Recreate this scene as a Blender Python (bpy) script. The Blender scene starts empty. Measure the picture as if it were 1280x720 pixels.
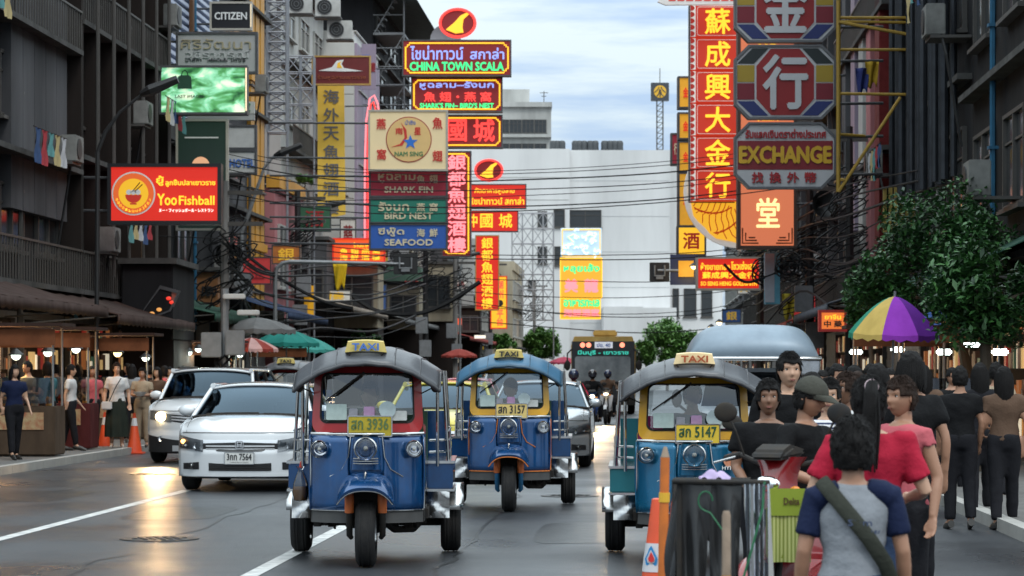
import bpy, bmesh, math, random
from math import sin, cos, pi, radians, sqrt, atan2, exp
from mathutils import Vector, Matrix, noise as mnoise
random.seed(7)
S = bpy.context.scene
COL = S.collection
# ------------------------------------------------------------------ camera
F = 3200.0          # focal length in pixels of a 1280 wide frame
CH = 1.6            # camera height
HY = 465.0          # horizon row
cam = bpy.data.cameras.new('camera')
cam.sensor_width = 36; cam.lens = F / 1280 * 36
cam.shift_y = (HY - 360) / 1280
cam.clip_start = .2; cam.clip_end = 3000
cam.dof.use_dof = True; cam.dof.focus_distance = 24; cam.dof.aperture_fstop = 6.3
camo = bpy.data.objects.new('camera', cam); COL.objects.link(camo)
camo.location = (0, 0, CH); camo.rotation_euler = (pi / 2, 0, 0)
S.camera = camo
S.view_settings.view_transform = 'Standard'; S.view_settings.look = 'None'
S.view_settings.exposure = 0.18; S.view_settings.gamma = 1
S.cycles.max_bounces = 6; S.cycles.diffuse_bounces = 3; S.cycles.glossy_bounces = 3
S.cycles.transparent_max_bounces = 8; S.cycles.transmission_bounces = 4
S.cycles.use_denoising = True
S.cycles.sample_clamp_indirect = 4
S.cycles.caustics_reflective = False; S.cycles.caustics_refractive = False
# ------------------------------------------------------------------ world: bright overcast evening sky with thin streaky clouds
W = bpy.data.worlds.new('World'); S.world = W; W.use_nodes = True
nt = W.node_tree; nt.nodes.clear()
def N(t, tree=None, **k):
    n = (tree or nt).nodes.new(t)
    for a, b in k.items(): setattr(n, a, b)
    return n
def L(a, b, tree=None): (tree or nt).links.new(a, b)
SUN_EL, SUN_ROT = radians(50), radians(155)
sky = N('ShaderNodeTexSky', sky_type='NISHITA', sun_disc=False)
sky.sun_elevation = SUN_EL; sky.sun_rotation = SUN_ROT
out = N('ShaderNodeOutputWorld'); bg = N('ShaderNodeBackground'); bg.inputs[1].default_value = 0.1
tc = N('ShaderNodeTexCoord'); sep = N('ShaderNodeSeparateXYZ'); L(tc.outputs['Generated'], sep.inputs[0])
mp = N('ShaderNodeMapping'); mp.inputs['Scale'].default_value = (9, 9, 70); mp.inputs['Location'].default_value = (3.1, 0, 1.3)
L(tc.outputs['Generated'], mp.inputs[0])
ns = N('ShaderNodeTexNoise'); ns.inputs['Scale'].default_value = 1.0; ns.inputs['Detail'].default_value = 7; ns.inputs['Roughness'].default_value = .55
L(mp.outputs[0], ns.inputs['Vector'])
# overcast layer grows brighter toward the zenith (CIE overcast law): (1+2*sin(el))/3
mx = N('ShaderNodeMath', operation='MAXIMUM'); L(sep.outputs['Z'], mx.inputs[0]); mx.inputs[1].default_value = 0
ma = N('ShaderNodeMath', operation='MULTIPLY_ADD'); L(mx.outputs[0], ma.inputs[0]); ma.inputs[1].default_value = 2.6; ma.inputs[2].default_value = .90
cl = N('ShaderNodeMixRGB'); cl.inputs[1].default_value = (4.0, 5.3, 7.2, 1); cl.inputs[2].default_value = (6.5, 7.45, 7.9, 1)
cr = N('ShaderNodeMapRange'); cr.inputs['From Min'].default_value = .37; cr.inputs['From Max'].default_value = .56
# lower sky holds more of the blue streaks
ad = N('ShaderNodeMath', operation='MULTIPLY_ADD'); L(mx.outputs[0], ad.inputs[0]); ad.inputs[1].default_value = 1.5; 
L(ns.outputs['Fac'], ad.inputs[2])
sb = N('ShaderNodeMath', operation='SUBTRACT'); L(ad.outputs[0], sb.inputs[0]); sb.inputs[1].default_value = .135
L(sb.outputs[0], cr.inputs['Value']); L(cr.outputs[0], cl.inputs[0])
sc = N('ShaderNodeVectorMath', operation='SCALE'); L(cl.outputs[0], sc.inputs[0]); L(ma.outputs[0], sc.inputs['Scale'])
mixs = N('ShaderNodeMixRGB'); mixs.inputs[0].default_value = .88; L(sky.outputs[0], mixs.inputs[1]); L(sc.outputs[0], mixs.inputs[2])
L(mixs.outputs[0], bg.inputs[0]); L(bg.outputs[0], out.inputs[0])
sl = bpy.data.lights.new('sun', 'SUN'); sl.energy = 0.9; sl.angle = radians(12); sl.color = (1, .96, .90)
so = bpy.data.objects.new('sun', sl); COL.objects.link(so)
_d = Vector((sin(SUN_ROT) * cos(SUN_EL), cos(SUN_ROT) * cos(SUN_EL), sin(SUN_EL)))
so.rotation_euler = (-_d).to_track_quat('-Z', 'Y').to_euler()

# ------------------------------------------------------------------ placement helpers
SK = 0.05                      # street direction is (SK, 1)
def P(px, py, D): return Vector(((px - 640) * D / F, D, CH + (HY - py) * D / F))
def ST(a, d, z=0): return Vector((a + SK * d, d, z))      # street coordinates: a across, d along
SRZ = -math.atan(SK)

# ------------------------------------------------------------------ materials
_M = {}
def M(name, rgb=(.5, .5, .5), rough=.6, metal=0, grime=.25, scale=3, em=0, ecol=None, bump=0, coat=0, dark=None, streak=1, alpha=None):
    """procedural material: base colour broken up by two noises (grime, streaks), roughness variation and fine bump"""
    if name in _M: return _M[name]
    m = bpy.data.materials.new(name); m.use_nodes = True; t = m.node_tree
    b = t.nodes['Principled BSDF']
    b.inputs['Roughness'].default_value = rough; b.inputs['Metallic'].default_value = metal
    if rough >= .6: b.inputs['Specular IOR Level'].default_value = .18
    if coat: b.inputs['Coat Weight'].default_value = coat; b.inputs['Coat Roughness'].default_value = .06
    tc = N('ShaderNodeTexCoord', t); 
    mp = N('ShaderNodeMapping', t); mp.inputs['Scale'].default_value = (1, 1, 1 / streak); L(tc.outputs['Object'], mp.inputs[0], t)
    if grime > 0:
        n1 = N('ShaderNodeTexNoise', t); n1.inputs['Scale'].default_value = scale; n1.inputs['Detail'].default_value = 6; n1.inputs['Roughness'].default_value = .6
        L(mp.outputs[0], n1.inputs['Vector'], t)
        r = N('ShaderNodeMapRange', t); r.inputs['From Min'].default_value = .35; r.inputs['From Max'].default_value = .7
        r.inputs['To Min'].default_value = 0; r.inputs['To Max'].default_value = grime; L(n1.outputs['Fac'], r.inputs['Value'], t)
        mixc = N('ShaderNodeMixRGB', t); mixc.inputs[1].default_value = (*rgb, 1)
        dk = dark or tuple(c * .3 for c in rgb); mixc.inputs[2].default_value = (*dk, 1)
        L(r.outputs[0], mixc.inputs[0], t); L(mixc.outputs[0], b.inputs['Base Color'], t)
        r2 = N('ShaderNodeMapRange', t); r2.inputs['To Min'].default_value = rough * .8; r2.inputs['To Max'].default_value = min(1, rough * 1.25)
        L(n1.outputs['Fac'], r2.inputs['Value'], t); L(r2.outputs[0], b.inputs['Roughness'], t)
    else: b.inputs['Base Color'].default_value = (*rgb, 1)
    if bump:
        n2 = N('ShaderNodeTexNoise', t); n2.inputs['Scale'].default_value = scale * 9; n2.inputs['Detail'].default_value = 3
        L(tc.outputs['Object'], n2.inputs['Vector'], t)
        bp = N('ShaderNodeBump', t); bp.inputs['Strength'].default_value = bump; bp.inputs['Distance'].default_value = .02
        L(n2.outputs['Fac'], bp.inputs['Height'], t); L(bp.outputs[0], b.inputs['Normal'], t)
    if em:
        b.inputs['Emission Color'].default_value = (*(ecol or rgb), 1); b.inputs['Emission Strength'].default_value = em
    _M[name] = m; return m
def glass(name, tint=(.6, .65, .7), clear=.75, refl=.02, gcol=(.95, .97, 1)):
    """window glass: tinted see-through with a Fresnel reflection"""
    if name in _M: return _M[name]
    m = bpy.data.materials.new(name); m.use_nodes = True; t = m.node_tree; t.nodes.clear()
    o = N('ShaderNodeOutputMaterial', t); tr = N('ShaderNodeBsdfTransparent', t); tr.inputs[0].default_value = (*[c * clear for c in tint], 1)
    g = N('ShaderNodeBsdfGlossy', t); g.inputs['Roughness'].default_value = .03; g.inputs[0].default_value = (*gcol, 1)
    f = N('ShaderNodeFresnel', t); f.inputs[0].default_value = 1.5
    mm = N('ShaderNodeMath', t, operation='MULTIPLY_ADD'); mm.inputs[1].default_value = 1.3; mm.inputs[2].default_value = refl; L(f.outputs[0], mm.inputs[0], t)
    mi = N('ShaderNodeMixShader', t); L(mm.outputs[0], mi.inputs[0], t); L(tr.outputs[0], mi.inputs[1], t); L(g.outputs[0], mi.inputs[2], t)
    L(mi.outputs[0], o.inputs[0], t); _M[name] = m; return m
def lit(name, rgb, e):
    """self-lit plastic or tube: dark when off, its colour comes from the light inside"""
    return M(name, tuple(c * .25 for c in rgb), .5, 0, 0, em=e, ecol=rgb)

# ------------------------------------------------------------------ mesh builder
class B:
    def __init__(s): s.v = []; s.f = []
    def add(s, vs, fs):
        o = len(s.v); s.v += [tuple(v) for v in vs]; s.f += [tuple(i + o for i in f) for f in fs]; return s
    def box(s, c, d, rz=0, taper=0):
        x, y, z = d[0] / 2, d[1] / 2, d[2] / 2; vs = []
        for sz in (-1, 1):
            k = 1 - taper if sz > 0 else 1
            for sx, sy in ((-1, -1), (1, -1), (1, 1), (-1, 1)):
                px, py = sx * x * k, sy * y * k
                vs.append((c[0] + px * cos(rz) - py * sin(rz), c[1] + px * sin(rz) + py * cos(rz), c[2] + sz * z))
        return s.add(vs, [(3, 2, 1, 0), (4, 5, 6, 7), (0, 1, 5, 4), (1, 2, 6, 5), (2, 3, 7, 6), (3, 0, 4, 7)])
    def bx(s, x0, x1, y0, y1, z0, z1): return s.box(((x0 + x1) / 2, (y0 + y1) / 2, (z0 + z1) / 2), (abs(x1 - x0), abs(y1 - y0), abs(z1 - z0)))
    def tube(s, pts, r, n=8, closed=False, ry=None):
        pts = [Vector(p) for p in pts]; m = len(pts); rs = r if isinstance(r, (list, tuple)) else [r] * m
        o = len(s.v); up = None
        for i, p in enumerate(pts):
            a = pts[(i - 1) % m] if (i > 0 or closed) else p; b = pts[(i + 1) % m] if (i < m - 1 or closed) else p
            t = (b - a); t = t.normalized() if t.length > 1e-9 else Vector((0, 0, 1))
            if up is None: up = Vector((0, 1, 0)) if abs(t.y) < .9 else Vector((1, 0, 0))
            x = t.cross(up); x = x.normalized() if x.length > 1e-6 else Vector((1, 0, 0)); y = t.cross(x).normalized(); up = -y if y.dot(up) < 0 else y
            y = up - t * up.dot(t); y.normalize(); x = y.cross(t)
            for k in range(n):
                q = 2 * pi * k / n; s.v.append(tuple(p + x * (cos(q) * rs[i]) + y * (sin(q) * (ry[i] if ry else rs[i]))))
        for i in range(m if closed else m - 1):
            j = (i + 1) % m
            for k in range(n):
                l = (k + 1) % n; s.f.append((o + i * n + k, o + i * n + l, o + j * n + l, o + j * n + k))
        if not closed:
            s.f.append(tuple(o + k for k in range(n))[::-1]); s.f.append(tuple(o + (m - 1) * n + k for k in range(n)))
        return s
    def lathe(s, prof, c=(0, 0, 0), ax='z', n=20, a0=0, a1=2 * pi, sq=1):
        full = abs(a1 - a0 - 2 * pi) < 1e-6; k = n if full else n + 1; vs = []; fs = []
        for r, z in prof:
            for i in range(k):
                q = a0 + (a1 - a0) * i / n; u, w = r * cos(q), r * sin(q) * sq
                vs.append({'z': (c[0] + u, c[1] + w, c[2] + z), 'y': (c[0] + u, c[1] + z, c[2] + w), 'x': (c[0] + z, c[1] + u, c[2] + w)}[ax])
        for j in range(len(prof) - 1):
            for i in range(k if full else k - 1):
                l = (i + 1) % k; fs.append((j * k + i, j * k + l, (j + 1) * k + l, (j + 1) * k + i))
        return s.add(vs, fs)
    def grid(s, fn, nu, nv, closeu=False):
        vs = [fn(i / nu, j / nv) for j in range(nv + 1) for i in range(nu + (0 if closeu else 1))]; k = nu + (0 if closeu else 1); fs = []
        for j in range(nv):
            for i in range(nu):
                l = (i + 1) % k if closeu else i + 1; fs.append((j * k + i, j * k + l, (j + 1) * k + l, (j + 1) * k + i))
        return s.add(vs, fs)
    def sph(s, c, r, nu=16, nv=10, fn=None):
        r = r if isinstance(r, (tuple, list)) else (r, r, r)
        def g(u, v):
            a = 2 * pi * u; b = pi * (v * .998 + .001); p = (sin(b) * cos(a), sin(b) * sin(a), -cos(b))
            q = (c[0] + r[0] * p[0], c[1] + r[1] * p[1], c[2] + r[2] * p[2]); return fn(q, p) if fn else q
        return s.grid(g, nu, nv, True)
    def prism(s, poly, y0, y1):       # polygon in x,z extruded along y
        n = len(poly); return s.add([(x, y0, z) for x, z in poly] + [(x, y1, z) for x, z in poly],
            [tuple(range(n)), tuple(range(2 * n - 1, n - 1, -1))] + [(i, i + n, (i + 1) % n + n, (i + 1) % n) for i in range(n)])
    def prismx(s, poly, x0, x1):      # polygon in y,z extruded along x
        n = len(poly); return s.add([(x0, y, z) for y, z in poly] + [(x1, y, z) for y, z in poly],
            [tuple(range(n))[::-1], tuple(range(n, 2 * n))] + [(i, (i + 1) % n, (i + 1) % n + n, i + n) for i in range(n)])
    def ring(s, a, b, y0, y1):        # frame between two outlines (x,z) of equal count; y may be a function of (x,z)
        n = len(a); Y0 = y0 if callable(y0) else (lambda x, z: y0); Y1 = y1 if callable(y1) else (lambda x, z: y1)
        vs = [(x, Y0(x, z), z) for x, z in a] + [(x, Y0(x, z), z) for x, z in b] + [(x, Y1(x, z), z) for x, z in a] + [(x, Y1(x, z), z) for x, z in b]
        fs = []
        for i in range(n):
            j = (i + 1) % n; fs += [(i, j, n + j, n + i), (2 * n + i, 3 * n + i, 3 * n + j, 2 * n + j), (i, 2 * n + i, 2 * n + j, j), (n + i, n + j, 3 * n + j, 3 * n + i)]
        return s.add(vs, fs)
    def quad(s, a, b, c, d): return s.add([a, b, c, d], [(0, 1, 2, 3)])
    def xf(s, mtx):
        s.v = [tuple(mtx @ Vector(v)) for v in s.v]; return s
    def mesh(s, name='m', smooth=False, bevel=0, weld=False):
        me = bpy.data.meshes.new(name); me.from_pydata(s.v, [], s.f)
        if bevel or weld or smooth:
            bm = bmesh.new(); bm.from_mesh(me)
            if weld: bmesh.ops.remove_doubles(bm, verts=bm.verts, dist=1e-4)
            if bevel:
                bmesh.ops.recalc_face_normals(bm, faces=bm.faces)
                es = [e for e in bm.edges if len(e.link_faces) == 2 and e.calc_face_angle(0) > .5]
                bmesh.ops.bevel(bm, geom=es, offset=bevel, segments=2 if bevel > .008 else 1, affect='EDGES', clamp_overlap=True)
            bm.to_mesh(me); bm.free()
        if smooth:
            me.polygons.foreach_set('use_smooth', [True] * len(me.polygons))
            me.set_sharp_from_angle(angle=radians(smooth if smooth > 1 else 40))
        return me
    def build(s, name, mat, parent=None, loc=None, **k):
        return link(name, s.mesh(name, **k), mat, parent, loc)
def link(name, me, mat, parent=None, loc=None, rz=0):
    if mat is not None and not me.materials: me.materials.append(mat)
    o = bpy.data.objects.new(name, me); COL.objects.link(o)
    if parent: o.parent = parent
    if loc is not None: o.location = loc
    if rz: o.rotation_euler.z = rz
    return o
def tag(o, label=None, cat=None, group=None, kind=None):
    if label: o['label'] = label
    if cat: o['category'] = cat
    if group: o['group'] = group
    if kind: o['kind'] = kind
    return o
def thing(name, label, cat, loc=(0, 0, 0), rz=0, group=None):
    o = bpy.data.objects.new(name, None); o.empty_display_size = .2; COL.objects.link(o); o.location = loc; o.rotation_euler.z = rz
    return tag(o, label, cat, group)
def subsurf(o, lv=1):
    m = o.modifiers.new('s', 'SUBSURF'); m.levels = lv; m.render_levels = lv; return o
TS = bpy.data.scenes.new('bake')      # small side scene, so evaluating one object stays cheap
def evaluated(o):
    TS.collection.objects.link(o); vl = TS.view_layers[0]; vl.update()
    me = bpy.data.meshes.new_from_object(o.evaluated_get(vl.depsgraph)); TS.collection.objects.unlink(o); return me
def bake(o):
    """apply the modifiers into a plain mesh"""
    me = evaluated(o); old = o.data
    o.modifiers.clear(); o.data = me; return o
def rr(cx, cz, w, h, r, n=4):
    p = []
    for sx, sz, a in ((1, 1, 0), (-1, 1, pi / 2), (-1, -1, pi), (1, -1, 1.5 * pi)):
        for i in range(n + 1):
            q = a + (pi / 2) * i / n; p.append((cx + sx * (w / 2 - r) + r * cos(q), cz + sz * (h / 2 - r) + r * sin(q)))
    return p
def circ(cx, cz, rx, rz=None, n=24): return [(cx + rx * cos(2 * pi * i / n), cz + (rz or rx) * sin(2 * pi * i / n)) for i in range(n)]

_T = {}
def text_mesh(s, w, h, depth=.01, bold=0, slant=0):
    """lettering as geometry, fitted into w x h metres, centred, in the x,z plane facing -y"""
    key = (s, round(w, 3), round(h, 3), depth, bold, slant)
    if key in _T: return _T[key]
    c = bpy.data.curves.new('t', 'FONT'); c.body = s; c.size = 1; c.resolution_u = 2; c.shear = slant; c.space_line = .95
    c.extrude = 0
    o = bpy.data.objects.new('t', c); me = evaluated(o)
    bpy.data.objects.remove(o); bpy.data.curves.remove(c)
    xs = [v.co.x for v in me.vertices] or [0]; ys = [v.co.y for v in me.vertices] or [0]
    x0, x1, y0, y1 = min(xs), max(xs), min(ys), max(ys); kx = w / max(x1 - x0, 1e-6); ky = h / max(y1 - y0, 1e-6)
    base = [((v.co.x - (x0 + x1) / 2) * kx, (v.co.y - (y0 + y1) / 2) * ky) for v in me.vertices]
    fs = [tuple(p.vertices) for p in me.polygons]; b = B()
    offs = [(0, 0)] + ([(bold, 0), (-bold, 0), (0, bold), (0, -bold)] if bold else [])
    from collections import Counter
    ec = Counter()
    for f in fs:
        for i in range(len(f)): ec[(f[i], f[(i + 1) % len(f)])] += 1
    rim = [e for e in ec if (e[1], e[0]) not in ec]
    for k, (dx, dz) in enumerate(offs):
        yy = -depth - k * .0006; n = len(base)
        b.add([(x + dx, yy, z + dz) for x, z in base] + [(x + dx, 0, z + dz) for x, z in base],
              fs + ([(e[0], e[0] + n, e[1] + n, e[1]) for e in rim] if depth > .004 else []))
    m2 = b.mesh('lettering'); _T[key] = m2; bpy.data.meshes.remove(me); return m2
def text(s, w, h, mat, parent, loc, depth=.01, bold=0, slant=0, name='lettering'):
    me = text_mesh(s, w, h, depth, bold, slant)
    if me.materials and me.materials[0] != mat: me = me.copy(); me.materials[0] = mat
    return link(name, me, mat, parent, loc)
# ------------------------------------------------------------------ ground
def road_mat():
    m = bpy.data.materials.new('asphalt'); m.use_nodes = True; t = m.node_tree; b = t.nodes['Principled BSDF']
    tc = N('ShaderNodeTexCoord', t); mp = N('ShaderNodeMapping', t); mp.inputs['Rotation'].default_value = (0, 0, -SRZ); mp.inputs['Scale'].default_value = (1, .12, 1)
    L(tc.outputs['Object'], mp.inputs[0], t)
    def nz(sc, vec, det=4):
        n = N('ShaderNodeTexNoise', t); n.inputs['Scale'].default_value = sc; n.inputs['Detail'].default_value = det; L(vec, n.inputs['Vector'], t); return n
    a = nz(.9, mp.outputs[0], 6); f = nz(60, tc.outputs['Object'], 2); c = nz(.35, tc.outputs['Object'], 5)
    r = N('ShaderNodeValToRGB', t); r.color_ramp.elements[0].position = .32; r.color_ramp.elements[1].position = .68
    r.color_ramp.elements[0].color = (.013, .016, .022, 1); r.color_ramp.elements[1].color = (.043, .048, .057, 1); L(a.outputs['Fac'], r.inputs[0], t)
    mx = N('ShaderNodeMixRGB', t, blend_type='MULTIPLY'); mx.inputs[0].default_value = .55; L(r.outputs[0], mx.inputs[1], t); L(f.outputs['Fac'], mx.inputs[2], t)
    g = N('ShaderNodeMixRGB', t, blend_type='ADD'); g.inputs[0].default_value = .02; L(mx.outputs[0], g.inputs[1], t); L(c.outputs['Fac'], g.inputs[2], t)
    L(g.outputs[0], b.inputs['Base Color'], t)
    rr_ = N('ShaderNodeMapRange', t); rr_.inputs['From Min'].default_value = .35; rr_.inputs['From Max'].default_value = .65; rr_.inputs['To Min'].default_value = .27; rr_.inputs['To Max'].default_value = .50
    L(c.outputs['Fac'], rr_.inputs['Value'], t); L(rr_.outputs[0], b.inputs['Roughness'], t)
    bp = N('ShaderNodeBump', t); bp.inputs['Strength'].default_value = .4; bp.inputs['Distance'].default_value = .012; L(f.outputs['Fac'], bp.inputs['Height'], t); L(bp.outputs[0], b.inputs['Normal'], t)
    return m
MROAD = road_mat()
AL, AR = -9.9, 3.6       # kerb lines in street coordinates
FL, FR = -14.0, 6.5       # building lines
tag(B().grid(lambda u, v: ((u - .5) * 1600, -40 + v * 1800, -.02), 20, 20).build('ground', M('earth', (.16, .15, .14), .9, bump=.2)), kind='structure')
def strip(a0, a1, d0, d1, z, n=1): return B().grid(lambda u, v: tuple(ST(a0 + (a1 - a0) * u, d0 + (d1 - d0) * v, z)), 1, n)
tag(strip(AL, AR, -20, 226, 0, 30).build('road', MROAD), kind='structure')
mline = M('road_paint', (.62, .62, .6), .55, grime=.7, scale=5, dark=(.14, .14, .15), bump=.1)
for i, (a, d0, d1) in enumerate([(-3.06, 10, 27.6), (-6.12, 16, 34.6), (-6.12, 42, 52), (-3.06, 41, 50), (-3.06, 60, 70), (-6.12, 62, 72), (.35, 60, 80), (.35, 90, 110), (-3.06, 90, 110)]):
    tag(strip(a - .07, a + .07, d0, d1, .004).build('lane_marking', mline), kind='structure')
mkerb = M('kerb_concrete', (.36, .35, .33), .8, bump=.2)
mpave = M('pavement_tile', (.14, .135, .13), .75, bump=.2, scale=2)
for a0, a1, nm in ((AL - .15, AL, 'kerb'), (AR, AR + .15, 'kerb')):
    b = B()
    for k in range(0, 110): b.add([tuple(ST(a, d, z)) for z in (0, .13) for a, d in ((a0, -10 + k * 2.1), (a1, -10 + k * 2.1), (a1, -10 + k * 2.1 + 2.08), (a0, -10 + k * 2.1 + 2.08))], [(4, 5, 6, 7), (0, 1, 5, 4), (1, 2, 6, 5), (3, 0, 4, 7)])
    tag(b.build(nm, mkerb), kind='structure')
for a0, a1 in ((FL - 1, AL - .15), (AR + .15, FR + 1)):
    tag(strip(a0, a1, -20, 226, .125, 8).build('pavement', mpave), kind='structure')

# ------------------------------------------------------------------ buildings
mglassdark = M('dark_window_glass', (.02, .025, .03), .12, grime=.3, scale=2, dark=(.08, .08, .08))
mlitwin = M('lit_window_glass', (.30, .16, .06), .3, grime=.9, scale=2.5, dark=(.03, .015, .008), em=.35, ecol=(1, .55, .22))
mframe_w = M('pale_window_frame', (.42, .42, .40), .6); mframe_d = M('dark_window_frame', (.07, .065, .06), .5)
mconc = M('grimy_concrete', (.08, .075, .07), .85, grime=.8, scale=.7, streak=4, bump=.2)
mopen = M('shop_interior', (.02, .012, .008), .8); mshopglow = M('self_glowing_goods', (.40, .20, .08), .5, grime=1, scale=6, dark=(.02, .01, .01), em=.55, ecol=(1, .50, .18))
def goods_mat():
    m = bpy.data.materials.new('self_glowing_goods'); m.use_nodes = True; t = m.node_tree; b = t.nodes['Principled BSDF']  # goods glow in their own colours, in place of shop light
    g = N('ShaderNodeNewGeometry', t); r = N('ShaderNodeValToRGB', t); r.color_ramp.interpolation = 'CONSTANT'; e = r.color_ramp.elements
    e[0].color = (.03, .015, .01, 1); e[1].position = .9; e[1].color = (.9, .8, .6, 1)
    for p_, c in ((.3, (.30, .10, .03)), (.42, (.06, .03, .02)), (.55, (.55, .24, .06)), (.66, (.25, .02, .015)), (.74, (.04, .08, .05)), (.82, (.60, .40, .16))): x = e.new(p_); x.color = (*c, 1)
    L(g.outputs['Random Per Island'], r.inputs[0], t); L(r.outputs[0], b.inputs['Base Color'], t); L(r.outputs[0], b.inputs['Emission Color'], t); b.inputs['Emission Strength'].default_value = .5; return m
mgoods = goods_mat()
mledge = M('stained_ledge', (.09, .088, .085), .85, grime=.8, scale=1.2)
mshut = M('steel_shutter', (.24, .25, .26), .45, metal=.5, grime=.6)
_wm = {}
def window(parent, w, h, loc, rz, fm, pm=None, mull=2, nm='window'):
    """frame (part) with recessed pane (sub-part); the window lies in local x,z and faces -y"""
    key = (round(w, 2), round(h, 2), mull, fm.name)
    if key not in _wm:
        b = B(); t = .07
        b.bx(-w / 2, w / 2, -.10, 0, -h / 2, -h / 2 + t); b.bx(-w / 2, w / 2, -.10, 0, h / 2 - t, h / 2)
        for i in range(mull + 1):
            x = -w / 2 + (w - t) * i / mull; b.bx(x, x + t, -.097, 0, -h / 2 + t, h / 2 - t)
        b.bx(-w / 2 + t, w / 2 - t, -.07, 0, h * .18, h * .18 + .04)
        b.bx(-w / 2 - .08, w / 2 + .08, -.2, 0, -h / 2 - .08, -h / 2 - .003)
        me = b.mesh('window'); me.materials.append(fm)
        p = B().bx(-w / 2 + t * .5, w / 2 - t * .5, -.03, -.002, -h / 2 + t * .5, h / 2 - t * .5).mesh('pane'); _wm[key] = (me, p)
    me, p = _wm[key]
    o = link(nm, me, fm, parent, loc, rz)
    pk = (pm or mglassdark)
    if p.materials and p.materials[0] != pk:
        k2 = key + (pk.name,)
        if k2 not in _wm: q = p.copy(); q.materials[0] = pk; _wm[k2] = q
        p = _wm[k2]
    link('pane', p, pk, o); return o
mcorr = {}
def building(label, side, a, d0, d1, H, wall, floors, wins=3, depth=11, z0=3.6, fm=None, ledge=True, endwins=0, wh=.5, name='shophouse', cat='building', pm=None, para=.7, balc=False, ww=.62):
    fm = fm or mframe_w; Ln = d1 - d0; s = side
    r = thing(name, label, cat, tuple(ST(a, d0)), SRZ)
    B().bx(0, s * depth, 0, Ln, 0, H).build('wall', wall, r)
    B().bx(-s * .12, s * depth, -.0, .25, H, H + para).bx(-s * .12, s * .2, .25, Ln, H, H + para).build('parapet', wall, r)
    fh = (H - z0) / max(1, floors)
    for f in range(floors):
        zc = z0 + fh * (f + .5)
        if ledge:
            B().bx(-s * (.55 if balc else .3), -s * .002, .06, Ln - .06, z0 + fh * f - .12, z0 + fh * f).build('ledge', mledge, r)
        if balc and f % 2 == 0:
            b = B()
            for k in range(int(Ln / .25)): b.box((-s * .5, .15 + k * .25, z0 + fh * f + .45), (.03, .03, .9))
            b.bx(-s * .53, -s * .47, .06, Ln - .06, z0 + fh * f + .9, z0 + fh * f + .95); b.build('railing', mframe_d, r)
        for k in range(wins):
            y = Ln * (k + .5) / wins; pm_ = pm or (mlitwin if (int(d0) * 7 + f * 5 + k * 3) % 11 == 0 else None)
            window(r, Ln / wins * ww, fh * wh, (-s * .003, y, zc), pi / 2 if s < 0 else -pi / 2, fm, pm_)
        for k in range(endwins):
            x = s * (1.1 + k * 2.3)
            window(r, 1.5, fh * wh, (x, -.003, zc), 0, fm, pm)
    # ground floor: shutters and door openings
    n = max(1, int(Ln / 4))
    for k in range(n):
        y0, y1 = Ln * k / n + .3, Ln * (k + 1) / n - .3; b = B()
        if (int(d0) + k * 2) % 3 != 0:      # open shop: dark frame and panel, goods with shop light put into their colour
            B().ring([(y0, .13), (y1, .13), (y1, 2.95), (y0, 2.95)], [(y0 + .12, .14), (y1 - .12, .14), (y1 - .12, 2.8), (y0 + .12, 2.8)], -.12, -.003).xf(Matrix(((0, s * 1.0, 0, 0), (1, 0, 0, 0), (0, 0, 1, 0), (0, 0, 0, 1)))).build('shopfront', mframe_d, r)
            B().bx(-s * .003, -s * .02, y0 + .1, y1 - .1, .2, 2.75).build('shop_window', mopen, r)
            gb = B(); rg = random.Random(int(d0 * 3 + k))
            for q in range(4):
                yy = y0 + .2
                while yy < y1 - .45:
                    w_ = rg.uniform(.12, .42); gb.bx(-s * .022, -s * rg.uniform(.05, .12), yy, yy + w_ * .9, .5 + q * .58, .5 + q * .58 + rg.uniform(.18, .5)); yy += w_
            tag(gb.build('shop_goods', mgoods, r), kind='stuff')
            continue
        for j in range(14): b.bx(-s * .03, -s * (.06 if j % 2 else .075), y0, y1, .13 + j * .2, .13 + j * .2 + .195)
        b.build('shutter', mshut, r)
    return r
def pilasters(r, s, Ln, H, n, mat, w=.35, p=.35, z0=3):
    for k in range(n + 1):
        y = Ln * k / n; B().bx(-s * .002, -s * p, y - w / 2, y + w / 2, z0, H + .2).build('pilaster', mat, r)
def awning(label, side, a, d0, d1, z, out_, mat, name='awning', drop=.7):
    s = side; Ln = d1 - d0; r = thing(name, label, 'awning', tuple(ST(a, d0)), SRZ)
    b = B().grid(lambda u, v: (-s * out_ * u, Ln * v, z - drop * u - .05 * sin(pi * u) + .02 * sin(v * Ln * 5)), 6, max(4, int(Ln * 3)))
    b.grid(lambda u, v: (-s * out_, Ln * v, z - drop - .22 * u * (1 + .12 * sin(v * Ln * 12))), 1, max(4, int(Ln * 4)))
    o = b.build('canvas', mat, r, smooth=30); m = o.modifiers.new('s', 'SOLIDIFY'); m.thickness = .015; bake(o)
    for y in (.05, Ln / 2, Ln - .05): B().tube([(-s * .02, y, z - .9), (-s * (out_ - .05), y, z - drop - .03)], .02, 6).build('bracket', mframe_d, r)
    return r

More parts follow.
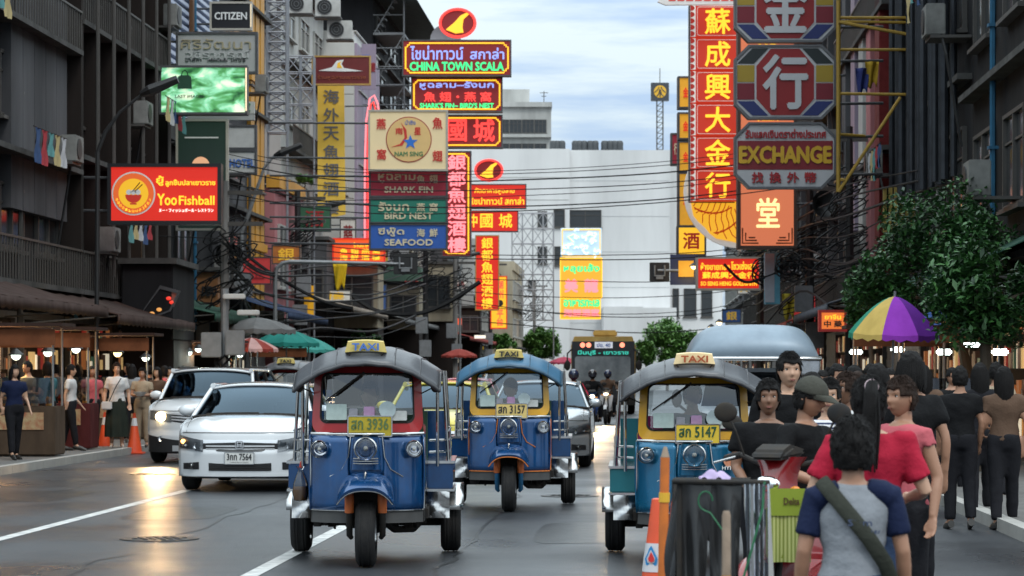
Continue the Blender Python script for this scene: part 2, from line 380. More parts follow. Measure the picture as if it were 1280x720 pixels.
wdark = M('soot_dark_render', (.014, .014, .016), .85, grime=.6, scale=.8, streak=5, bump=.2)
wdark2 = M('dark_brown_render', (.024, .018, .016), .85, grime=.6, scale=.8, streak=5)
wgrey = M('grey_render', (.10, .10, .108), .85, grime=.75, scale=.6, streak=5, bump=.15)
wpale = M('stained_white_render', (.50, .50, .48), .8, grime=.6, scale=.5, streak=6, bump=.1)
wcream = M('stained_cream_render', (.44, .38, .28), .85, grime=.7, scale=.7, streak=5)
wpink = M('faded_pink_render', (.42, .17, .18), .8, grime=.5, scale=.8, streak=4)
wyel = M('ochre_yellow_cladding', (.62, .30, .035), .5, grime=.5, scale=1, streak=6)
wwhite = M('white_panel_cladding', (.60, .59, .56), .5, grime=.3, scale=.5, streak=6)
wlil = M('lilac_panel', (.34, .28, .36), .6, grime=.5, scale=.8, streak=5)
wred = M('dark_red_render', (.16, .02, .02), .7, grime=.5)
wend = M('pale_concrete', (.70, .70, .70), .7, grime=.35, scale=.22, streak=7)
# left side
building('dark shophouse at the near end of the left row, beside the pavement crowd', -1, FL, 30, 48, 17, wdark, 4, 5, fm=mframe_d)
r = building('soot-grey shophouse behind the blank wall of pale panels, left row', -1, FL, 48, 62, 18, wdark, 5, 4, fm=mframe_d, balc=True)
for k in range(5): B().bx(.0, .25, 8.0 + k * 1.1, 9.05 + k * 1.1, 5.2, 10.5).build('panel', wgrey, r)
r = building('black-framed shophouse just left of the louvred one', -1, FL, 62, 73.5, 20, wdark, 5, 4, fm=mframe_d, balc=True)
pilasters(r, -1, 11.5, 20, 6, wdark2, .25, .5)
for k in range(6): B().tube([(.75, .6 + k * 1.9, 4), (.75, .6 + k * 1.9, 20)], .05, 6).build('rail', mframe_d, r)
r = building('shophouse clad in pale blue horizontal louvres, left row', -1, FL - .2, 73.5, 85, 20, wdark, 4, 1, fm=mframe_d, ww=.2)
mlouv = M('pale_blue_louvre', (.46, .52, .66), .45, grime=.35, scale=1.5)
sl_ = B().bx(0, .2, 0, 10.6, 0, .13).mesh('slat', bevel=.01)
for k in range(44): o = link('slat', sl_, mlouv, r, (.10, .45, 9.3 + k * .25))
B().bx(.03, .09, .4, 11, 9, 20.2).build('backing_panel', wdark, r); B().bx(.31, .42, 5.4, 5.7, 8.6, 20.4).build('post', M('rust_post', (.12, .06, .03)), r)
B().bx(.003, .35, .2, 11.3, 8.5, 9.05).build('fascia', mledge, r)
r = building('building with ochre yellow fins behind the stacked lightboxes', -1, FL, 85, 95.5, 22, wgrey, 5, 2, fm=mframe_d, endwins=0)
for k, y in enumerate((6.2, 7.4, 8.6)): B().bx(.003, .14, y, y + .85, 3.4, 22.5).build('fin', wyel, r)
for z in (6, 12, 18): B().bx(.003, .2, 6.0, 9.9, z, z + .3).build('beam', wyel, r)
r = building('low pink shophouse with an ochre coping', -1, FL + .3, 96, 103.5, 8.4, wpink, 1, 2, fm=mframe_w, para=.1)
B().bx(-.3, .2, -.1, 7.4, 8.52, 9.0).build('coping', wyel, r)
r = building('tall stained white block with air conditioners on its balcony', -1, FL - .6, 104, 118, 21.5, wpale, 5, 3, endwins=3, wh=.38, balc=True)
B().bx(-5.5, .8, -1.2, -.003, 16.6, 16.85).build('balcony', wpale, r)
b = B()
for k in range(16): b.box((-5.4 + k * .41, -1.15, 17.3), (.035, .035, .9))
for z in (17.1, 17.45, 17.75): b.bx(-5.5, .8, -1.17, -1.13, z, z + .035)
b.build('balcony_railing', mframe_w, r)
r = building('white panelled tower wall behind the yellow character banner', -1, FL + .8, 118, 129, 17.3, wwhite, 4, 2, depth=3.0, ledge=False, para=.05, pm=mglassdark)
for k in range(7): B().bx(-2.95, .03, -.03, -.003, 2.4 * k + .02, 2.4 * k + 2.37).build('panel', wwhite, r)
B().bx(.003, .12, .3, 10.6, 6, 16.8).build('panel', wlil, r)
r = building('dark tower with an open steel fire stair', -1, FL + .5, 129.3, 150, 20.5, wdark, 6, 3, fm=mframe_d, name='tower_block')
mfs = M('stair_steel', (.16, .16, .165), .5, metal=.6)
for k in range(7):
    z = 3 + k * 2.6; B().bx(.05, 1.6, -.2, 4.5, z, z + .12).build('landing', mfs, r)
    b = B(); 
    for j in range(8): b.bx(.1 + j * .18, .1 + j * .18 + .2, -.1, .7, z + .2 + j * .3, z + .25 + j * .3)
    b.build('stair_flight', mfs, r)
    b = B(); b.tube([(.05, -.2, z + 1), (1.6, -.2, z + 1)], .03, 5); b.tube([(1.6, -.2, z + .1), (1.6, -.2, z + 2.7)], .045, 5); b.tube([(.05, -.2, z), (1.6, -.2, z + 2.6)], .03, 5); b.build('railing', mfs, r)
B().add([(-6, -1.4, 21.4), (2.3, -1.4, 20.3), (2.3, 20, 20.3), (-6, 20, 21.4), (-5, 2, 23.6), (.2, 2, 23.2), (.2, 18, 23.2), (-5, 18, 23.6)],
        [(0, 1, 5, 4), (1, 2, 6, 5), (2, 3, 7, 6), (3, 0, 4, 7), (4, 5, 6, 7), (3, 2, 1, 0)]).build('roof', M('green_grey_roof', (.06, .085, .08), .7), r)
building('weathered cream shophouse left of the long red vertical sign', -1, FL + .6, 150.3, 163, 10.4, wcream, 2, 3, balc=True)
building('grey three-storey shophouse in the middle of the far left row', -1, FL + 1.4, 163.3, 178, 11.5, wgrey, 3, 3)
building('pale three-storey shophouse toward the far left', -1, FL + 2.4, 178.3, 196, 10.2, wpale, 2, 4, balc=True)
building('last cream shophouse before the white end building', -1, FL + 4.2, 196.3, 214, 9.4, wcream, 2, 4)
# projecting bays on the left, with faces turned to the camera
def bay(label, px0, px1, py0, py1, D, wall, win=None, dep=4, roof=None):
    p = P(px0, py1, D); w = (px1 - px0) * D / F; h = (py1 - py0) * D / F
    r = thing('bay_extension', label, 'bay', tuple(p), SRZ * .3)
    B().bx(0, w, 0, dep, 0, h).build('wall', wall, r, bevel=.03)
    B().bx(-.08, w + .12, -.15, dep, h + .003, h + .15).build('coping', mledge, r)
    if win:
        n = max(1, int(w / 1.3))
        for k in range(n): window(r, w / n * .84, h * win, (w * (k + .5) / n, -.003, h * .52), 0, mframe_d)
    B().bx(.003, w - .003, .2, dep, -p.z + .13, -.003).build('base', wdark2, r)
    if roof: B().add([(-.3, -.6, h + .16), (w + .3, -.6, h + .16), (w + .3, dep, h + .5), (-.3, dep, h + .5), (0, .3, h + .9), (w, .3, h + .9), (w, dep, h + .95), (0, dep, h + .95)], [(0, 1, 5, 4), (1, 2, 6, 5), (3, 0, 4, 7), (4, 5, 6, 7), (3, 2, 1, 0)]).build('roof', roof, r)
    return r
bay('cream bay with a wide dark window beneath the lit orange menu sign', 408, 472, 330, 410, 112, wcream, .6)
bay('white bay with shuttered windows left of the cream one', 366, 408, 300, 415, 108, wgrey, .35)
bay('narrow grey bay with a green tiled roof and paper notices', 484, 524, 356, 412, 126, wcream, .5, roof=M('green_tile_roof', (.05, .09, .06), .7))
bay('peeling cream bay behind the utility pole', 528, 566, 330, 402, 140, wcream, .55)
bay('purple grey bay under the blue restaurant board', 462, 500, 300, 345, 132, wlil, .4)
bay('brown bay beside the long yellow sign', 575, 600, 385, 425, 165, wdark2, .5)
bay('black boarded front beneath the red dining lightbox', 152, 216, 330, 425, 66, wdark, None)
bay('timber fascia box reading in raised letters', 232, 272, 340, 386, 80, M('varnished_timber', (.30, .13, .045), .5, grime=.5, scale=2, streak=3), None, dep=2)
# right side
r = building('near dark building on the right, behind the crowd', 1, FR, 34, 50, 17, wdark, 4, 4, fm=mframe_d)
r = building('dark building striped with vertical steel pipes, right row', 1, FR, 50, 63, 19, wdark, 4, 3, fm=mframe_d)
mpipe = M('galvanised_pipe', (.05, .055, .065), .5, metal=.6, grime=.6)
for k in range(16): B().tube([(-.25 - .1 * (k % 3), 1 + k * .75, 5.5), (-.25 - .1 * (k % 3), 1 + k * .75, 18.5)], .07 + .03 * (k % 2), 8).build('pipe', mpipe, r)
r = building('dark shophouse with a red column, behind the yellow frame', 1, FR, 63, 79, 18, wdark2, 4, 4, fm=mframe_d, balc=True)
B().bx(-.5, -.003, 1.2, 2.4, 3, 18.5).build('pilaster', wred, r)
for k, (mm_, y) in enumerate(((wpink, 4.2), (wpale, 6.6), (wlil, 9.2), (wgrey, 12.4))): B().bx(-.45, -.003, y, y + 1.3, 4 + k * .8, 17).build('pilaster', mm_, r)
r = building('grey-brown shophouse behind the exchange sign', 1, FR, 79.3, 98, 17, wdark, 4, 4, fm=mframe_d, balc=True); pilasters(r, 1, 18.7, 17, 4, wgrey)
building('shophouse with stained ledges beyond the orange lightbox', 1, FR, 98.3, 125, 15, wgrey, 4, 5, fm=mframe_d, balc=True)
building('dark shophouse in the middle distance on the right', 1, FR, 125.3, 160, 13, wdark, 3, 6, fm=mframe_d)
building('far shophouse at the right end of the street', 1, FR + .2, 160.3, 200, 11, wgrey, 3, 6)
p = P(1104, 268, 60.5); w = 1.6
r = thing('corrugated_hoarding', 'yellow corrugated sheet hoarding high above the leafy tree', 'hoarding', tuple(P(1104, 290, 60)), 0)
for k in range(14): B().bx(k * .13, k * .13 + .085, 0, .06, 0, 1.05).build('panel', M('yellow_sheet', (.42, .30, .07), .5, grime=.5, scale=2, streak=4), r)
B().bx(0, 1.82, .065, .09, 0, 1.04).build('backing_panel', wdark, r)

# white end building closing the street
r = thing('office_building', 'big plain white block closing the end of the street', 'building', (0, 230, 0))
def X(px, D=230): return (px - 640) * D / F
def Z(py, D=230): return CH + (HY - py) * D / F
B().bx(X(560), X(712), 0, 26, -.1, Z(186)).build('wall', wend, r)
B().bx(X(712) + .003, X(838), .5, 26, -.1, Z(187)).build('wall', wend, r)
B().bx(X(838) + .003, X(905), 1.5, 26, -.1, Z(196)).build('wall', wend, r)
mjoint = M('joint_grey', (.40, .41, .42), .8)
mjoint = M('joint_grey', (.46, .47, .48), .8)
for q in range(5): B().bx(X(713), X(837), .48, .497, 6 + q * 3.2, 6.03 + q * 3.2).build('panel_joint', mjoint, r)
B().bx(X(752), X(800), -5, .49, -.1, Z(385)).bx(X(800) + .01, X(842), -4, .49, -.1, Z(386)).build('annex', wend, r)
mdk = M('recess_dark', (.03, .035, .04), .4, grime=.3)
for px0, px1, py0, py1 in ((692, 752, 262, 284), (692, 706, 262, 284), (672, 684, 264, 284), (672, 684, 308, 330), (693, 706, 308, 332), (660, 670, 350, 362)):
    window(r, (px1 - px0) * 230 / F, (py1 - py0) * 230 / F, (X((px0 + px1) / 2), -.003 if px1 < 713 else .497, Z((py0 + py1) / 2)), 0, mframe_d, mdk, mull=3 if px1 - px0 > 30 else 1)
for px0, px1 in ((842, 850), (856, 872), (878, 892)):
    window(r, (px1 - px0) * 230 / F, 36 * 230 / F, (X((px0 + px1) / 2), 1.497, Z(378)), 0, mframe_d, mdk, mull=1)
window(r, 1.3, .9, (X(826), -4.003, Z(410)), 0, mframe_d, mdk, mull=1)
for z in (Z(250), Z(222), Z(330)): B().bx(X(590), X(711), -.03, -.003, z, z + .06).build('string_course', wpale, r)
mtank = M('black_water_tank', (.05, .055, .06), .5)
for k, px in enumerate((692, 697, 703, 720, 725, 731, 739, 745, 757, 764, 770, 776)):
    tag(B().lathe([(0, 0), (.32, 0), (.34, .2), (.32, .5), (.34, .8), (.25, 1.0), (0, 1.05)], (X(px), 232.5, Z(187)), n=12).build('water_tank', mtank, smooth=30), 'black roof tank, %s from the left on the white block' % ('first', 'second', 'third', 'fourth', 'fifth', 'sixth', 'seventh', 'eighth', 'ninth', 'tenth', 'eleventh', 'twelfth')[k], 'water tank', 'water tanks on the white block')
r = thing('office_building', 'older grey-white office block rising behind the water tanks', 'building', (0, 300, 0))
B().bx(X(560, 300), X(689, 300), 0, 30, 0, Z(134, 300)).build('wall', wpale, r); B().bx(X(595, 300), X(662, 300), 3, 20, Z(134, 300) + .003, Z(108, 300)).build('penthouse', wpale, r)
B().bx(X(555, 300), X(690, 300), -.5, 30, Z(134, 300), Z(128, 300)).build('parapet', wpale, r)
for k in range(7): window(r, 15 * 300 / F, 17 * 300 / F, (X(582 + k * 15.6, 300), -.003, Z(158, 300)), 0, mframe_d, mull=3)
for k in range(7): window(r, 15 * 300 / F, 9 * 300 / F, (X(582 + k * 15.6, 300), -.003, Z(184, 300)), 0, mframe_d, mull=2)
B().bx(X(565, 300), X(689, 300), -.6, -.003, Z(172, 300), Z(168, 300)).build('ledge', wpale, r)
r = thing('rooftop_antenna', 'thin television aerial on the old office roof', 'antenna', (X(680, 300), 301, Z(134, 300)))
B().tube([(0, 0, 0), (0, 0, 2)], .05, 5).tube([(-.5, 0, 1.8), (.5, 0, 1.8)], .04, 5).tube([(-.3, 0, 1.4), (.3, 0, 1.4)], .04, 5).build('mast', mframe_d, r)
# bank sign mast on the roof
r = thing('rooftop_sign_mast', 'lattice mast with a square bank sign on the white roof', 'sign mast', (X(825, 234), 234, Z(187, 234)))
b = B(); hh = 61 * 234 / F
for x in (-.28, .28):
    for y in (0, .5): b.tube([(x, y, 0), (x, y, hh)], .05, 5)
for k in range(9): b.tube([(-.28, 0, k * hh / 9), (.28, 0, (k + 1) * hh / 9)], .03, 4); b.tube([(-.28, 0, k * hh / 9), (.28, 0, k * hh / 9)], .03, 4)
b.build('lattice', mframe_d, r)
B().bx(-.82, .82, -.1, .6, hh, hh + 1.65).build('sign_box', M('bank_sign_grey', (.05, .055, .065), .4), r, bevel=.03)
my = M('bank_sign_yellow', (.75, .42, .03), .5, grime=0)
o = B().prism(circ(0, hh + .83, .57), -.14, -.103).build('emblem', my, r)
b = B()
for s in (-1, 1):
    b.tube([(s * .02, -.15, hh + .83 + .2), (s * .12, -.15, hh + .6), (s * .3, -.15, hh + .42)], .05, 5); b.tube([(s * .1, -.15, hh + 1.25), (s * .22, -.15, hh + 1.0), (s * .5, -.15, hh + .75)], .045, 5)
b.tube([(0, -.15, hh + .3), (0, -.15, hh + .75)], .05, 5); b.build('emblem_mark', M('bank_sign_grey'), r)
B().tube([(0, .2, hh + 1.65), (0, .2, hh + 3)], .04, 5).build('lightning_rod', mframe_d, r)

# ------------------------------------------------------------------ signs
msteel = M('sign_steel', (.10, .10, .105), .5, metal=.5, grime=.5)
mpale = M('sign_edge_pale', (.45, .42, .36), .5)
R_LIT = lit('lit_red', (.72, .022, .010), .75); R_DIM = M('dim_red_panel', (.42, .03, .025), .5, grime=.25, em=.12)
R_COL = lit('lit_column_red', (.72, .040, .014), .52)
Y_LIT = lit('lit_yellow', (1, .55, .03), .85); O_LIT = lit('lit_orange', (.85, .09, .015), .85)
MAR = M('maroon_panel', (.13, .012, .012), .5, grime=.25, em=.12); MAR2 = M('maroon_neon_panel', (.16, .006, .008), .5, grime=0, em=.5)
N_RED = lit('neon_red', (1, .06, .05), 1.2); N_PINK = lit('neon_pink', (1, .22, .25), 1.5); N_GRN = lit('neon_green', (.05, .95, .3), 1.05)
N_BLU = lit('neon_violet_blue', (.30, .40, 1), 1.1); N_YEL = lit('neon_yellow', (1, .55, .03), 1.25); N_WHT = lit('neon_white', (1, .92, .8), 1.6)
T_CRM = M('cream_lettering', (.75, .66, .45), .5, grime=.1); T_YEL = M('yellow_lettering', (.85, .5, .04), .5, grime=.1, em=.15)
T_WHT = M('white_lettering', (.8, .8, .78), .5, grime=.1); T_GRY = M('grey_lettering', (.16, .155, .16), .4, grime=.2); T_RED = M('dark_red_lettering', (.35, .015, .02), .5, grime=.1)
T_BLK = M('black_lettering', (.02, .02, .022), .5, grime=0); T_BLU = M('blue_lettering', (.06, .16, .48), .5, grime=.1); T_GRN = M('green_lettering', (.03, .2, .08), .5, grime=.1)
Y_PNL = M('yellow_banner', (.72, .47, .08), .6, grime=.25, scale=1.5, em=.12); CRM_PNL = M('cream_lightbox', (.72, .58, .34), .5, grime=.12, scale=1, em=.18)
GRN_PNL = M('green_panel', (.012, .17, .12), .5, grime=.15, em=.12); BLU_PNL = M('blue_panel', (.02, .09, .36), .5, grime=.15, em=.15)
GREY_PNL = M('grey_faded_panel', (.38, .38, .38), .5, grime=.25, scale=1); BLK_PNL = M('black_panel', (.01, .01, .012), .3, grime=0)
def sign(label, px0, py0, px1, py1, D, mat, texts=(), dep=.22, frame=None, ft=.05, arms=0, rz=0, group=None, name='shop_sign', cat='sign', oct_=0, border=None, poly=None, kids=None):
    k = D / F; cx = (px0 + px1) / 2; w = (px1 - px0) * k; h = (py1 - py0) * k
    r = thing(name, label, cat, tuple(P(cx, py1, D)), rz, group)
    def loc(px, py, y=-.004): return ((px - cx) * k, y, (py1 - py) * k)
    if poly: pts = [loc(a, b)[::2] for a, b in poly]
    elif oct_:
        c = oct_ * k; pts = [(-w / 2 + c, 0), (w / 2 - c, 0), (w / 2, c), (w / 2, h - c), (w / 2 - c, h), (-w / 2 + c, h), (-w / 2, h - c), (-w / 2, c)]
    else: pts = [(-w / 2, 0), (w / 2, 0), (w / 2, h), (-w / 2, h)]
    B().prism(pts, 0, dep).build('board', mat, r)
    if frame:
        xs = [p[0] for p in pts]; zs = [p[1] for p in pts]; gx, gz = (max(xs) + min(xs)) / 2, (max(zs) + min(zs)) / 2
        outp = [(gx + (x - gx) * (1 + 2 * ft / w), gz + (z - gz) * (1 + 2 * ft / h)) for x, z in pts]
        inp = [(gx + (x - gx) * (1 - .6 * ft / w), gz + (z - gz) * (1 - .6 * ft / h)) for x, z in pts]
        B().ring(outp, inp, -.04, dep + .01).build('frame', frame, r)
    if border:
        bm_, ins = border; i = ins * k; q = i * 1.6
        a = [(-w / 2 + i, i + q), (-w / 2 + i + q * .5, i + q), (-w / 2 + i + q * .5, i + q * .5), (-w / 2 + i + q, i + q * .5), (-w / 2 + i + q, i)]
        path = []
        for sx, sz in ((1, 1), (-1, 1), (-1, -1), (1, -1)):
            seg = [(sx * x, z if sz > 0 else h - z) for x, z in a]
            path += seg if sx * sz > 0 else seg[::-1]
        B().tube([(x, -.04, z) for x, z in path], .035 if D > 100 else .025, 6, closed=True).build('neon_border', bm_, r)
    for t in texts:
        s, tx, ty, tw, th, tm = t[:6]; bold = t[6] if len(t) > 6 else 0
        text(s, tw * k, th * k, tm, r, loc(tx, ty), .035, bold * k)
    if arms:
        for z in (h * .2, h * .8):
            B().tube([((w / 2 if arms > 0 else -w / 2), dep / 2, z), ((w / 2 + arms if arms > 0 else -w / 2 + arms), dep / 2 + .3, z + .05)], .035, 6).build('bracket_arm', msteel, r)
    if kids: kids(r, loc, k)
    return r
def neon_outline(pts, mat, r, rad=.035, closed=True, nm='neon_tube'): return B().tube(pts, rad, 6, closed=closed).build(nm, mat, r)

# --- left stack near the louvred building
sign('small black lightbox reading CITIZEN, topmost of the left stack', 264, 4, 313, 36, 80, BLK_PNL, [('CITIZEN', 288.5, 20, 40, 9, T_WHT, .25)], frame=mpale, arms=-2.5,
     kids=lambda r, l, k: B().bx(25 * k, 25.6 * k, -.05, .1, .05, 31 * k).build('light_edge', lit('warm_edge', (1, .8, .5), 1.2), r))
sign('faded grey signboard with tan ghost lettering under the CITIZEN box', 222, 42, 320, 90, 74, GREY_PNL, [('ศิริวัฒนา', 270, 55, 88, 13, M('tan_ghost', (.36, .31, .2), .5)), ('วชิราภรณ์', 272, 68, 80, 9, M('pale_ghost', (.47, .47, .47), .5)), ('นาฬิกา', 242, 75, 20, 4, T_BLK), ('เครื่องประดับ', 272, 75, 25, 4, T_BLK), ('เพชร', 298, 75, 18, 4, T_BLK)], frame=msteel, arms=-2)
def billboard():
    m = bpy.data.materials.new('green_landscape_print'); m.use_nodes = True; t = m.node_tree; b = t.nodes['Principled BSDF']
    tc = N('ShaderNodeTexCoord', t); mp = N('ShaderNodeMapping', t); mp.inputs['Scale'].default_value = (1.1, 1, 2.2); L(tc.outputs['Object'], mp.inputs[0], t)
    n = N('ShaderNodeTexNoise', t); n.inputs['Scale'].default_value = 1.5; n.inputs['Detail'].default_value = 5; n.inputs['Distortion'].default_value = .6; L(mp.outputs[0], n.inputs['Vector'], t)
    r = N('ShaderNodeValToRGB', t); e = r.color_ramp.elements; e[0].position = .33; e[0].color = (.008, .07, .02, 1); e[1].position = .66; e[1].color = (.75, .9, .6, 1)
    x = e.new(.45); x.color = (.08, .32, .10, 1); x = e.new(.55); x.color = (.25, .62, .38, 1)
    L(n.outputs['Fac'], r.inputs[0], t); L(r.outputs[0], b.inputs['Base Color'], t); L(r.outputs[0], b.inputs['Emission Color'], t); b.inputs['Emission Strength'].default_value = .75; return m
def bag(r, l, k):
    mb = M('handbag_green', (.01, .06, .03), .5, grime=.2)
    pts = [l(a, b)[::2] for a, b in ((222, 111), (240, 111), (239, 96), (236, 94), (226, 94), (222.5, 96))]
    B().prism(pts, -.02, -.003).build('printed_bag', mb, r); neon_outline([l(227, 94, -.02), l(228, 90, -.02), l(231, 87.5, -.02), l(234, 90, -.02), l(235, 94, -.02)], mb, r, .015, False, 'bag_handle')
    B().bx(53 * k, 54.6 * k, -.05, .1, .05, 56 * k).build('light_edge', lit('warm_edge', (1, .8, .5), 1.2), r)
sign('glowing green billboard showing a dark handbag above rapids', 201, 84, 307, 141, 72, billboard(), [('LAST IMAGES', 237, 120.5, 36, 3.4, T_BLK)], frame=msteel, dep=.4, arms=-2, kids=bag)
sign('white strip sign directly below the green billboard', 234, 143, 318, 150, 76, GREY_PNL, frame=None, arms=-2)
sign('small white box with a green character mark beside the green billboard', 307.5, 127, 318, 142, 76, M('sign_white_box', (.5, .5, .48), .5), [('ใ', 311, 134, 4, 10, T_GRN, .3)])
def dome(r, l, k):
    m = lit('poster_dome', (.75, .40, .22), .8); c = l(251, 207)
    B().prism([(c[0] + 11 * k * cos(a * pi / 12), c[2] + 11 * k * sin(a * pi / 12)) for a in range(13)], -.02, -.003).build('printed_dome', m, r)
    c = l(252, 172); B().bx(c[0] - 21 * k, c[0] + 21 * k, -.02, -.003, c[2] - .02, c[2] + .02).build('printed_line', T_WHT, r)
sign('tall dark green poster with an orange dome, behind the red fishball sign', 222, 151, 283, 286, 75, M('dark_green_poster', (.02, .045, .035), .4, grime=.6, scale=.8, streak=4, em=.1), frame=mpale, arms=-2, kids=dome)
sign('blank white box sign right of the dark green poster', 284, 158, 319, 185, 82, M('sign_white_box', (.5, .5, .48), .5), arms=-2, frame=msteel)
sign('white box sign lettered HOTEL in blue beside the ochre fins', 284, 189, 319, 216, 82, M('sign_white_box', (.5, .5, .48), .5), [('HOTEL', 303, 204, 31, 10, T_BLU, .3)], arms=-2, frame=msteel)
def fish(r, l, k):
    c = l(167, 242); q = 25.5 * k
    B().prism(circ(c[0], c[2], q + .035, n=40), -.02, -.002).build('emblem_ring', T_WHT, r); B().prism(circ(c[0], c[2], q, n=40), -.026, -.021).build('emblem_band', lit('emblem_orange', (.7, .12, .02), .8), r)
    B().prism(circ(c[0], c[2], q * .73, n=36), -.032, -.027).build('emblem', lit('emblem_yellow', (.9, .50, .02), .75), r)
    bw = M('bowl_print_dark', (.10, .02, .01), .5, grime=0); B().prism([(c[0] + .20 * cos(a * pi / 12), c[2] - .03 - .20 * sin(a * pi / 12)) for a in range(13)], -.038, -.033).bx(c[0] - .08, c[0] + .08, -.038, -.033, c[2] - .27, c[2] - .232).build('printed_bowl', lit('bowl_red', (.55, .03, .015), .6), r)
    for x in (-.11, 0, .11): B().prism(circ(c[0] + x, c[2] + .03, .065, n=16), -.045, -.04).build('printed_ball', T_WHT, r)
    B().tube([(c[0] - .02, -.045, c[2] + .05), (c[0] + .16, -.045, c[2] + .27)], .012, 5).tube([(c[0] + .03, -.045, c[2] + .05), (c[0] + .22, -.045, c[2] + .22)], .012, 5).build('printed_chopsticks', bw, r)
    for i in range(13):
        a = radians(200 + i * 11.5); text('ลูกชิ้นปลาเยาวราช'[i], .05 if i < 12 else .04, .06, N_YEL, r, (c[0] + q * .86 * cos(a), -.03, c[2] + q * .86 * sin(a)), .01)
sign('big red lightbox reading Yoo Fishball in yellow, farthest left', 138, 208, 273, 277, 62, R_LIT, [('ยู้', 200, 226, 9, 12, N_YEL, .25), ('ลูกชิ้นปลาเยาวราช', 238, 229, 62, 9, N_YEL, .2), ('Yoo', 209, 249.5, 24, 14, N_YEL, .3), ('Fishball', 246, 250.5, 44, 11, N_YEL, .25), ('ヌー・フィッシュボール・レストラン', 233, 263, 68, 4.5, N_WHT)], frame=BLK_PNL, dep=.4, arms=-1.6, kids=fish, ft=.07)
sign('raised white letters on an ochre board behind the utility pole', 288, 342, 312, 368, 92, M('ochre_board', (.5, .25, .04), .5), [('รชน', 300, 356, 20, 13, T_WHT, .4)], frame=msteel, arms=-2)
text('DEPO', 18 * 80 / F, 12 * 80 / F, T_BLK, bpy.data.objects['bay_extension.007'] if 'bay_extension.007' in bpy.data.objects else None, (.75, -.01, .55), .05, .01)
sign('tilted lightbox of glowing red dishes above the left stalls', 168, 366, 218, 398, 66, M('menu_panel', (.12, .06, .05), .5, grime=.8, scale=4, dark=(.5, .08, .03), em=.15), rz=0, frame=msteel, poly=[(168, 404), (212, 388), (222, 366), (200, 360)], arms=-1,
     kids=lambda r, l, k: [B().sph(l(x, y, -.02), (.07, .03, .05), 8, 6).build('dish', lit('dish_red', (.9, .05, .03), .9) if x > 200 else lit('dish_gold', (.9, .4, .1), .8), r) for x, y in ((211, 373), (215, 378), (190, 392), (180, 397), (199, 387))])
# --- white tower and banner
r = sign('long yellow vertical banner with grey Chinese characters', 397, 98, 431, 272, 110, Y_PNL, [(c, 414, 121 + i * 23, 19, 17, T_GRY, .35) for i, c in enumerate('海外天魚翅酒樓')], dep=.06, arms=1.0, poly=[(397, 276), (432, 268), (430, 100), (397, 96)])
def fin1(r, l, k):
    m = T_WHT
    B().prism([l(a, b)[::2] for a, b in ((398, 88.5), (430, 89.5), (454, 89), (430, 85), (427, 80), (430, 74.5), (421, 76), (415, 84), (408, 86))], -.03, -.003).build('fin_emblem', m, r)
    B().prism([l(a, b)[::2] for a, b in ((421, 85), (428, 85), (425, 80), (427, 77), (422, 79))], -.04, -.031).build('fin_emblem_gold', T_YEL, r)
sign('dark red board with a white shark fin over the yellow banner', 391, 71, 462, 105, 108, MAR, [('ร้านหูฉลามเยาวราช', 427, 97, 60, 7, M('faint_gold', (.35, .09, .03), .5))], frame=M('gold_frame', (.5, .3, .08), .5), arms=-1.5, kids=fin1)
r = thing('neon_arch', 'tall pink neon arch on the lilac side of the white tower', 'neon sign', tuple(P(465, 330, 114)), 0)
k = 114 / F
def arch(w, h, dx=0): return [((dx - w) * k, 0, 0), ((dx - w) * k, 0, h * .55 * k), ((dx - w * .8) * k, 0, h * .85 * k), ((dx - w * .3) * k, 0, h * .98 * k), ((dx + w * .3) * k, 0, h * k), ((dx + w * .8) * k, 0, h * .95 * k), ((dx + w) * k, 0, h * .88 * k), ((dx + w * 1.05) * k, 0, h * .5 * k), ((dx + w * 1.3) * k, 0, 0)]
for i, (w_, h_) in enumerate(((9, 211), (5.5, 203))): neon_outline(arch(w_, h_), (N_PINK, N_RED)[i], r, .04, False)
B().bx(-8 * k, 10 * k, .1, .2, 0, 190 * k).build('backing_panel', wlil, r)
sign('pale board with blue and red marks on the side of the white tower', 452, 55, 470, 112, 119, wlil, [('酒', 457, 75, 10, 14, T_BLU), ('樓', 465, 84, 9, 12, T_RED)], dep=.08)
def nams(r, l, k):
    c = l(511, 174.5); q = 27.5 * k
    B().prism(circ(c[0], c[2], q + .03, n=40), -.02, -.002).build('emblem_ring', T_RED, r); B().prism(circ(c[0], c[2], q, n=40), -.026, -.021).build('emblem', M('tan_disc', (.62, .42, .17), .5, grime=.1, em=.15), r)
    st = []; sc_ = l(513, 178)
    for i in range(10):
        a = pi / 2 + i * pi / 5; rad = (9.5 if i % 2 == 0 else 4) * k; st.append((sc_[0] + rad * cos(a), sc_[2] + rad * sin(a)))
    B().prism(st, -.045, -.027).build('star', M('star_blue', (.02, .14, .5), .5, em=.2), r)
    B().prism([l(a, b)[::2] for a, b in ((489, 184), (500, 180), (506, 172), (504, 160), (501, 153), (508, 162), (509, 172), (503, 182))], -.04, -.027).build('swoosh', M('swoosh_red', (.5, .03, .02), .5, em=.15), r)
tr = M('nam_red', (.45, .02, .015), .5, em=.2)
sign('cream square lightbox reading NAM SING with a blue star', 462, 139, 558, 212, 85, CRM_PNL, [('燕', 476.5, 155, 11, 13, tr, .3), ('魚', 547, 154, 12, 14, tr, .3), ('窩', 477, 193, 11, 13, tr, .3), ('翅', 547, 195, 12, 13, tr, .3), ('南', 499, 164, 9, 8, tr, .2), ('星', 522, 164, 8, 9, tr, .2), ('น่ำซิง', 513, 153, 13, 6, T_BLU, .1), ('NAM SING', 511, 192.5, 35, 5.5, T_GRN, .2)], frame=mpale, dep=.3, arms=-3.4, kids=nams)
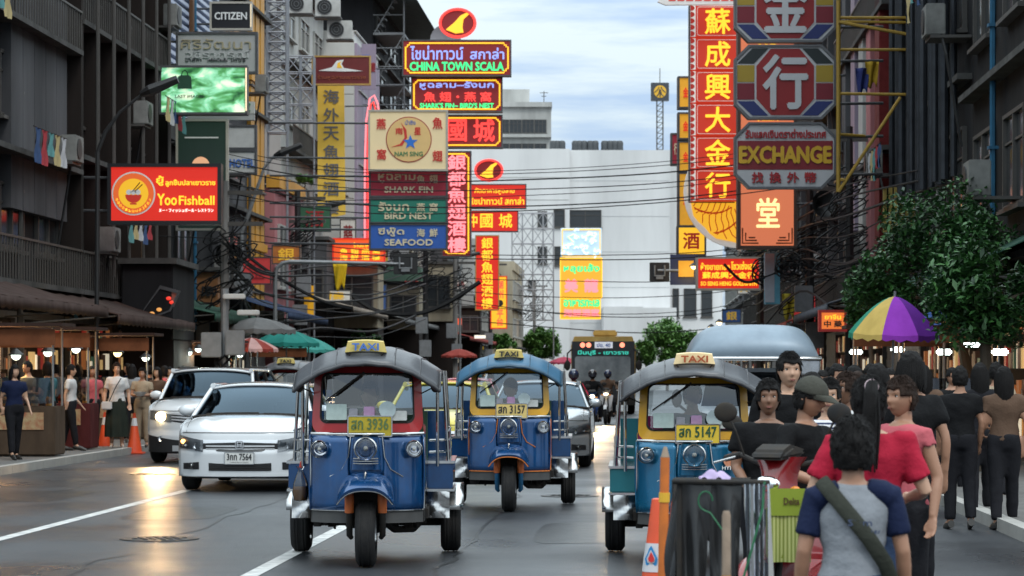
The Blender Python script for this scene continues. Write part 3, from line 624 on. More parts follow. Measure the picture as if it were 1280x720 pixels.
def tri(label, y0, y1, mat, th, zh, en, thw):
    sign(label, 463, y0, 558, y1, 85.5, mat, [(th, 463 + 10 + thw / 2, y0 + 9, thw, 11, T_CRM, .3), (zh[0], 526, y0 + 10, 10, 10, T_CRM, .2), (zh[1], 542, y0 + 10, 10, 10, T_CRM, .2), (en, 511, y1 - 8, 60, 7.5, T_CRM, .35)], frame=msteel, dep=.2, arms=-3.4)
tri('maroon board reading SHARK FIN, first under the cream NAM SING box', 214, 245, M('dark_red_panel', (.26, .012, .03), .5, grime=.1, em=.2), 'หูฉลาม', '魚翅', 'SHARK FIN', 46)
tri('green board reading BIRD NEST', 249, 278, GRN_PNL, 'รังนก', '燕窩', 'BIRD NEST', 38)
tri('blue board reading SEAFOOD', 281, 311, BLU_PNL, 'ซีฟู๊ด', '海鮮', 'SEAFOOD', 32)
# --- neon group at 120 m
D1 = 120
def finlogo(cx, cy, rx, ry, lab, D):
    def f(r, l, k):
        c = l(cx, cy); neon_outline([(c[0] + rx * k * cos(a * pi / 12), -.05, c[2] + ry * k * sin(a * pi / 12)) for a in range(24)], N_RED, r, .07)
        B().prism([l(cx + a * rx / 18, cy + b * ry / 15)[::2] for a, b in ((-12, 7), (-3, -1), (3, -8), (9, -11), (12, -10), (6, -4), (5, 4), (6, 10), (-2, 11))], -.06, -.003).build('fin_emblem', N_YEL, r)
    k = D / F; n = 28
    return sign(lab, cx - rx, cy - ry, cx + rx, cy + ry, D, MAR2, poly=[(cx + rx * cos(2 * pi * i / n), cy - ry * sin(2 * pi * i / n)) for i in range(n)], kids=f, frame=None)
finlogo(572, 29, 22, 17.5, 'oval neon sign with a yellow fin, above CHINA TOWN SCALA', D1)
B_ = N_YEL
sign('wide neon sign reading CHINA TOWN SCALA in green', 504, 51, 638, 94, D1, MAR2, [('ไชน่าทาวน์', 546, 66, 66, 17, N_BLU, .3), ('สกาล่า', 609, 67, 42, 14, N_BLU, .3), ('CHINA TOWN SCALA', 571, 83, 117, 10.5, N_GRN, .45)], frame=msteel, dep=.5, border=(N_YEL, 3), arms=-4.5)
sign("neon sign reading SHARK'S FIN BIRD'S NEST below the Scala sign", 515, 98, 627, 139, D1 + .5, MAR2, [('หูฉลาม–รังนก', 571, 107, 92, 10, N_BLU, .3), ('魚 翅・燕 窩', 572, 121, 84, 12, N_RED, .3), ("SHARK'S FIN~ BIRD'S NEST", 571, 132, 92, 6, N_GRN, .3)], frame=msteel, dep=.5, border=(N_YEL, 2.5), arms=-4.8)
sign('neon sign with two big Chinese characters, right of the NAM SING box', 520, 145, 627, 184, D1 + 1, MAR2, [('中', 540, 164, 20, 26, N_RED, .5), ('國', 571, 163, 24, 27, N_RED, .6), ('城', 605, 163, 26, 28, N_RED, .6)], frame=msteel, dep=.5, border=(N_YEL, 2.5), arms=-5)
sign('tall vertical neon sign of six pink-red characters', 553, 190, 588, 320, D1 + .2, MAR2, [(c, 571, 203 + i * 20.6, 22, 18, N_PINK, .5) for i, c in enumerate('銀都魚翅酒樓')], frame=msteel, dep=.5, border=(N_YEL, 2.5), arms=-4)
D2 = 150
finlogo(611, 213, 17, 13, 'small oval fin sign over the red Thai restaurant boards', D2)
sign('red lightbox with two lines of yellow Thai writing, right of the neon column', 588, 231, 657, 260, D2, R_LIT, [('ภัตตาคารหูฉลาม', 618, 239, 50, 8, N_YEL, .2), ('ไชน่าทาวน์ สกาล่า', 622, 251, 66, 9, N_YEL, .25)], frame=msteel, dep=.4, arms=-5)
sign('small red lightbox with two yellow characters below the Thai one', 588, 264, 647, 289, D2, R_LIT, [('中', 592, 276, 9, 16, N_YEL, .3), ('國', 608, 276, 15, 17, N_YEL, .35), ('城', 632, 276, 16, 17, N_YEL, .35)], frame=msteel, dep=.4, arms=-5)
sign('long red vertical lightbox with six yellow characters', 595, 295, 623, 387, D2, R_LIT, [(c, 609, 304 + i * 15, 14, 13, N_YEL, .3) for i, c in enumerate('銀都魚翅酒樓')], frame=M('gold_frame'), dep=.5, arms=-4)
sign('slim yellow vertical lightbox with red characters', 614, 346, 633, 410, D2 + 8, Y_LIT, [(c, 625, y, 8, 10, N_RED, .2) for c, y in (('潮', 356), ('州', 368), ('平', 392), ('台', 402))], frame=R_LIT, dep=.4, arms=-5,
     kids=lambda r, l, k: B().prism(circ(l(625, 379)[0], l(625, 379)[2], .2), -.03, -.003).build('emblem', T_BLK, r))
sign('orange-red lit menu board with rows of yellow writing above the cream bay', 417, 299, 480, 327, 111, O_LIT, [('ร้านอาหารทะเล', 460, 306, 36, 6, N_YEL, .15), ('魚 翅 燕 窩', 450, 314, 50, 6, N_YEL, .15), ('海 鮮 酒 樓', 450, 322, 50, 6, N_YEL, .15)], frame=R_LIT, dep=.3, arms=-1.5)
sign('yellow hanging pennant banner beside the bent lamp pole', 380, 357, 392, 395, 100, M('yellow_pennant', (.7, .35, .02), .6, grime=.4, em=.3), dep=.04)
# --- far neon in front of the white block
D3 = 200
def ornate(r, l, k):
    b = B(); random.seed(3)
    for i in range(26):
        x, y = random.uniform(705, 748), random.uniform(288, 318); a = random.uniform(0, 6)
        b.tube([l(x, y, -.06), l(x + 4 * cos(a), y + 3 * sin(a), -.06), l(x + 6 * cos(a + .8), y + 5 * sin(a + .8), -.06)], .07, 5)
    b.build('neon_tube', lit('ornate_glow', (.65, .85, 1), 1.5), r)
    neon_outline([l(703, 320, -.07), l(703, 287, -.07), l(750, 287, -.07), l(750, 320, -.07)], N_YEL, r, .05)
    for s in (-1, 1): neon_outline([l(727 + s * 3, 297, -.08), l(727 + s * 10, 293, -.08), l(727 + s * 17, 296, -.08), l(727 + s * 10, 303, -.08)], lit('neon_lime', (.6, 1, .45), 1.4), r, .07, False)
sign('far pale neon board of curling dragons on top of the yellow neon', 701, 285, 752, 321, D3, M('pale_blue_neon_panel', (.45, .60, .75), .5, grime=.3, scale=1, em=.45), dep=.4, kids=ornate)
YN = lit('glowing_amber_panel', (.95, .45, .03), .8)
sign('far yellow neon board with green Thai and two pink characters', 701, 323, 752, 372, D3, YN, [('หลุยเล้ง', 727, 336, 44, 12, N_GRN, .5), ('美', 714, 357, 16, 16, N_PINK, .8), ('龍', 739, 357, 17, 16, N_PINK, .8)], frame=N_YEL, dep=.4, ft=.06)
sign('far low amber neon board, bottom of the stack before the white block', 701, 373, 750, 398, D3, YN, [('อาหารทะเล', 727, 379, 44, 8, N_GRN, .6), ('海鮮酒家', 727, 391, 44, 9, N_PINK, .8)], frame=N_YEL, dep=.4, ft=.06)
# --- right side
D4 = 88
r = thing('sign_column', 'tall red column sign with six yellow characters', 'sign', tuple(P(900, 252, D4))); k = D4 / F
mlp = M('column_edge_white', (.75, .72, .68), .4, grime=.1, em=.25)
for i, (c, y0) in enumerate(zip('蘇成興大金行', (7, 48, 89, 130, 171, 212))):
    z0, z1 = (252 - y0 - 39) * k, (252 - y0) * k
    p = B().bx(-37 * k, 35 * k, 0, .5, z0, z1).build('panel', R_COL, r)
    text(c, 31 * k, 31 * k, N_YEL, p, (-3 * k, -.006, (z0 + z1) / 2), .05, .5 * k)
    b = B(); zz = z0; B().bx(-37.6 * k, -30.5 * k, -.02, -.003, z0, z1).build('edging', mlp, p)
    for j in range(5): b.prism([(-36.8 * k + 5 * k * cos(a * pi / 8) * (1), z0 + (j * 8 + 3.8) * k + 3.4 * k * sin(a * pi / 8)) for a in range(-4, 5)], -.03, -.021)
    b.build('scallop', lit('scallop_red', (.45, .02, .01), .6), p)
    B().ring(rr(2 * k, (z0 + z1) / 2, 61 * k, 36 * k, .06, 2), rr(2 * k, (z0 + z1) / 2, 60 * k, 35 * k, .05, 2), -.02, -.003).build('white_line', mlp, p)
B().bx(-38.5 * k, -37.2 * k, -.05, .5, 0, 246 * k).build('frame', msteel, r)
B().bx(-37 * k, 20 * k, .505, .7, 0, 246 * k).build('backing_panel', msteel, r)
sign('curved red and white canopy sign tip at the very top of the red column', 822, -12, 930, 6, 87, M('white_rim', (.7, .68, .66), .5, em=.2), poly=[(822, 2), (832, 6), (930, 5), (930, -14), (835, -14)],
     kids=lambda r, l, k: [B().prism([(l(840 + j * 11, 1)[0] + 4.5 * k * cos(a * pi / 6), l(0, 1)[2] + 4.5 * k * sin(a * pi / 6)) for a in range(7)], -.02, -.003).build('scallop', R_LIT, r) for j in range(8)])
def gold(r, l, k):
    c = l(925, 240); g = lit('gold_glow', (.95, .48, .03), .8)
    n = 40; B().prism([(c[0] + (64 + 1.5 * sin(i * 1.7)) * k * cos(2 * pi * i / n), c[2] + (64 + 1.5 * sin(i * 1.7)) * k * sin(2 * pi * i / n)) for i in range(n)], -.05, -.003).build('gold_disc', g, r)
    b = B(); random.seed(5)
    for j in range(15):
        a = radians(182 + j * 6.2); pts = []
        for q in range(7): rad = (22 + q * 6.5) * k; aa = a + .16 * sin(q * 1.1 + j); pts.append((c[0] + rad * cos(aa), -.06, c[2] + rad * sin(aa)))
        b.tube(pts, .018, 5)
    b.build('line_art', lit('line_red', (.55, .05, .01), .6), r); b = B()
    for j in range(9):
        x, y = 870 + (j % 5) * 11, 228 + (j // 5) * 9; q = l(x, y, -.06); b.tube([(q[0] + .16 * cos(t * .7), -.065, q[2] + .12 * sin(t * .7)) for t in range(8)], .02, 5)
    b.build('scroll_art', lit('line_red', (.55, .05, .01), .6), r)
n = 40
sign('golden round emblem with flowing red lines under the red column', 855, 168, 995, 312, D4 + 1, mlp, poly=[(925 + 70 * cos(2 * pi * i / n), 240 - 70 * sin(2 * pi * i / n)) for i in range(n)], dep=.3, kids=gold)
for i, (y0, y1) in enumerate(((97, 134), (142, 173), (178, 214), (217, 282))):
    sign(('topmost thin yellow box sign left of the red column', 'second thin yellow box sign left of the red column', 'third thin yellow box sign left of the red column', 'lowest and longest thin yellow box sign left of the red column')[i], 849, y0, 862 if i < 3 else 867, y1, 92, M('amber_box', (.7, .33, .02), .5, grime=.3, em=.4), [('金', 857, (y0 + y1) / 2, 6, 12, R_LIT, .2)], frame=msteel, dep=.6)
sign('small dark red box sign left of the thin yellow ones', 840, 168, 849, 205, 95, M('dark_red_panel'), [('行', 845, 186, 5, 14, T_CRM, .2)], frame=msteel, dep=.4)
sign('yellow square lightbox with one red character, under the golden emblem', 848, 284, 881, 318, 91, Y_LIT, [('酒', 864, 301, 20, 20, lit('sign_red_ink', (.5, .01, .01), .4), .5)], frame=msteel, dep=.5)
def octo(label, y0, y1, ch, s=1.0):
    def f(r, l, k):
        h = y1 - y0; cx = 981.5; cy = (y0 + y1) / 2
        W_ = M('octagon_white', (.46, .46, .48), .45, grime=.12); cut = 26
        ins = [(cx - 36, cy - 20), (cx - 18, y0 + 3), (cx + 18, y0 + 3), (cx + 36, cy - 20), (cx + 36, cy + 21), (cx + 18, y1 - 3), (cx - 18, y1 - 3), (cx - 36, cy + 21)]
        B().prism([l(a, b)[::2] for a, b in [(cx + (a - cx) * 1.03, cy + (b - cy) * 1.03) for a, b in ins]], -.008, -.002).build('inner_outline', W_, r)
        B().prism([l(a, b)[::2] for a, b in ins], -.014, -.009).build('inner_octagon', M('octagon_red', (.26, .012, .015), .45, grime=.15), r)
        for sx in (-1, 1):
            def q(x): return cx + sx * x
            for pts, c, nm in (([(60, cy - 21), (38.5, cy - 21), (38.5, cy), (60, cy)], (.34, .23, .02), 'yellow_block'), ([(60, cy + 1.5), (38.5, cy + 1.5), (38.5, cy + 22), (60, cy + 22)], (.17, .008, .02), 'maroon_block'),
                               ([(60, cy + 24), (39, cy + 24), (21, y1 - 2.5), (41, y1 - 2.5)], (.015, .025, .13), 'blue_block'), ([(60, cy - 23), (39, cy - 23), (21, y0 + 2.5), (41, y0 + 2.5)], (.012, .018, .02), 'black_block')):
                B().prism([l(q(a), b)[::2] for a, b in pts], -.012, -.003).build(nm, M(nm, c, .45, grime=.15), r)
        text(ch, 54 * k, 66 * k, M('octagon_character', (.50, .50, .52), .45, grime=.1), r, l(cx, cy, -.015), .03, 1.6 * k)
    sign(label, 920, y0, 1043, y1, 60, M('octagon_white', (.46, .46, .48), .45, grime=.12), oct_=17, frame=M('octagon_frame', (.15, .15, .16), .4, metal=.6), dep=.25, arms=1.2, kids=f, ft=.04)
octo('upper octagonal sign with a grey character, cut by the top edge', -38, 51, '金'); octo('lower octagonal red sign with one big grey character', 58, 147, '行')
def exch(r, l, k):
    B().bx(l(922, 0)[0], l(1041, 0)[0], -.01, -.002, l(0, 212)[2], l(0, 176)[2]).build('maroon_band', M('exchange_maroon', (.20, .01, .018), .45, grime=.15), r)
sign('octagonal board reading EXCHANGE in yellow', 920, 155, 1043, 234, 60, M('octagon_white'), [('รับแลกเงินตราต่างประเทศ', 982, 167, 100, 11, T_RED, .35), ('EXCHANGE', 981.5, 193.5, 114, 20, M('exchange_yellow', (.62, .36, .02), .45), 1.2), ('找', 947, 222, 14, 13, T_RED, .4), ('換', 969, 222, 14, 13, T_RED, .4), ('外', 991, 222, 14, 13, T_RED, .4), ('幣', 1013, 222, 14, 13, T_RED, .4)], oct_=17, frame=M('octagon_frame', (.15, .15, .16), .4, metal=.6), dep=.25, arms=1.2, kids=exch, ft=.04)
def fret(r, l, k):
    g = lit('box_cream', (1, .72, .3), 1.3); dk = M('fret_brown', (.15, .04, .02), .6)
    b = B()
    for sx in (-1, 1):
        for o_ in range(3):
            x = 959 + sx * (31 - o_ * 4); b.tube([l(x, 285 + o_ * 6, -.03), l(x, 304 - o_ * 3.5, -.03), l(x - sx * (20 - o_ * 6), 304 - o_ * 3.5, -.03)], .022, 4)
    b.build('fret_corner', dk, r)
sign('glowing orange-pink lightbox with one cream character, hanging behind the octagons', 925, 40, 993, 308, 75, lit('orange_pink_glow', (.70, .19, .085), .75), [('成', 960, 53, 28, 26, N_YEL, .5), ('合', 960, 152, 28, 26, N_YEL, .5), ('堂', 960, 266, 28, 36, lit('box_cream', (1, .72, .3), 1.3), .6)], frame=M('dark_wood_frame', (.06, .03, .02), .5), dep=.5, ft=.07, arms=2.2, kids=fret)
sign('navy board with an amber strip light, left of the red goldsmith sign', 838, 318, 872, 356, 84, M('navy_panel', (.015, .03, .10), .5), dep=.15, kids=lambda r, l, k: B().bx(l(848, 0)[0], l(867, 0)[0], -.06, -.003, l(0, 346)[2], l(0, 326)[2]).build('light_strip', M('amber_box', (.7, .33, .02), .5, grime=.3, em=.4), r))
sign('red lightbox reading SO SENG HENG GOLDSMITH', 872, 323, 949, 361, 80, R_LIT, [('ห้างขายทอง', 894, 333, 36, 9, N_YEL, .2), ('โซวเซ่งเฮง', 929, 332, 30, 10, N_YEL, .2), ('蘇成興大金行', 911, 344, 66, 8, N_YEL, .3), ('SO SENG HENG GOLDSMITH', 911, 354.5, 70, 5, N_YEL, .15)], frame=mpale, dep=.3, arms=2)
sign('blue and grey upright sign box right of the goldsmith sign', 957, 316, 975, 380, 76, M('upright_blue', (.10, .33, .45), .5, grime=.4), dep=.5, frame=None, kids=lambda r, l, k: B().bx(l(957, 0)[0] - .02, l(968, 0)[0], -.03, -.003, .05, 63 * k).build('grey_face', M('upright_grey', (.35, .37, .42), .5), r))
sign('small orange lightbox in the shade beside the rainbow parasol', 1026, 390, 1056, 412, 62, lit('small_orange', (.85, .2, .04), .8), [('ยาจีน', 1041, 396, 20, 6, N_YEL, .1), ('中 藥', 1041, 405, 22, 8, T_BLK, .2)], frame=R_DIM, dep=.2)
sign('green lit strip sign above the goldsmith sign', 922, 302, 956, 310, 82, M('green_lit_strip', (.02, .25, .08), .5, em=.4), dep=.15)
for i, (x, y, w_, h_, c, lab) in enumerate(((500, 408, 30, 6, (.1, .9, .2), 'green lit shop strip under the far left shops'), (410, 420, 18, 4, (1, .9, .6), 'white tube light over a far shop'), (545, 418, 40, 9, (.9, .85, .6), 'pale yellow lit shop front behind the wires'), (560, 402, 34, 8, (.9, .12, .05), 'red lit shop fascia in the far left row'), (600, 421, 14, 4, (1, .95, .8), 'small white shop light by the far pole'), (525, 401, 26, 3, (1, .9, .7), 'warm tube light above the red shop fascia'))):
    sign(lab, x - w_ / 2, y - h_ / 2, x + w_ / 2, y + h_ / 2, 150 + i, lit('shop_light_%d' % i, c, 1.0), dep=.15, name='shop_light', cat='light')
# ------------------------------------------------------------------ street furniture, cables, trees
mpole = M('concrete_pole', (.22, .21, .20), .85, grime=.5, scale=2, streak=4); mcable = M('black_cable', (.012, .012, .013), .6, grime=0)
mgal = M('lamp_pole_grey', (.26, .27, .28), .5, metal=.4, grime=.4); mblk = M('matt_black', (.015, .015, .016), .5, grime=0)
def base_z(a): return .125 if (a < AL or a > AR) else 0
def upole(label, px, D, H, group=None, boxes=1, r0=.16, blk=False):
    p = P(px, 465, D); r = thing('utility_pole', label, 'utility pole', (p.x, D, .12), SRZ, group)
    B().tube([(0, 0, 0), (0, 0, H)], [r0, r0 * .7], 8).build('post', mblk if blk else mpole, r)
    for z in (H - .4, H - 1.3): B().bx(-1.1, 1.1, -.06, .06, z, z + .12).build('crossarm', mframe_d, r)
    for i in range(boxes): B().box((random.uniform(-.3, .3), -.3, 2.6 + i * 1.1), (.55, .35, .8)).build('service_box', mgal, r, bevel=.02)
    b = B(); random.seed(int(px))
    for i in range(14):   # tangle of slack wire hung on the pole
        z = H - 1 - random.random() * 2.2; w = random.uniform(.3, 1.0); dz = random.uniform(.3, 1.1); y = random.uniform(-.3, .3)
        b.tube([(w * cos(t * pi / 6), y + .1 * sin(t), z - dz * (sin(t * pi / 12) ** 2) + .25 * sin(t * pi / 6)) for t in range(13)], .022, 4)
    tag(b.build('wire_tangle', mcable, r), kind='stuff'); return r
upole('utility pole with grey boxes and cameras behind the white cars', 281, 74, 7, boxes=0)
upole('dark utility pole left of the fire stair tower', 372, 100, 8.6, boxes=3, blk=True)
upole('black cable-wrapped pole under the tall neon column', 532, 122, 9.0, boxes=2, blk=True)
upole('concrete pole just right of the tall neon column', 569, 138, 8.6, boxes=2)
upole('black pole beside the long red vertical lightbox', 613, 171, 9, boxes=2, blk=True)
upole('pole in front of the scaffold near the far neon boards', 668, 214, 9, boxes=1)
upole('dark pole draped in wires right of the orange lightbox', 1012, 78, 7.4, boxes=2, r0=.16, blk=True)
upole('thinner pole behind the blue upright sign', 950, 95, 8.5, boxes=1, blk=True)
upole('dark pole in the shade right of the EXCHANGE octagon', 1062, 68, 8.0, boxes=0, r0=.13, blk=True)
# camera pole on the left
r = thing('camera_pole', 'white steel pole with two bullet cameras and junction boxes', 'camera pole', tuple(ST(AL - .4, 63.5, .12)), 0)
B().tube([(0, 0, 0), (0, 0, 3.55)], .1, 10).build('post', mgal, r)
for x, z in ((.15, 3.35), (.5, 2.95)): 
    c = B().box((x + .1, -.15, z), (.55, .14, .13)).build('camera', M('camera_white', (.6, .6, .58), .4), r, bevel=.02)
for x, z, w in ((-.3, 2.15, .5), (.28, 2.2, .45)): B().box((x, -.2, z), (w, .3, .62)).build('junction_box', mgal, r, bevel=.02)
b = B()
for i in range(6): b.tube([(.25 * sin(t + i) , -.15, 1.9 - t * .2) for t in range(6)], .025, 5)
b.build('cable_loop', mcable, r)
def lamp(label, px, D, pts, head, lit_=False, thick=.07, dark=False):
    p = P(px, 465, D); k = D / F; r = thing('street_lamp', label, 'street lamp', (p.x, D, .12), 0)
    path = [(0, 0, 0)] + [((x - px) * k, 0, CH - .12 + (HY - y) * k) for x, y in pts]
    B().tube(path, [thick] * (len(path) - 2) + [thick * .7, thick * .6], 8).build('post', mblk if dark else mgal, r)
    if head:
        (x0, y0), (x1, y1) = head; a = Vector(((x0 - px) * k, 0, CH - .12 + (HY - y0) * k)); b_ = Vector(((x1 - px) * k, 0, CH - .12 + (HY - y1) * k))
        B().tube([a, (a * .75 + b_ * .25), b_], [.07, .13, .09], 8, ry=[.1, .2, .12]).build('lamp_head', mblk, r)
    return r
lamp('dark lamp arm reaching over the green billboard', 120, 56, [(122, 190), (132, 165), (150, 140), (180, 116)], ((176, 118), (222, 99)), thick=.05, dark=True)
lamp('street lamp with a slanting arm beside the yellow banner', 300, 88, [(302, 290), (310, 270), (330, 210), (345, 192)], ((343, 195), (377, 181)))
lamp('lamp with a yellowish arm above the menu board', 386, 104, [(386, 292), (388, 280), (400, 262), (410, 256)], ((408, 258), (432, 252)))
lamp('curved lamp arm far to the left of the white block', 575, 150, [(575, 340), (578, 325), (588, 318)], ((586, 319), (600, 316)))
r = lamp('white gantry pole with a long horizontal arm', 344, 84, [(344, 345), (346, 335), (353, 329), (362, 327), (470, 329), (505, 330)], None)
def panel_back(px0, py0, px1, py1, D, lab):
    p = P((px0 + px1) / 2, py1, D); w = (px1 - px0) * D / F; h = (py1 - py0) * D / F; r = thing('traffic_sign', lab, 'traffic sign', tuple(p), 0)
    B().bx(-w / 2, w / 2, 0, .05, 0, h).build('panel', mblk, r, bevel=.02)
    B().tube([(-w * .25, -.05, h * .85), (-w * .25, -.05, h * .3), (w * .25, -.05, h * .3), (w * .25, -.05, h * .85)], .035, 6).build('bracket', mgal, r)
    B().box((0, -.04, h * .22), (w * .35, .06, h * .18)).build('clamp', mgal, r); return r
panel_back(492, 317, 522, 343, 84, 'black back of a square traffic sign on the left gantry arm')
panel_back(812, 328, 837, 352, 84, 'black back of a square traffic sign on the right gantry arm')
lamp('right gantry pole with its arm reaching left over the road', 1003, 84, [(1003, 350), (1000, 342), (992, 338), (900, 338), (822, 338)], None)
def lamp_small(px, py, D, lab, e=4, c=(1, .72, .3)):
    r = thing('hanging_lamp', lab, 'lamp', tuple(P(px, py, D)), 0)
    B().sph((0, 0, 0), .09, 10, 8).build('bulb', lit('warm_bulb_%d' % int(e * 10), c, e), r); B().lathe([(.02, .12), (.05, .1), (.14, .02), (.15, 0)], n=12).build('shade', mblk, r)
    l = bpy.data.lights.new('lamp_light', 'POINT'); l.energy = 16 * e / 3.5; l.color = c; l.shadow_soft_size = .15; o = bpy.data.objects.new('lamp_light', l); COL.objects.link(o); o.parent = r; o.location = (0, 0, -.2)
lamp_small(867, 333, 83, 'lit amber street lamp in front of the navy board', 5); lamp_small(899, 403, 90, 'lit lamp low over the right side street', 5); lamp_small(889, 409, 92, 'dimmer lit lamp just left of a twin lamp', 4)
BN = ('warm bulb above the stall behind the white blouse woman', 'bulb highest under the left awnings, above the SUV roof', 'bulb over the rear of the white SUV', 'second bulb over the rear of the white SUV', 'bulb beside the white steel camera pole', 'bulb just left of the camera pole', 'bulb under the red striped parasol', 'warm bulb above the boy with the bowl', 'warm bulb near the left edge, middle of three', 'warm bulb near the left edge, rightmost of three', 'warm bulb at the very left edge')
for i, (px, py, D) in enumerate(((147, 441, 57), (214, 429, 68), (223, 440, 68), (236, 440, 69), (248, 436, 68), (259, 441, 70), (300, 443, 74), (182, 447, 60), (60, 440, 50), (95, 436, 52), (20, 444, 47))):
    lamp_small(px, py, D, BN[i], 6 if i == 0 else 3.5, (1, .7, .3) if i in (0, 7, 8, 9, 10) else (.85, 1, .9))
for i, (px, py, D) in enumerate(((1070, 440, 52), (1122, 437, 48), (1180, 440, 44), (1215, 430, 42), (1250, 440, 40))):
    tag(B().box((0, 0, 0), (.26, .12, .10), .2).build('tube_lamp', lit('cold_lamp', (.85, 1, .95), 6), loc=tuple(P(px, py, D)), bevel=.03), 'cold white stall lamp ' + ('beside the rainbow parasol edge', 'beneath the rainbow parasol', 'beneath the dark blue parasol', 'below the second tree', 'nearest the right edge')[i], 'lamp', 'cold stall lamps on the right')
# cables
def cable(pts, D, r=.022, lab=None, D2=None, thing_name='power_cable'):
    n = len(pts); P3 = []
    for i in range(n): P3.append(P(pts[i][0], pts[i][1], D + ((D2 or D) - D) * i / (n - 1)))
    res = []
    for i in range(n - 1):   # Catmull-Rom
        p0, p1, p2, p3 = P3[max(0, i - 1)], P3[i], P3[i + 1], P3[min(n - 1, i + 2)]
        for j in range(6):
            t = j / 6; res.append(.5 * ((2 * p1) + (-p0 + p2) * t + (2 * p0 - 5 * p1 + 4 * p2 - p3) * t * t + (-p0 + 3 * p1 - 3 * p2 + p3) * t ** 3))
    res.append(P3[-1]); c = res[0].copy()
    return tag(B().tube([q - c for q in res], r, 5).build(thing_name, mcable, loc=c), lab, 'cable', 'overhead cables across the street')
random.seed(11)
CN = ('thickest of the upper bunch crossing above SHARK FIN', 'second of the upper bunch, just under the thickest', 'third from the top of the upper bunch', 'upper of the two heavy ones over the green board', 'lower of the two heavy ones over the green board', 'nearly straight one between the two bunches', 'highest of all crossing the street', 'lone one sagging across the dragon board',
      'lone one just above the dragon board sag', 'level with the traffic sign backs', 'a little below the traffic sign backs', 'thick one low before the far amber board', 'thin one low before the far amber board', 'lowest, right above the bus')
W1 = [[(-40, 128), (130, 160), (300, 205), (440, 226), (640, 225), (860, 213), (1060, 182), (1320, 120)],
      [(-40, 140), (130, 170), (300, 215), (450, 236), (640, 237), (860, 226), (1060, 196), (1320, 140)],
      [(-40, 118), (130, 150), (300, 196), (440, 215), (640, 217), (860, 204), (1060, 176), (1320, 110)],
      [(-40, 165), (130, 190), (300, 232), (450, 256), (640, 258), (860, 246), (1060, 214), (1320, 160)],
      [(-40, 175), (130, 200), (300, 244), (450, 266), (640, 264), (860, 250), (1060, 222), (1320, 172)],
      [(-40, 200), (130, 222), (300, 250), (450, 250), (640, 245), (860, 232), (1060, 200), (1320, 150)],
      [(-40, 110), (130, 145), (300, 190), (440, 211), (640, 213), (860, 199), (1060, 168), (1320, 100)],
      [(-40, 280), (130, 292), (300, 300), (450, 318), (640, 324), (860, 322), (1060, 300), (1320, 250)],
      [(300, 290), (450, 312), (640, 319), (860, 316), (1000, 300)],
      [(400, 326), (560, 346), (700, 351), (860, 350), (1000, 322)],
      [(400, 338), (560, 362), (720, 372), (870, 368), (1000, 350)],
      [(560, 372), (660, 388), (760, 396), (860, 394), (950, 380)],
      [(400, 352), (560, 378), (720, 392), (870, 388), (980, 365)],
      [(600, 402), (700, 410), (800, 416), (900, 410), (960, 400)]]
for i, w in enumerate(W1): cable(w, (78, 78, 80, 76, 74, 82, 84, 72, 90, 95, 100, 120, 110, 130)[i], (.022, .016, .013, .020, .016, .012, .012, .016, .016, .016, .016, .022, .016, .028)[i], lab='black overhead cable, ' + CN[i])
LN = ['topmost of the bunch'] + ['%s from the top of the bunch' % q for q in ('second', 'third', 'fourth', 'fifth', 'sixth', 'seventh', 'eighth', 'ninth', 'tenth')]
for i in range(10):      # slack service wires along both rows
    y = 280 + i * 11; cable([(270 + i * 4, y), (330, y + 30 + random.random() * 20), (400, y + 42), (470, y + 34 + random.random() * 12), (532, y + 20)], 72, .02 + .012 * (i % 3), 'slack wire along the left shopfronts, %s' % LN[i], 112)
for i in range(9):
    y = 230 + i * 13; cable([(905 + i * 6, y + 70), (950, y + 60 + random.random() * 20), (1000, y + 30), (1060, y + 55 * random.random()), (1160, y - 20), (1320, y - 60)], 95, .018 + .008 * (i % 3), 'slack wire along the right shopfronts, %s' % LN[i], 45)
for o in bpy.data.objects:
    if o.name.startswith('power_cable') and 'slack' in o.get('label', ''): o['group'] = 'slack wires along the ' + ('left' if 'left' in o['label'] else 'right') + ' shopfronts'
def coil(px, py, D, R, lab, n=9):
    b = B(); random.seed(int(px + py))
    for i in range(n):
        q = R * random.uniform(.6, 1); cx, cz = random.uniform(-.2, .2), random.uniform(-.2, .2)
        b.tube([(cx + q * cos(t * pi / 8), random.uniform(-.1, .1), cz + q * .8 * sin(t * pi / 8)) for t in range(16)], .025, 4, closed=True)
    o = b.build('cable_coil', mcable, loc=tuple(P(px, py, D))); tag(o, lab, 'cable coil')
coil(290, 322, 74, .38, 'loose coil of black cable beside the ochre fins'); coil(962, 340, 78, .4, 'coil of black cable over the blue upright sign'); coil(990, 332, 74, .35, 'tangled coil of cable at the dark right-hand pole'); 
# heavy cable bundle on the right
cable([(905, 330), (930, 352), (960, 345), (1000, 330), (1040, 348)], 76, .045, 'thick black cable bundle below the orange-pink lightbox')
cable([(430, 362), (470, 388), (520, 392), (560, 378), (600, 352)], 110, .10, 'thick sagging cable bundle in front of the cream bay'); cable([(300, 312), (340, 342), (400, 375), (440, 386)], 88, .06, 'thick cable bundle past the pink shophouse')
r = thing('loudspeaker', 'black horn loudspeaker on the dark right-hand pole', 'loudspeaker', tuple(P(1028, 255, 71)), .4)
B().lathe([(.0, .4), (.08, .38), (.12, .2), (.38, -.1), (.36, -.08), (.1, .2)], ax='y', n=16).build('horn', mblk, r, smooth=30); B().tube([(0, .3, 0), (.0, .5, -.5)], .03, 6).build('bracket', mblk, r)

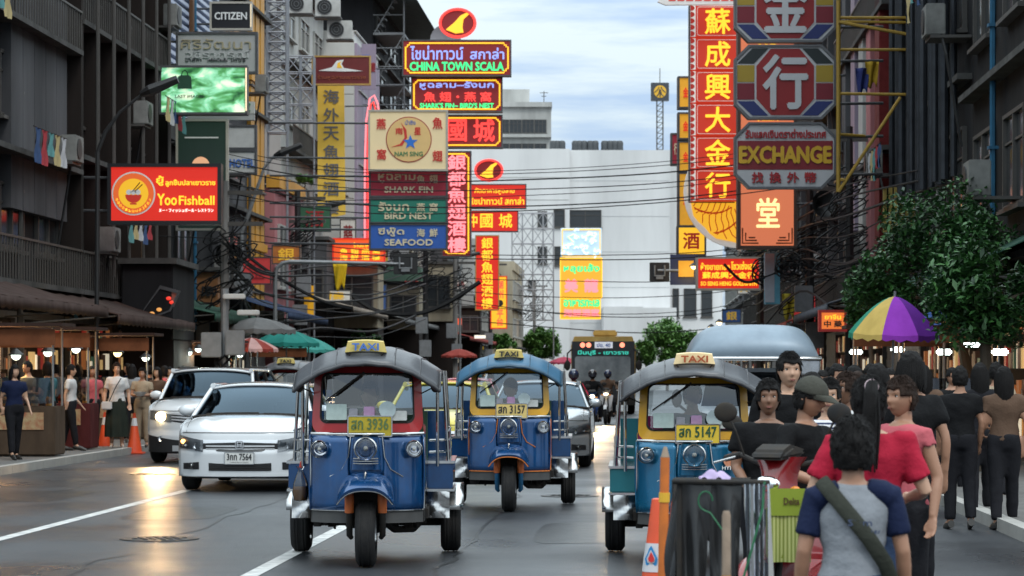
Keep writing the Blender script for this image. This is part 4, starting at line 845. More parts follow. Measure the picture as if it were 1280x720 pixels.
# scaffolds and lattices
def lattice(name, label, cat, px0, px1, py0, py1, D, nx, nz, mat, rad=.05, dep=1.2, diag=True):
    k = D / F; w = (px1 - px0) * k; h = (py1 - py0) * k; r = thing(name, label, cat, tuple(P((px0 + px1) / 2, py1, D)), 0)
    for y in (0, dep):
        for i in range(nx + 1): B().tube([(-w / 2 + w * i / nx, y, 0), (-w / 2 + w * i / nx, y, h)], rad, 6).build('upright', mat, r)
        for j in range(nz + 1): B().tube([(-w / 2, y, h * j / nz), (w / 2, y, h * j / nz)], rad * .8, 5).build('rail', mat, r)
    if diag:
        b = B()
        for i in range(nx):
            for j in range(nz):
                x0, x1 = -w / 2 + w * i / nx, -w / 2 + w * (i + 1) / nx; b.tube([(x0, 0, h * j / nz), (x1, 0, h * (j + 1) / nz)], rad * .6, 4)
                b.tube([(x1, .02, h * j / nz), (x0, .02, h * (j + 1) / nz)], rad * .6, 4)
        tag(b.build('bracing', mat, r), kind='stuff')
    if py1 < 440: 
        z = P(0, py1, D).z
        for i in (0, nx): B().tube([(-w / 2 + w * i / nx, dep / 2, -z + .1), (-w / 2 + w * i / nx, dep / 2, -.003)], rad, 6).build('leg', mat, r)
    return r
mscaf = M('scaffold_grey', (.33, .33, .35), .5, metal=.4)
lattice('scaffolding', 'grey scaffold tower standing before the white block', 'scaffolding', 640, 692, 266, 400, 205, 4, 7, mscaf)
lattice('lattice_mast', 'thick grey lattice mast rising right of the ochre fins', 'mast', 334, 358, -10, 165, 97, 1, 14, M('mast_grey', (.30, .31, .34), .5, metal=.5), .05, .7)
lattice('sign_truss', 'slimmer lattice sign frame behind the dark red fin board', 'frame', 358, 392, 70, 150, 100, 2, 4, M('mast_grey'), .035, .6)
ms = M('yellow_steel', (.36, .22, .03), .5, grime=.4)
r = thing('steel_outrigger', 'big yellow steel frame jutting over the pavement', 'steel frame', tuple(P(1048, 240, 59)), 0); k = 59 / F
B().tube([(0, 0, 0), (0, 0, 300 * k)], .05, 8).build('upright', ms, r)
for y0, y1 in ((22, 20), (27, 27), (62, 60), (117, 118), (168, 168)): B().tube([(.03, 0, (240 - y0) * k), (240 * k if y0 < 160 else 36 * k, .4, (240 - y1) * k)], .035, 6).build('rail', ms, r)
for a, b_ in (((1048, 28), (1260, 66)), ((1048, 240), (1125, 122)), ((1055, 225), (1050, 225))): B().tube([((a[0] - 1048) * k, -.06, (240 - a[1]) * k), ((b_[0] - 1048) * k, -.06, (240 - b_[1]) * k)], .04, 6).build('brace', ms, r)
for px, py, col_, lab in ((1090, 92, (.35, .22, .02), 'folded yellow flag hanging from the yellow steel frame'), (1078, 100, (.03, .04, .15), 'dark blue pennant beside the yellow flag'), (986, 382, (.45, .36, .04), 'limp yellow cloth flag low on the right shopfronts'), (425, 345, (.7, .45, .02), 'small yellow flag near the purple grey bay')):
    D = 60 if px > 1000 else 80; k = D / F
    o = B().grid(lambda u, v: ((u - .5) * 18 * k * (1 - .4 * v), .06 * sin(u * 9 + v * 3), -v * 30 * k * (1 + .15 * sin(u * 7))), 10, 8).build('flag', M('flag_%d' % px, col_, .8), loc=tuple(P(px, py - 15, D)), smooth=60)
    m = o.modifiers.new('s', 'SOLIDIFY'); m.thickness = .01; bake(o); tag(o, lab, 'flag')
for i, (px, py, D) in enumerate(((1030, 345, 88), (1040, 268, 86), (410, 22, 103), (375, 18, 103), (425, 50, 103.4), (330, 20, 103), (338, 415, 92), (420, 245, 113), (498, 330, 125), (470, 255, 125))):
    nm = ('air conditioner on the shaded right wall near the yellow frame', 'air conditioner above the leafy tree', 'right-hand air conditioner on the white balcony', 'middle air conditioner on the white balcony', 'air conditioner under the white balcony', 'leftmost air conditioner on the white balcony', 'air conditioner low by the green awnings', 'air conditioner under the yellow banner', 'air conditioner near the purple grey bay', 'air conditioner on the fire stair tower')[i]
    r = thing('air_conditioner', nm, 'air conditioner', tuple(P(px, py, D)), 0, 'outdoor air conditioner units')
    B().bx(-.5, .5, -.3, .1, 0, .75).build('casing', M('ac_white', (.52, .52, .5), .5, grime=.4, scale=2), r, bevel=.02)
    B().prism(circ(-.12, .38, .3, n=20), -.32, -.303).build('fan_opening', mblk, r)
    b = B(); 
    for q in (.1, .2, .3): b.tube([(-.12 + q * cos(t * pi / 10), -.33, .38 + q * sin(t * pi / 10)) for t in range(20)], .008, 4, closed=True)
    b.build('fan_grille', mgal, r); B().bx(-.55, .55, -.25, .3, -.06, -.003).build('bracket', mframe_d, r)
r = thing('satellite_dish', 'grey mesh dish behind the top of the Scala sign', 'satellite dish', tuple(P(557, 50, 124)), 0)
B().lathe([(0, .15), (.4, .1), (.75, -.08)], ax='y', n=20).build('dish', M('dish_grey', (.3, .3, .32), .6), r, smooth=30); B().tube([(0, .2, 0), (0, .3, -1.6)], .05, 6).build('mast', mframe_d, r)

# trees
def leaf_mat(nm, c0, c1):
    m = bpy.data.materials.new(nm); m.use_nodes = True; t = m.node_tree; b = t.nodes['Principled BSDF']; b.inputs['Roughness'].default_value = .5
    g = N('ShaderNodeNewGeometry', t); r = N('ShaderNodeValToRGB', t); r.color_ramp.elements[0].color = (*c0, 1); r.color_ramp.elements[1].color = (*c1, 1)
    L(g.outputs['Random Per Island'], r.inputs[0], t); L(r.outputs[0], b.inputs['Base Color'], t); return m
mleaf = leaf_mat('dark_leaf', (.010, .035, .012), (.05, .16, .035)); mleaf2 = leaf_mat('fresh_leaf', (.045, .12, .022), (.12, .25, .05)); mbark = M('bark', (.10, .08, .06), .9, bump=.4)
def tree(label, loc, h, crown, n, lm, leaf=.12, name='tree', cat='tree', seed=1, tr=.12):
    random.seed(seed); r = thing(name, label, cat, loc, 0); cx, cz, rx, rz = crown
    tw = cz - rz * .5
    B().tube([(0, 0, 0), (.05, 0, tw * .5), (cx * .5, 0, tw)], [tr, tr * .8, tr * .6], 8).build('trunk', mbark, r)
    clumps = []
    for i in range(22):
        a = random.uniform(0, 2 * pi); b_ = random.uniform(-1, 1); q = random.uniform(.45, 1) 
        clumps.append((cx + rx * q * cos(a) * sqrt(1 - b_ * b_), rx * .8 * q * sin(a) * sqrt(1 - b_ * b_), cz + rz * q * b_, random.uniform(.28, .5) * min(rx, rz)))
    for c in clumps[:9]:
        B().tube([(cx * .5, 0, tw), (cx * .5 + (c[0] - cx * .5) * .5, c[1] * .4, tw + (c[2] - tw) * .6), c[:3]], [tr * .5, tr * .3, tr * .12], 5).build('limb', mbark, r)
    b = B()
    for i in range(n):
        c = clumps[i % len(clumps)]; d = Vector((random.gauss(0, 1), random.gauss(0, 1), random.gauss(0, 1))).normalized() * c[3] * random.uniform(.5, 1.15)
        p = Vector(c[:3]) + d; s_ = leaf * random.uniform(.7, 1.3); u = Vector((random.gauss(0, 1), random.gauss(0, 1), random.gauss(0, .6))).normalized(); v = u.cross(Vector((random.random() - .5, random.random() - .5, 1))).normalized() * .45
        b.add([p - u * s_, p + v * s_ , p + u * s_ - Vector((0, 0, .3 * s_)), p - v * s_], [(0, 1, 2, 3)])
    tag(b.build('crown', lm, r), kind='stuff'); return r
p = P(1135, 465, 44)
tree('leafy dark green street tree over the right-hand crowd', (p.x + 1.0, 44, .12), 5, (-.5, 3.3, 1.3, 1.15), 15000, mleaf, .068, seed=4)
p = P(1230, 465, 38)
tree('second leafy street tree at the far right edge', (p.x, 38, .12), 5, (0, 2.75, .9, .85), 7000, mleaf, .07, seed=9)
p = P(1075, 465, 50)
tree('low leafy branches left of the big street tree', (p.x + .2, 50, .12), 3, (-.1, 2.85, .55, .4), 3200, mleaf, .07, seed=6, tr=.06)
p = P(676, 465, 214); tree('round bright green tree in front of the far left shops', (p.x, 214, 0), 4, (0, 4.0, 1.55, 1.25), 5200, mleaf2, .19, seed=2, tr=.12)
p = P(628, 465, 190); tree('low clipped green bush left of the round tree', (p.x, 190, 0), 3, (0, 3.7, 1.1, .6), 2600, mleaf2, .17, seed=3, tr=.1)
p = P(834, 465, 215); tree('loose green tree standing beyond the city bus', (p.x, 215, 0), 4, (0, 4.1, 2.3, 1.7), 6500, mleaf2, .2, seed=5, tr=.14)
p = P(808, 465, 205); tree('small airy green tree between bus and parked truck', (p.x, 205, 0), 4, (-.1, 3.2, 1.0, .9), 2200, mleaf2, .17, seed=15, tr=.08)
p = P(452, 465, 108); tree('dark hedge-like shrub behind the nearest taxi roof', (p.x, 108, 0), 3, (0, 2.9, .75, .4), 2200, mleaf, .12, seed=7, tr=.06)
p = P(458, 226, 112); tree('tuft of rooftop greenery on the white block ledge', tuple(P(380, 236, 103)), 1, (0, .4, .4, .25), 500, mleaf2, .09, name='potted_plant', cat='plant', seed=8, tr=.03)

# awnings, parasols and stalls
def canvas(nm, c=None): return M(nm, c, .8, grime=.35, scale=3, streak=2)
awning('dark blue awning over the shops by the ochre fins', -1, FL, 86, 97, 4.3, 2.2, canvas('navy_canvas', (.02, .04, .09)))
awning('sagging dark green awning left of the parasols', -1, FL, 70, 82, 3.9, 2.4, canvas('green_canvas', (.02, .06, .04)))
awning('brown striped awning in front of the camera pole', -1, FL, 58, 68, 3.6, 2.2, canvas('brown_canvas', (.045, .025, .02)))
awning('pale sloping tin awning under the yellow pennant', -1, FL, 102, 116, 4.9, 2.6, canvas('tin_roof', (.28, .24, .20)))
awning('grey awning on the far left row below the wires', -1, FL + .6, 120, 150, 4.8, 2.4, canvas('grey_canvas', (.15, .15, .15)))
awning('reddish awning at the foot of the grey shophouse', -1, FL + 1.4, 152, 180, 4.4, 2.5, canvas('red_canvas', (.25, .04, .03)))
awning('near brown awning above the leftmost pedestrians', -1, FL, 44, 56, 3.7, 2.4, canvas('brown_canvas', (.045, .025, .02)))
awning('slate awning low in the shade on the right', 1, FR, 64, 78, 4.0, 1.8, canvas('slate_canvas', (.08, .09, .11)))
awning('red awning beyond the orange lightbox on the right', 1, FR, 82, 100, 3.9, 1.8, canvas('red_canvas', (.25, .04, .03)))
awning('near dark awning at the right edge', 1, FR, 40, 58, 3.9, 1.6, canvas('green_canvas', (.02, .06, .04)))
def parasol(label, px, D, zt, R, cols, tilt=0, n=8, sag=.42, rot=0, drop=1):
    p = P(px, 465, D); r = thing('parasol', label, 'parasol', (p.x, D, .125 if abs(p.x - SK * D + 4) > 7 else 0), 0)
    r.rotation_euler = (tilt, 0, rot)
    B().tube([(0, 0, 0), (0, 0, zt + .08)], .022, 8).build('pole', mgal, r)
    for i in range(n):
        a0, a1 = 2 * pi * i / n, 2 * pi * (i + 1) / n
        def f(u, v, a0=a0, a1=a1):
            a = a0 + (a1 - a0) * u; q = 1 - .10 * sin(pi * u) * v; rad = R * v * q; return (rad * cos(a), rad * sin(a), zt - sag * R * (v ** 1.6) - .03 * R * sin(pi * u) * v)
        def g(u, v, a0=a0, a1=a1):
            a = a0 + (a1 - a0) * u; q = 1 - .10 * sin(pi * u); x, y, z = f(u, 1); return (x * (1 + .01 * v), y * (1 + .01 * v), z - .11 * R * v * (1 + .25 * sin(u * pi * 5)))
        o = B().grid(f, 5, 8).grid(g, 10, 1).build('panel', cols[i % len(cols)], r, smooth=50); 
    b = B()
    for i in range(n):
        a = 2 * pi * i / n; b.tube([(0, 0, zt - .02), (R * .55 * cos(a), R * .55 * sin(a), zt - .02 - sag * R * .38), (R * .98 * cos(a), R * .98 * sin(a), zt - .02 - sag * R)], .008, 4)
    b.build('rib', mgal, r); return r
mc = [canvas('parasol_%d' % i, c) for i, c in enumerate(((.16, .03, .33), (.30, .03, .05), (.06, .12, .34), (.02, .24, .15), (.60, .42, .12), (.32, .05, .50)))]
parasol('rainbow parasol with purple, yellow and green panels', 1112, 40, 2.66, .72, [mc[1], mc[2], mc[2], mc[3], mc[4], mc[5], mc[0], mc[1]], n=8, sag=.80, rot=radians(22.5), tilt=.06)
parasol('dark blue parasol behind the rainbow one', 1180, 43, 2.55, .6, [mc[2]], n=8, sag=.5)
mt1, mt2 = canvas('teal_canvas', (.02, .20, .17)), canvas('pale_teal_canvas', (.06, .30, .26))
parasol('larger dark teal parasol over the left stalls', 358, 78, 2.9, 1.0, [mt1], sag=.4)
parasol('pale teal parasol just right of the dark one', 385, 84, 2.75, .9, [mt2], sag=.45)
parasol('dark grey parasol left of the teal ones', 322, 74, 3.05, 1.1, [canvas('grey_canvas')], sag=.3)
parasol('red striped parasol behind the white sedan', 314, 71, 2.55, .75, [canvas('red_canvas'), canvas('pale_pink_canvas', (.5, .3, .28))], n=12, sag=.4)
parasol('small red parasol far down the left side', 574, 100, 2.5, .7, [canvas('red_canvas')], sag=.35)
parasol('pink-red parasol far off beside the bus', 705, 135, 2.4, .8, [canvas('pink_canvas', (.4, .06, .1))], sag=.35)
def stall(label, px, D, w=1.8, side=-1, warm=True):
    p = P(px, 465, D); r = thing('food_stall', label, 'food stall', (p.x, D, .125), SRZ)
    B().box((0, 0, .45), (w, .8, .85)).build('counter', M('stall_cloth_%d' % (int(px) % 3), ((.10, .02, .02), (.03, .05, .04), (.09, .06, .04))[int(px) % 3], .8, grime=.6, scale=4, streak=3), r, bevel=.02)
    B().box((0, -.41, .62), (w * .8, .015, .3)).build('menu_card', M('menu_card', (.45, .36, .2), .6, grime=.8, scale=9, dark=(.3, .04, .02)), r)
    for x in (-w / 2 + .05, w / 2 - .05):
        for y in (-.35, .35): B().tube([(x, y, .88), (x, y, 2.25)], .02, 6).build('post', mgal, r)
    B().box((0, 0, 2.3), (w + .3, 1.1, .06)).build('roof', canvas('brown_canvas'), r)
    B().box((0, -.42, 2.08), (w, .03, .28)).build('header_board', M('stall_header', (.20, .07, .03), .6, grime=.5), r)
    B().box((0, -.2, 1.15), (w * .9, .3, .45)).build('glass_case', glass('case_glass'), r)
    random.seed(int(px))
    for i in range(7): B().lathe([(.0, 0), (.06, 0), (.08, .1), (.05, .16)], c=(-w * .4 + i * w * .13, .2, .88), n=10).build('jar', M('jar_%d' % (i % 3), ((.5, .3, .1), (.4, .05, .03), (.5, .45, .35))[i % 3], .3), r)
    if warm:
        l = bpy.data.lights.new('stall_light', 'POINT'); l.energy = 45; l.color = (1, .55, .24); l.shadow_soft_size = .15; o = bpy.data.objects.new('stall_light', l); COL.objects.link(o); o.parent = r; o.location = (0, -.3, 2.0)
    return r
stall('lit food stall behind the woman in the white blouse', 140, 56.5); stall('food stall left of the pedestrians in the shade', 60, 49); stall('food stall at the left edge of the street', 5, 45, 2)
stall('food stall under the teal parasols', 350, 80, 1.8, warm=False); stall('glowing stall behind the white SUV', 250, 70, 2.2)
stall('food stall beneath the rainbow parasol', 1120, 47, 1.6); stall('food stall in the right-hand crowd beyond the tree', 1185, 41, 1.6)

# small projecting boards and boxes cluttering both rows
random.seed(21)
CC = [('faded red', (.35, .03, .03)), ('dusty yellow', (.50, .33, .05)), ('dull blue', (.04, .10, .28)), ('off-white', (.45, .44, .40)), ('dark green', (.03, .12, .06)), ('rusty orange', (.42, .14, .03))]
ZH = '金銀酒樓藥行茶海魚大'
for i in range(22):
    left = i < 15; k = i if left else i - 15
    d = (88 + k * 7.2) if left else (84 + k * 12); a = (FL + (1.2 if d > 150 else .3) if left else FR - 1.5) ; c, rgb = CC[(i * 5 + i // 4) % 6]; z = random.choice((3.2, 4.6, 5.6, 7.2)); w = random.uniform(.7, 1.5); h = random.uniform(.5, 1.6)
    o = ST(a, d, z); r = thing('hanging_board', 'small %s board hung on the %s row, %s' % (c, 'left' if left else 'right', ('nearest of them', 'second nearest', 'third nearest', 'fourth nearest', 'fifth nearest', 'sixth nearest', 'seventh nearest', 'eighth nearest', 'ninth nearest', 'tenth nearest', 'eleventh nearest', 'twelfth nearest', 'third from the far end', 'last but one', 'farthest of them')[k]), 'sign', tuple(o), 0, 'small hanging boards on the shopfronts')
    B().bx(0, w, 0, .12, 0, h).build('board', M('board_' + c.replace(' ', '_'), rgb, .5, grime=.5, scale=3, em=.12 if i % 3 else .5), r, bevel=.01)
    B().ring([(0, 0), (w, 0), (w, h), (0, h)], [(.05, .05), (w - .05, .05), (w - .05, h - .05), (.05, h - .05)], -.03, -.003).build('frame', msteel, r)
    n = max(1, int(h / w)) 
    for q in range(n): text(ZH[(i + q) % 10], w * .55, h / n * .6, T_YEL if i % 2 else T_RED, r, (w / 2, -.004, h * (q + .5) / n), .02, .01)
    B().tube([(0, .06, h * .8), (-1.2 if left else w + 1.5, .2, h * .8)], .03, 5).build('bracket_arm', msteel, r)
for i in range(16):
    d = 80 + i * 8; a = FL + .35 + (1.2 if d > 150 else 0); z = 2.9 + (i * 1.7) % 3.4
    o = ST(a, d, z); w = .4 + (i % 3) * .2
    tag(B().box((0, 0, 0), (w, .5, .6 + .2 * (i % 2))).box((0, -.26, .1), (w * .6, .02, .2)).build('meter_box', mgal if i % 2 else mpole, loc=tuple(o), bevel=.015), 'grey electrical box on the left shopfronts, %s from the near end' % ('first', 'second', 'third', 'fourth', 'fifth', 'sixth', 'seventh', 'eighth', 'ninth', 'tenth', 'eleventh', 'twelfth', 'thirteenth', 'fourteenth', 'fifteenth', 'sixteenth')[i], 'meter box', 'electrical boxes on the left shopfronts')

# clutter on the near facades: air conditioners, laundry, downpipes, tarpaulins
random.seed(33); mlp_ = M('blue_water_pipe', (.02, .12, .22), .5, grime=.4)
ON = ('first', 'second', 'third', 'fourth', 'fifth', 'sixth', 'seventh', 'eighth', 'ninth', 'tenth', 'eleventh', 'twelfth', 'thirteenth', 'fourteenth', 'fifteenth', 'sixteenth', 'seventeenth', 'eighteenth')
def facing(s): return pi / 2 if s < 0 else -pi / 2
for i in range(18):
    s = -1 if i < 11 else 1; k = i if i < 11 else i - 11
    d = (47 + k * 4.3) if s < 0 else (44 + k * 6.5); z = (4.6, 8.2, 11.4, 6.5)[k % 4]; a = (FL + .62 if s < 0 else FR - .62)
    r = thing('air_conditioner', 'grimy air conditioner on the near %s facade, %s from the near end' % ('left' if s < 0 else 'right', ON[k]), 'air conditioner', tuple(ST(a, d, z)), facing(s) + SRZ, 'grimy air conditioners on the near facades')
    B().bx(-.42, .42, -.28, .1, 0, .62).build('casing', M('ac_grimy', (.22, .22, .21), .6, grime=.6, scale=3), r, bevel=.02); B().prism(circ(-.1, .31, .24, n=16), -.30, -.283).build('fan_opening', mblk, r); B().bx(-.45, .45, -.2, .6, -.06, -.003).build('bracket', mframe_d, r)
    B().tube([(.35, 0, .1), (.5, .1, -.4), (.5, .4, -2.2)], .03, 5).build('hose', mblk, r)
for i in range(8):
    s = -1 if i < 5 else 1; k = i if i < 5 else i - 5; d = (50 + k * 5.1) if s < 0 else (50 + k * 9); z = (9.6, 6.9, 12.8, 5.6, 9.2)[k % 5]; a = FL + .95 if s < 0 else FR - .95
    r = thing('washing_line', 'line of drying laundry on the %s facade, %s from the near end' % ('left' if s < 0 else 'right', ON[k]), 'laundry', tuple(ST(a, d, z)), SRZ, 'laundry on the balconies')
    B().tube([(0, 0, 0), (0, 3.2, 0)], .015, 5).build('line', mcable, r)
    for j in range(5):
        c = ((.5, .5, .52), (.05, .09, .2), (.4, .05, .06), (.12, .3, .3), (.5, .4, .2))[(i + j) % 5]; h = random.uniform(.45, .8)
        o = B().grid(lambda u, v: (.03 * sin(v * 6 + u * 9), .15 + j * .62 + .48 * u, -.01 - h * v), 5, 5).build('garment', M('laundry_%d' % ((i + j) % 5), c, .85), r, smooth=60)
for i in range(14):
    s = -1 if i < 9 else 1; k = i if i < 9 else i - 9; d = (46 + k * 5.6) if s < 0 else (46 + k * 8.4); a = (FL + .16 if s < 0 else FR - .16); H = random.uniform(9, 17)
    B_ = B().tube([(0, 0, 0), (0, 0, H - 2.9), (.25 * s, .0, H - 2.6)], .055, 6)
    for q in range(int(H / 2.4)): B_.bx(-.09, .09, -.09, .09, q * 2.2 + .5, q * 2.2 + .56)
    tag(B_.build('drainpipe', mlp_ if i % 3 == 0 else mframe_w if i % 3 == 1 else mframe_d, loc=tuple(ST(a, d, 2.9))), 'drainpipe running up the %s facade, %s from the near end' % ('left' if s < 0 else 'right', ON[k]), 'drainpipe', 'drainpipes on the near facades')
# manholes, patches and tar seams in the road
for i, (a, d, r_) in enumerate(((-4.6, 24.5, .33), (-.9, 33, .33), (-7.6, 40, .33), (-1.0, 19, .3))):
    m_ = M('cast_iron', (.035, .033, .032), .4, metal=.7, grime=.5, scale=12, bump=.4); o = thing('manhole_cover', ('round iron cover in the lane left of the nearest tuk-tuk', 'round iron cover behind the second tuk-tuk', 'round iron cover near the left lane', 'round iron cover near the bottom between two tuk-tuks')[i], 'manhole cover', tuple(ST(a, d, .004)), .3)
    B().lathe([(r_ + .05, 0), (r_ + .05, .004), (r_ + .01, .004)], n=28).build('rim', m_, o); b = B().lathe([(r_, 0), (r_, .003), (0, .003)], n=28)
    for q in range(-3, 4):
        for q2 in range(-3, 4):
            if q * q + q2 * q2 < 10: b.box((q * .08, q2 * .08, .006), (.045, .045, .006))
    b.build('lid', m_, o)
mtar = M('tar_patch', (.010, .011, .013), .35, grime=.4, scale=6, bump=.3); random.seed(8)
for i, (a, d, w, l) in enumerate(((-5.2, 29, 1.1, 2.6), (-.6, 25.5, .9, 3.4), (-7.9, 33, 1.4, 3.0), (-1.8, 38, 1.2, 4.5), (-4.4, 18.6, .8, 1.6))):
    n_ = 20; tag(B().add([tuple(ST(a + w / 2 * (abs(cos(q * 2 * pi / n_)) ** .35) * (1 if cos(q * 2 * pi / n_) > 0 else -1) * random.uniform(.93, 1), d + l / 2 * (abs(sin(q * 2 * pi / n_)) ** .35) * (1 if sin(q * 2 * pi / n_) > 0 else -1) * random.uniform(.95, 1), .0025)) for q in range(n_)], [tuple(range(n_))]).build('road_patch', mtar), kind='structure')
for i, (a, d0, d1) in enumerate(((-4.5, 14, 60), (-1.6, 14, 48), (-7.8, 26, 60), (1.2, 20, 60))):
    pts = [ST(a + .22 * mnoise.noise(Vector((i * 9, q * .31, 0))) + .05 * mnoise.noise(Vector((i * 9, q * 1.7, 4))), d0 + (d1 - d0) * q / 90, .0035) for q in range(91)]
    tag(B().add([tuple(p + Vector((sx * (.012 + .008 * abs(sin(j))), 0, 0))) for j, p in enumerate(pts) for sx in (-1, 1)], [(2 * j, 2 * j + 1, 2 * j + 3, 2 * j + 2) for j in range(90)]).build('tar_seam', mtar), kind='structure')
# ------------------------------------------------------------------ people
def skin(nm, c): return M(nm, c, .5, grime=.12, scale=6, dark=tuple(x * .6 for x in c))
SK1 = skin('skin_light', (.46, .27, .18)); SK2 = skin('skin_tan', (.33, .17, .105)); SK3 = skin('skin_brown', (.20, .10, .06))
MHAIR = M('black_hair', (.006, .005, .005), .62, grime=.3, scale=20, bump=.5); MHAIR2 = M('dark_brown_hair', (.022, .011, .007), .6, grime=.3, scale=20, bump=.5)
MEW = M('eye_white', (.7, .68, .65), .3, grime=0); MIR = M('iris_dark', (.02, .01, .008), .15, grime=0); MLIP = M('lips', (.20, .065, .05), .45, grime=0); MBROW = M('brow', (.02, .014, .012), .7, grime=0)
def cloth(nm, c=None, g=.3, **k): return M(nm, c, .85, grime=g, scale=5, bump=.25, **k)
def gauss(x, s): return exp(-(x / s) ** 2)
def headpt(p):
    """unit sphere point to head surface, face toward -y"""
    x, y, z = p; X_, Y_, Z_ = x * .074, y * .095, z * .118
    if z < 0:
        k = 1 - .30 * (-z) ** 1.6; X_ *= k; Y_ = Y_ * (1 - .10 * (-z) ** 2) - .010 * (-z)
        if y > 0: Y_ *= 1 - .35 * (-z)
    if y < 0:
        f = min(1, -y * 1.4)
        Y_ += .010 * f * (1 - abs(z)) * (1 - abs(x))         # flatter face plane
        Y_ -= .026 * gauss(X_, .012) * (gauss(Z_ + .020, .016) + .45 * gauss(Z_ - .004, .016)) * f
        Y_ += .013 * f * (gauss(X_ - .031, .017) + gauss(X_ + .031, .017)) * gauss(Z_ - .012, .014)
        Y_ -= .006 * f * gauss(Z_ - .033, .012) * gauss(X_, .05)
        Y_ -= .008 * f * gauss(X_, .024) * (gauss(Z_ + .052, .009) + gauss(Z_ + .064, .008)) 
        Y_ -= .010 * f * gauss(X_, .022) * gauss(Z_ + .092, .014)
        Y_ -= .004 * f * (gauss(X_ - .045, .02) + gauss(X_ + .045, .02)) * gauss(Z_ + .022, .02)
    return Vector((X_, Y_, Z_))
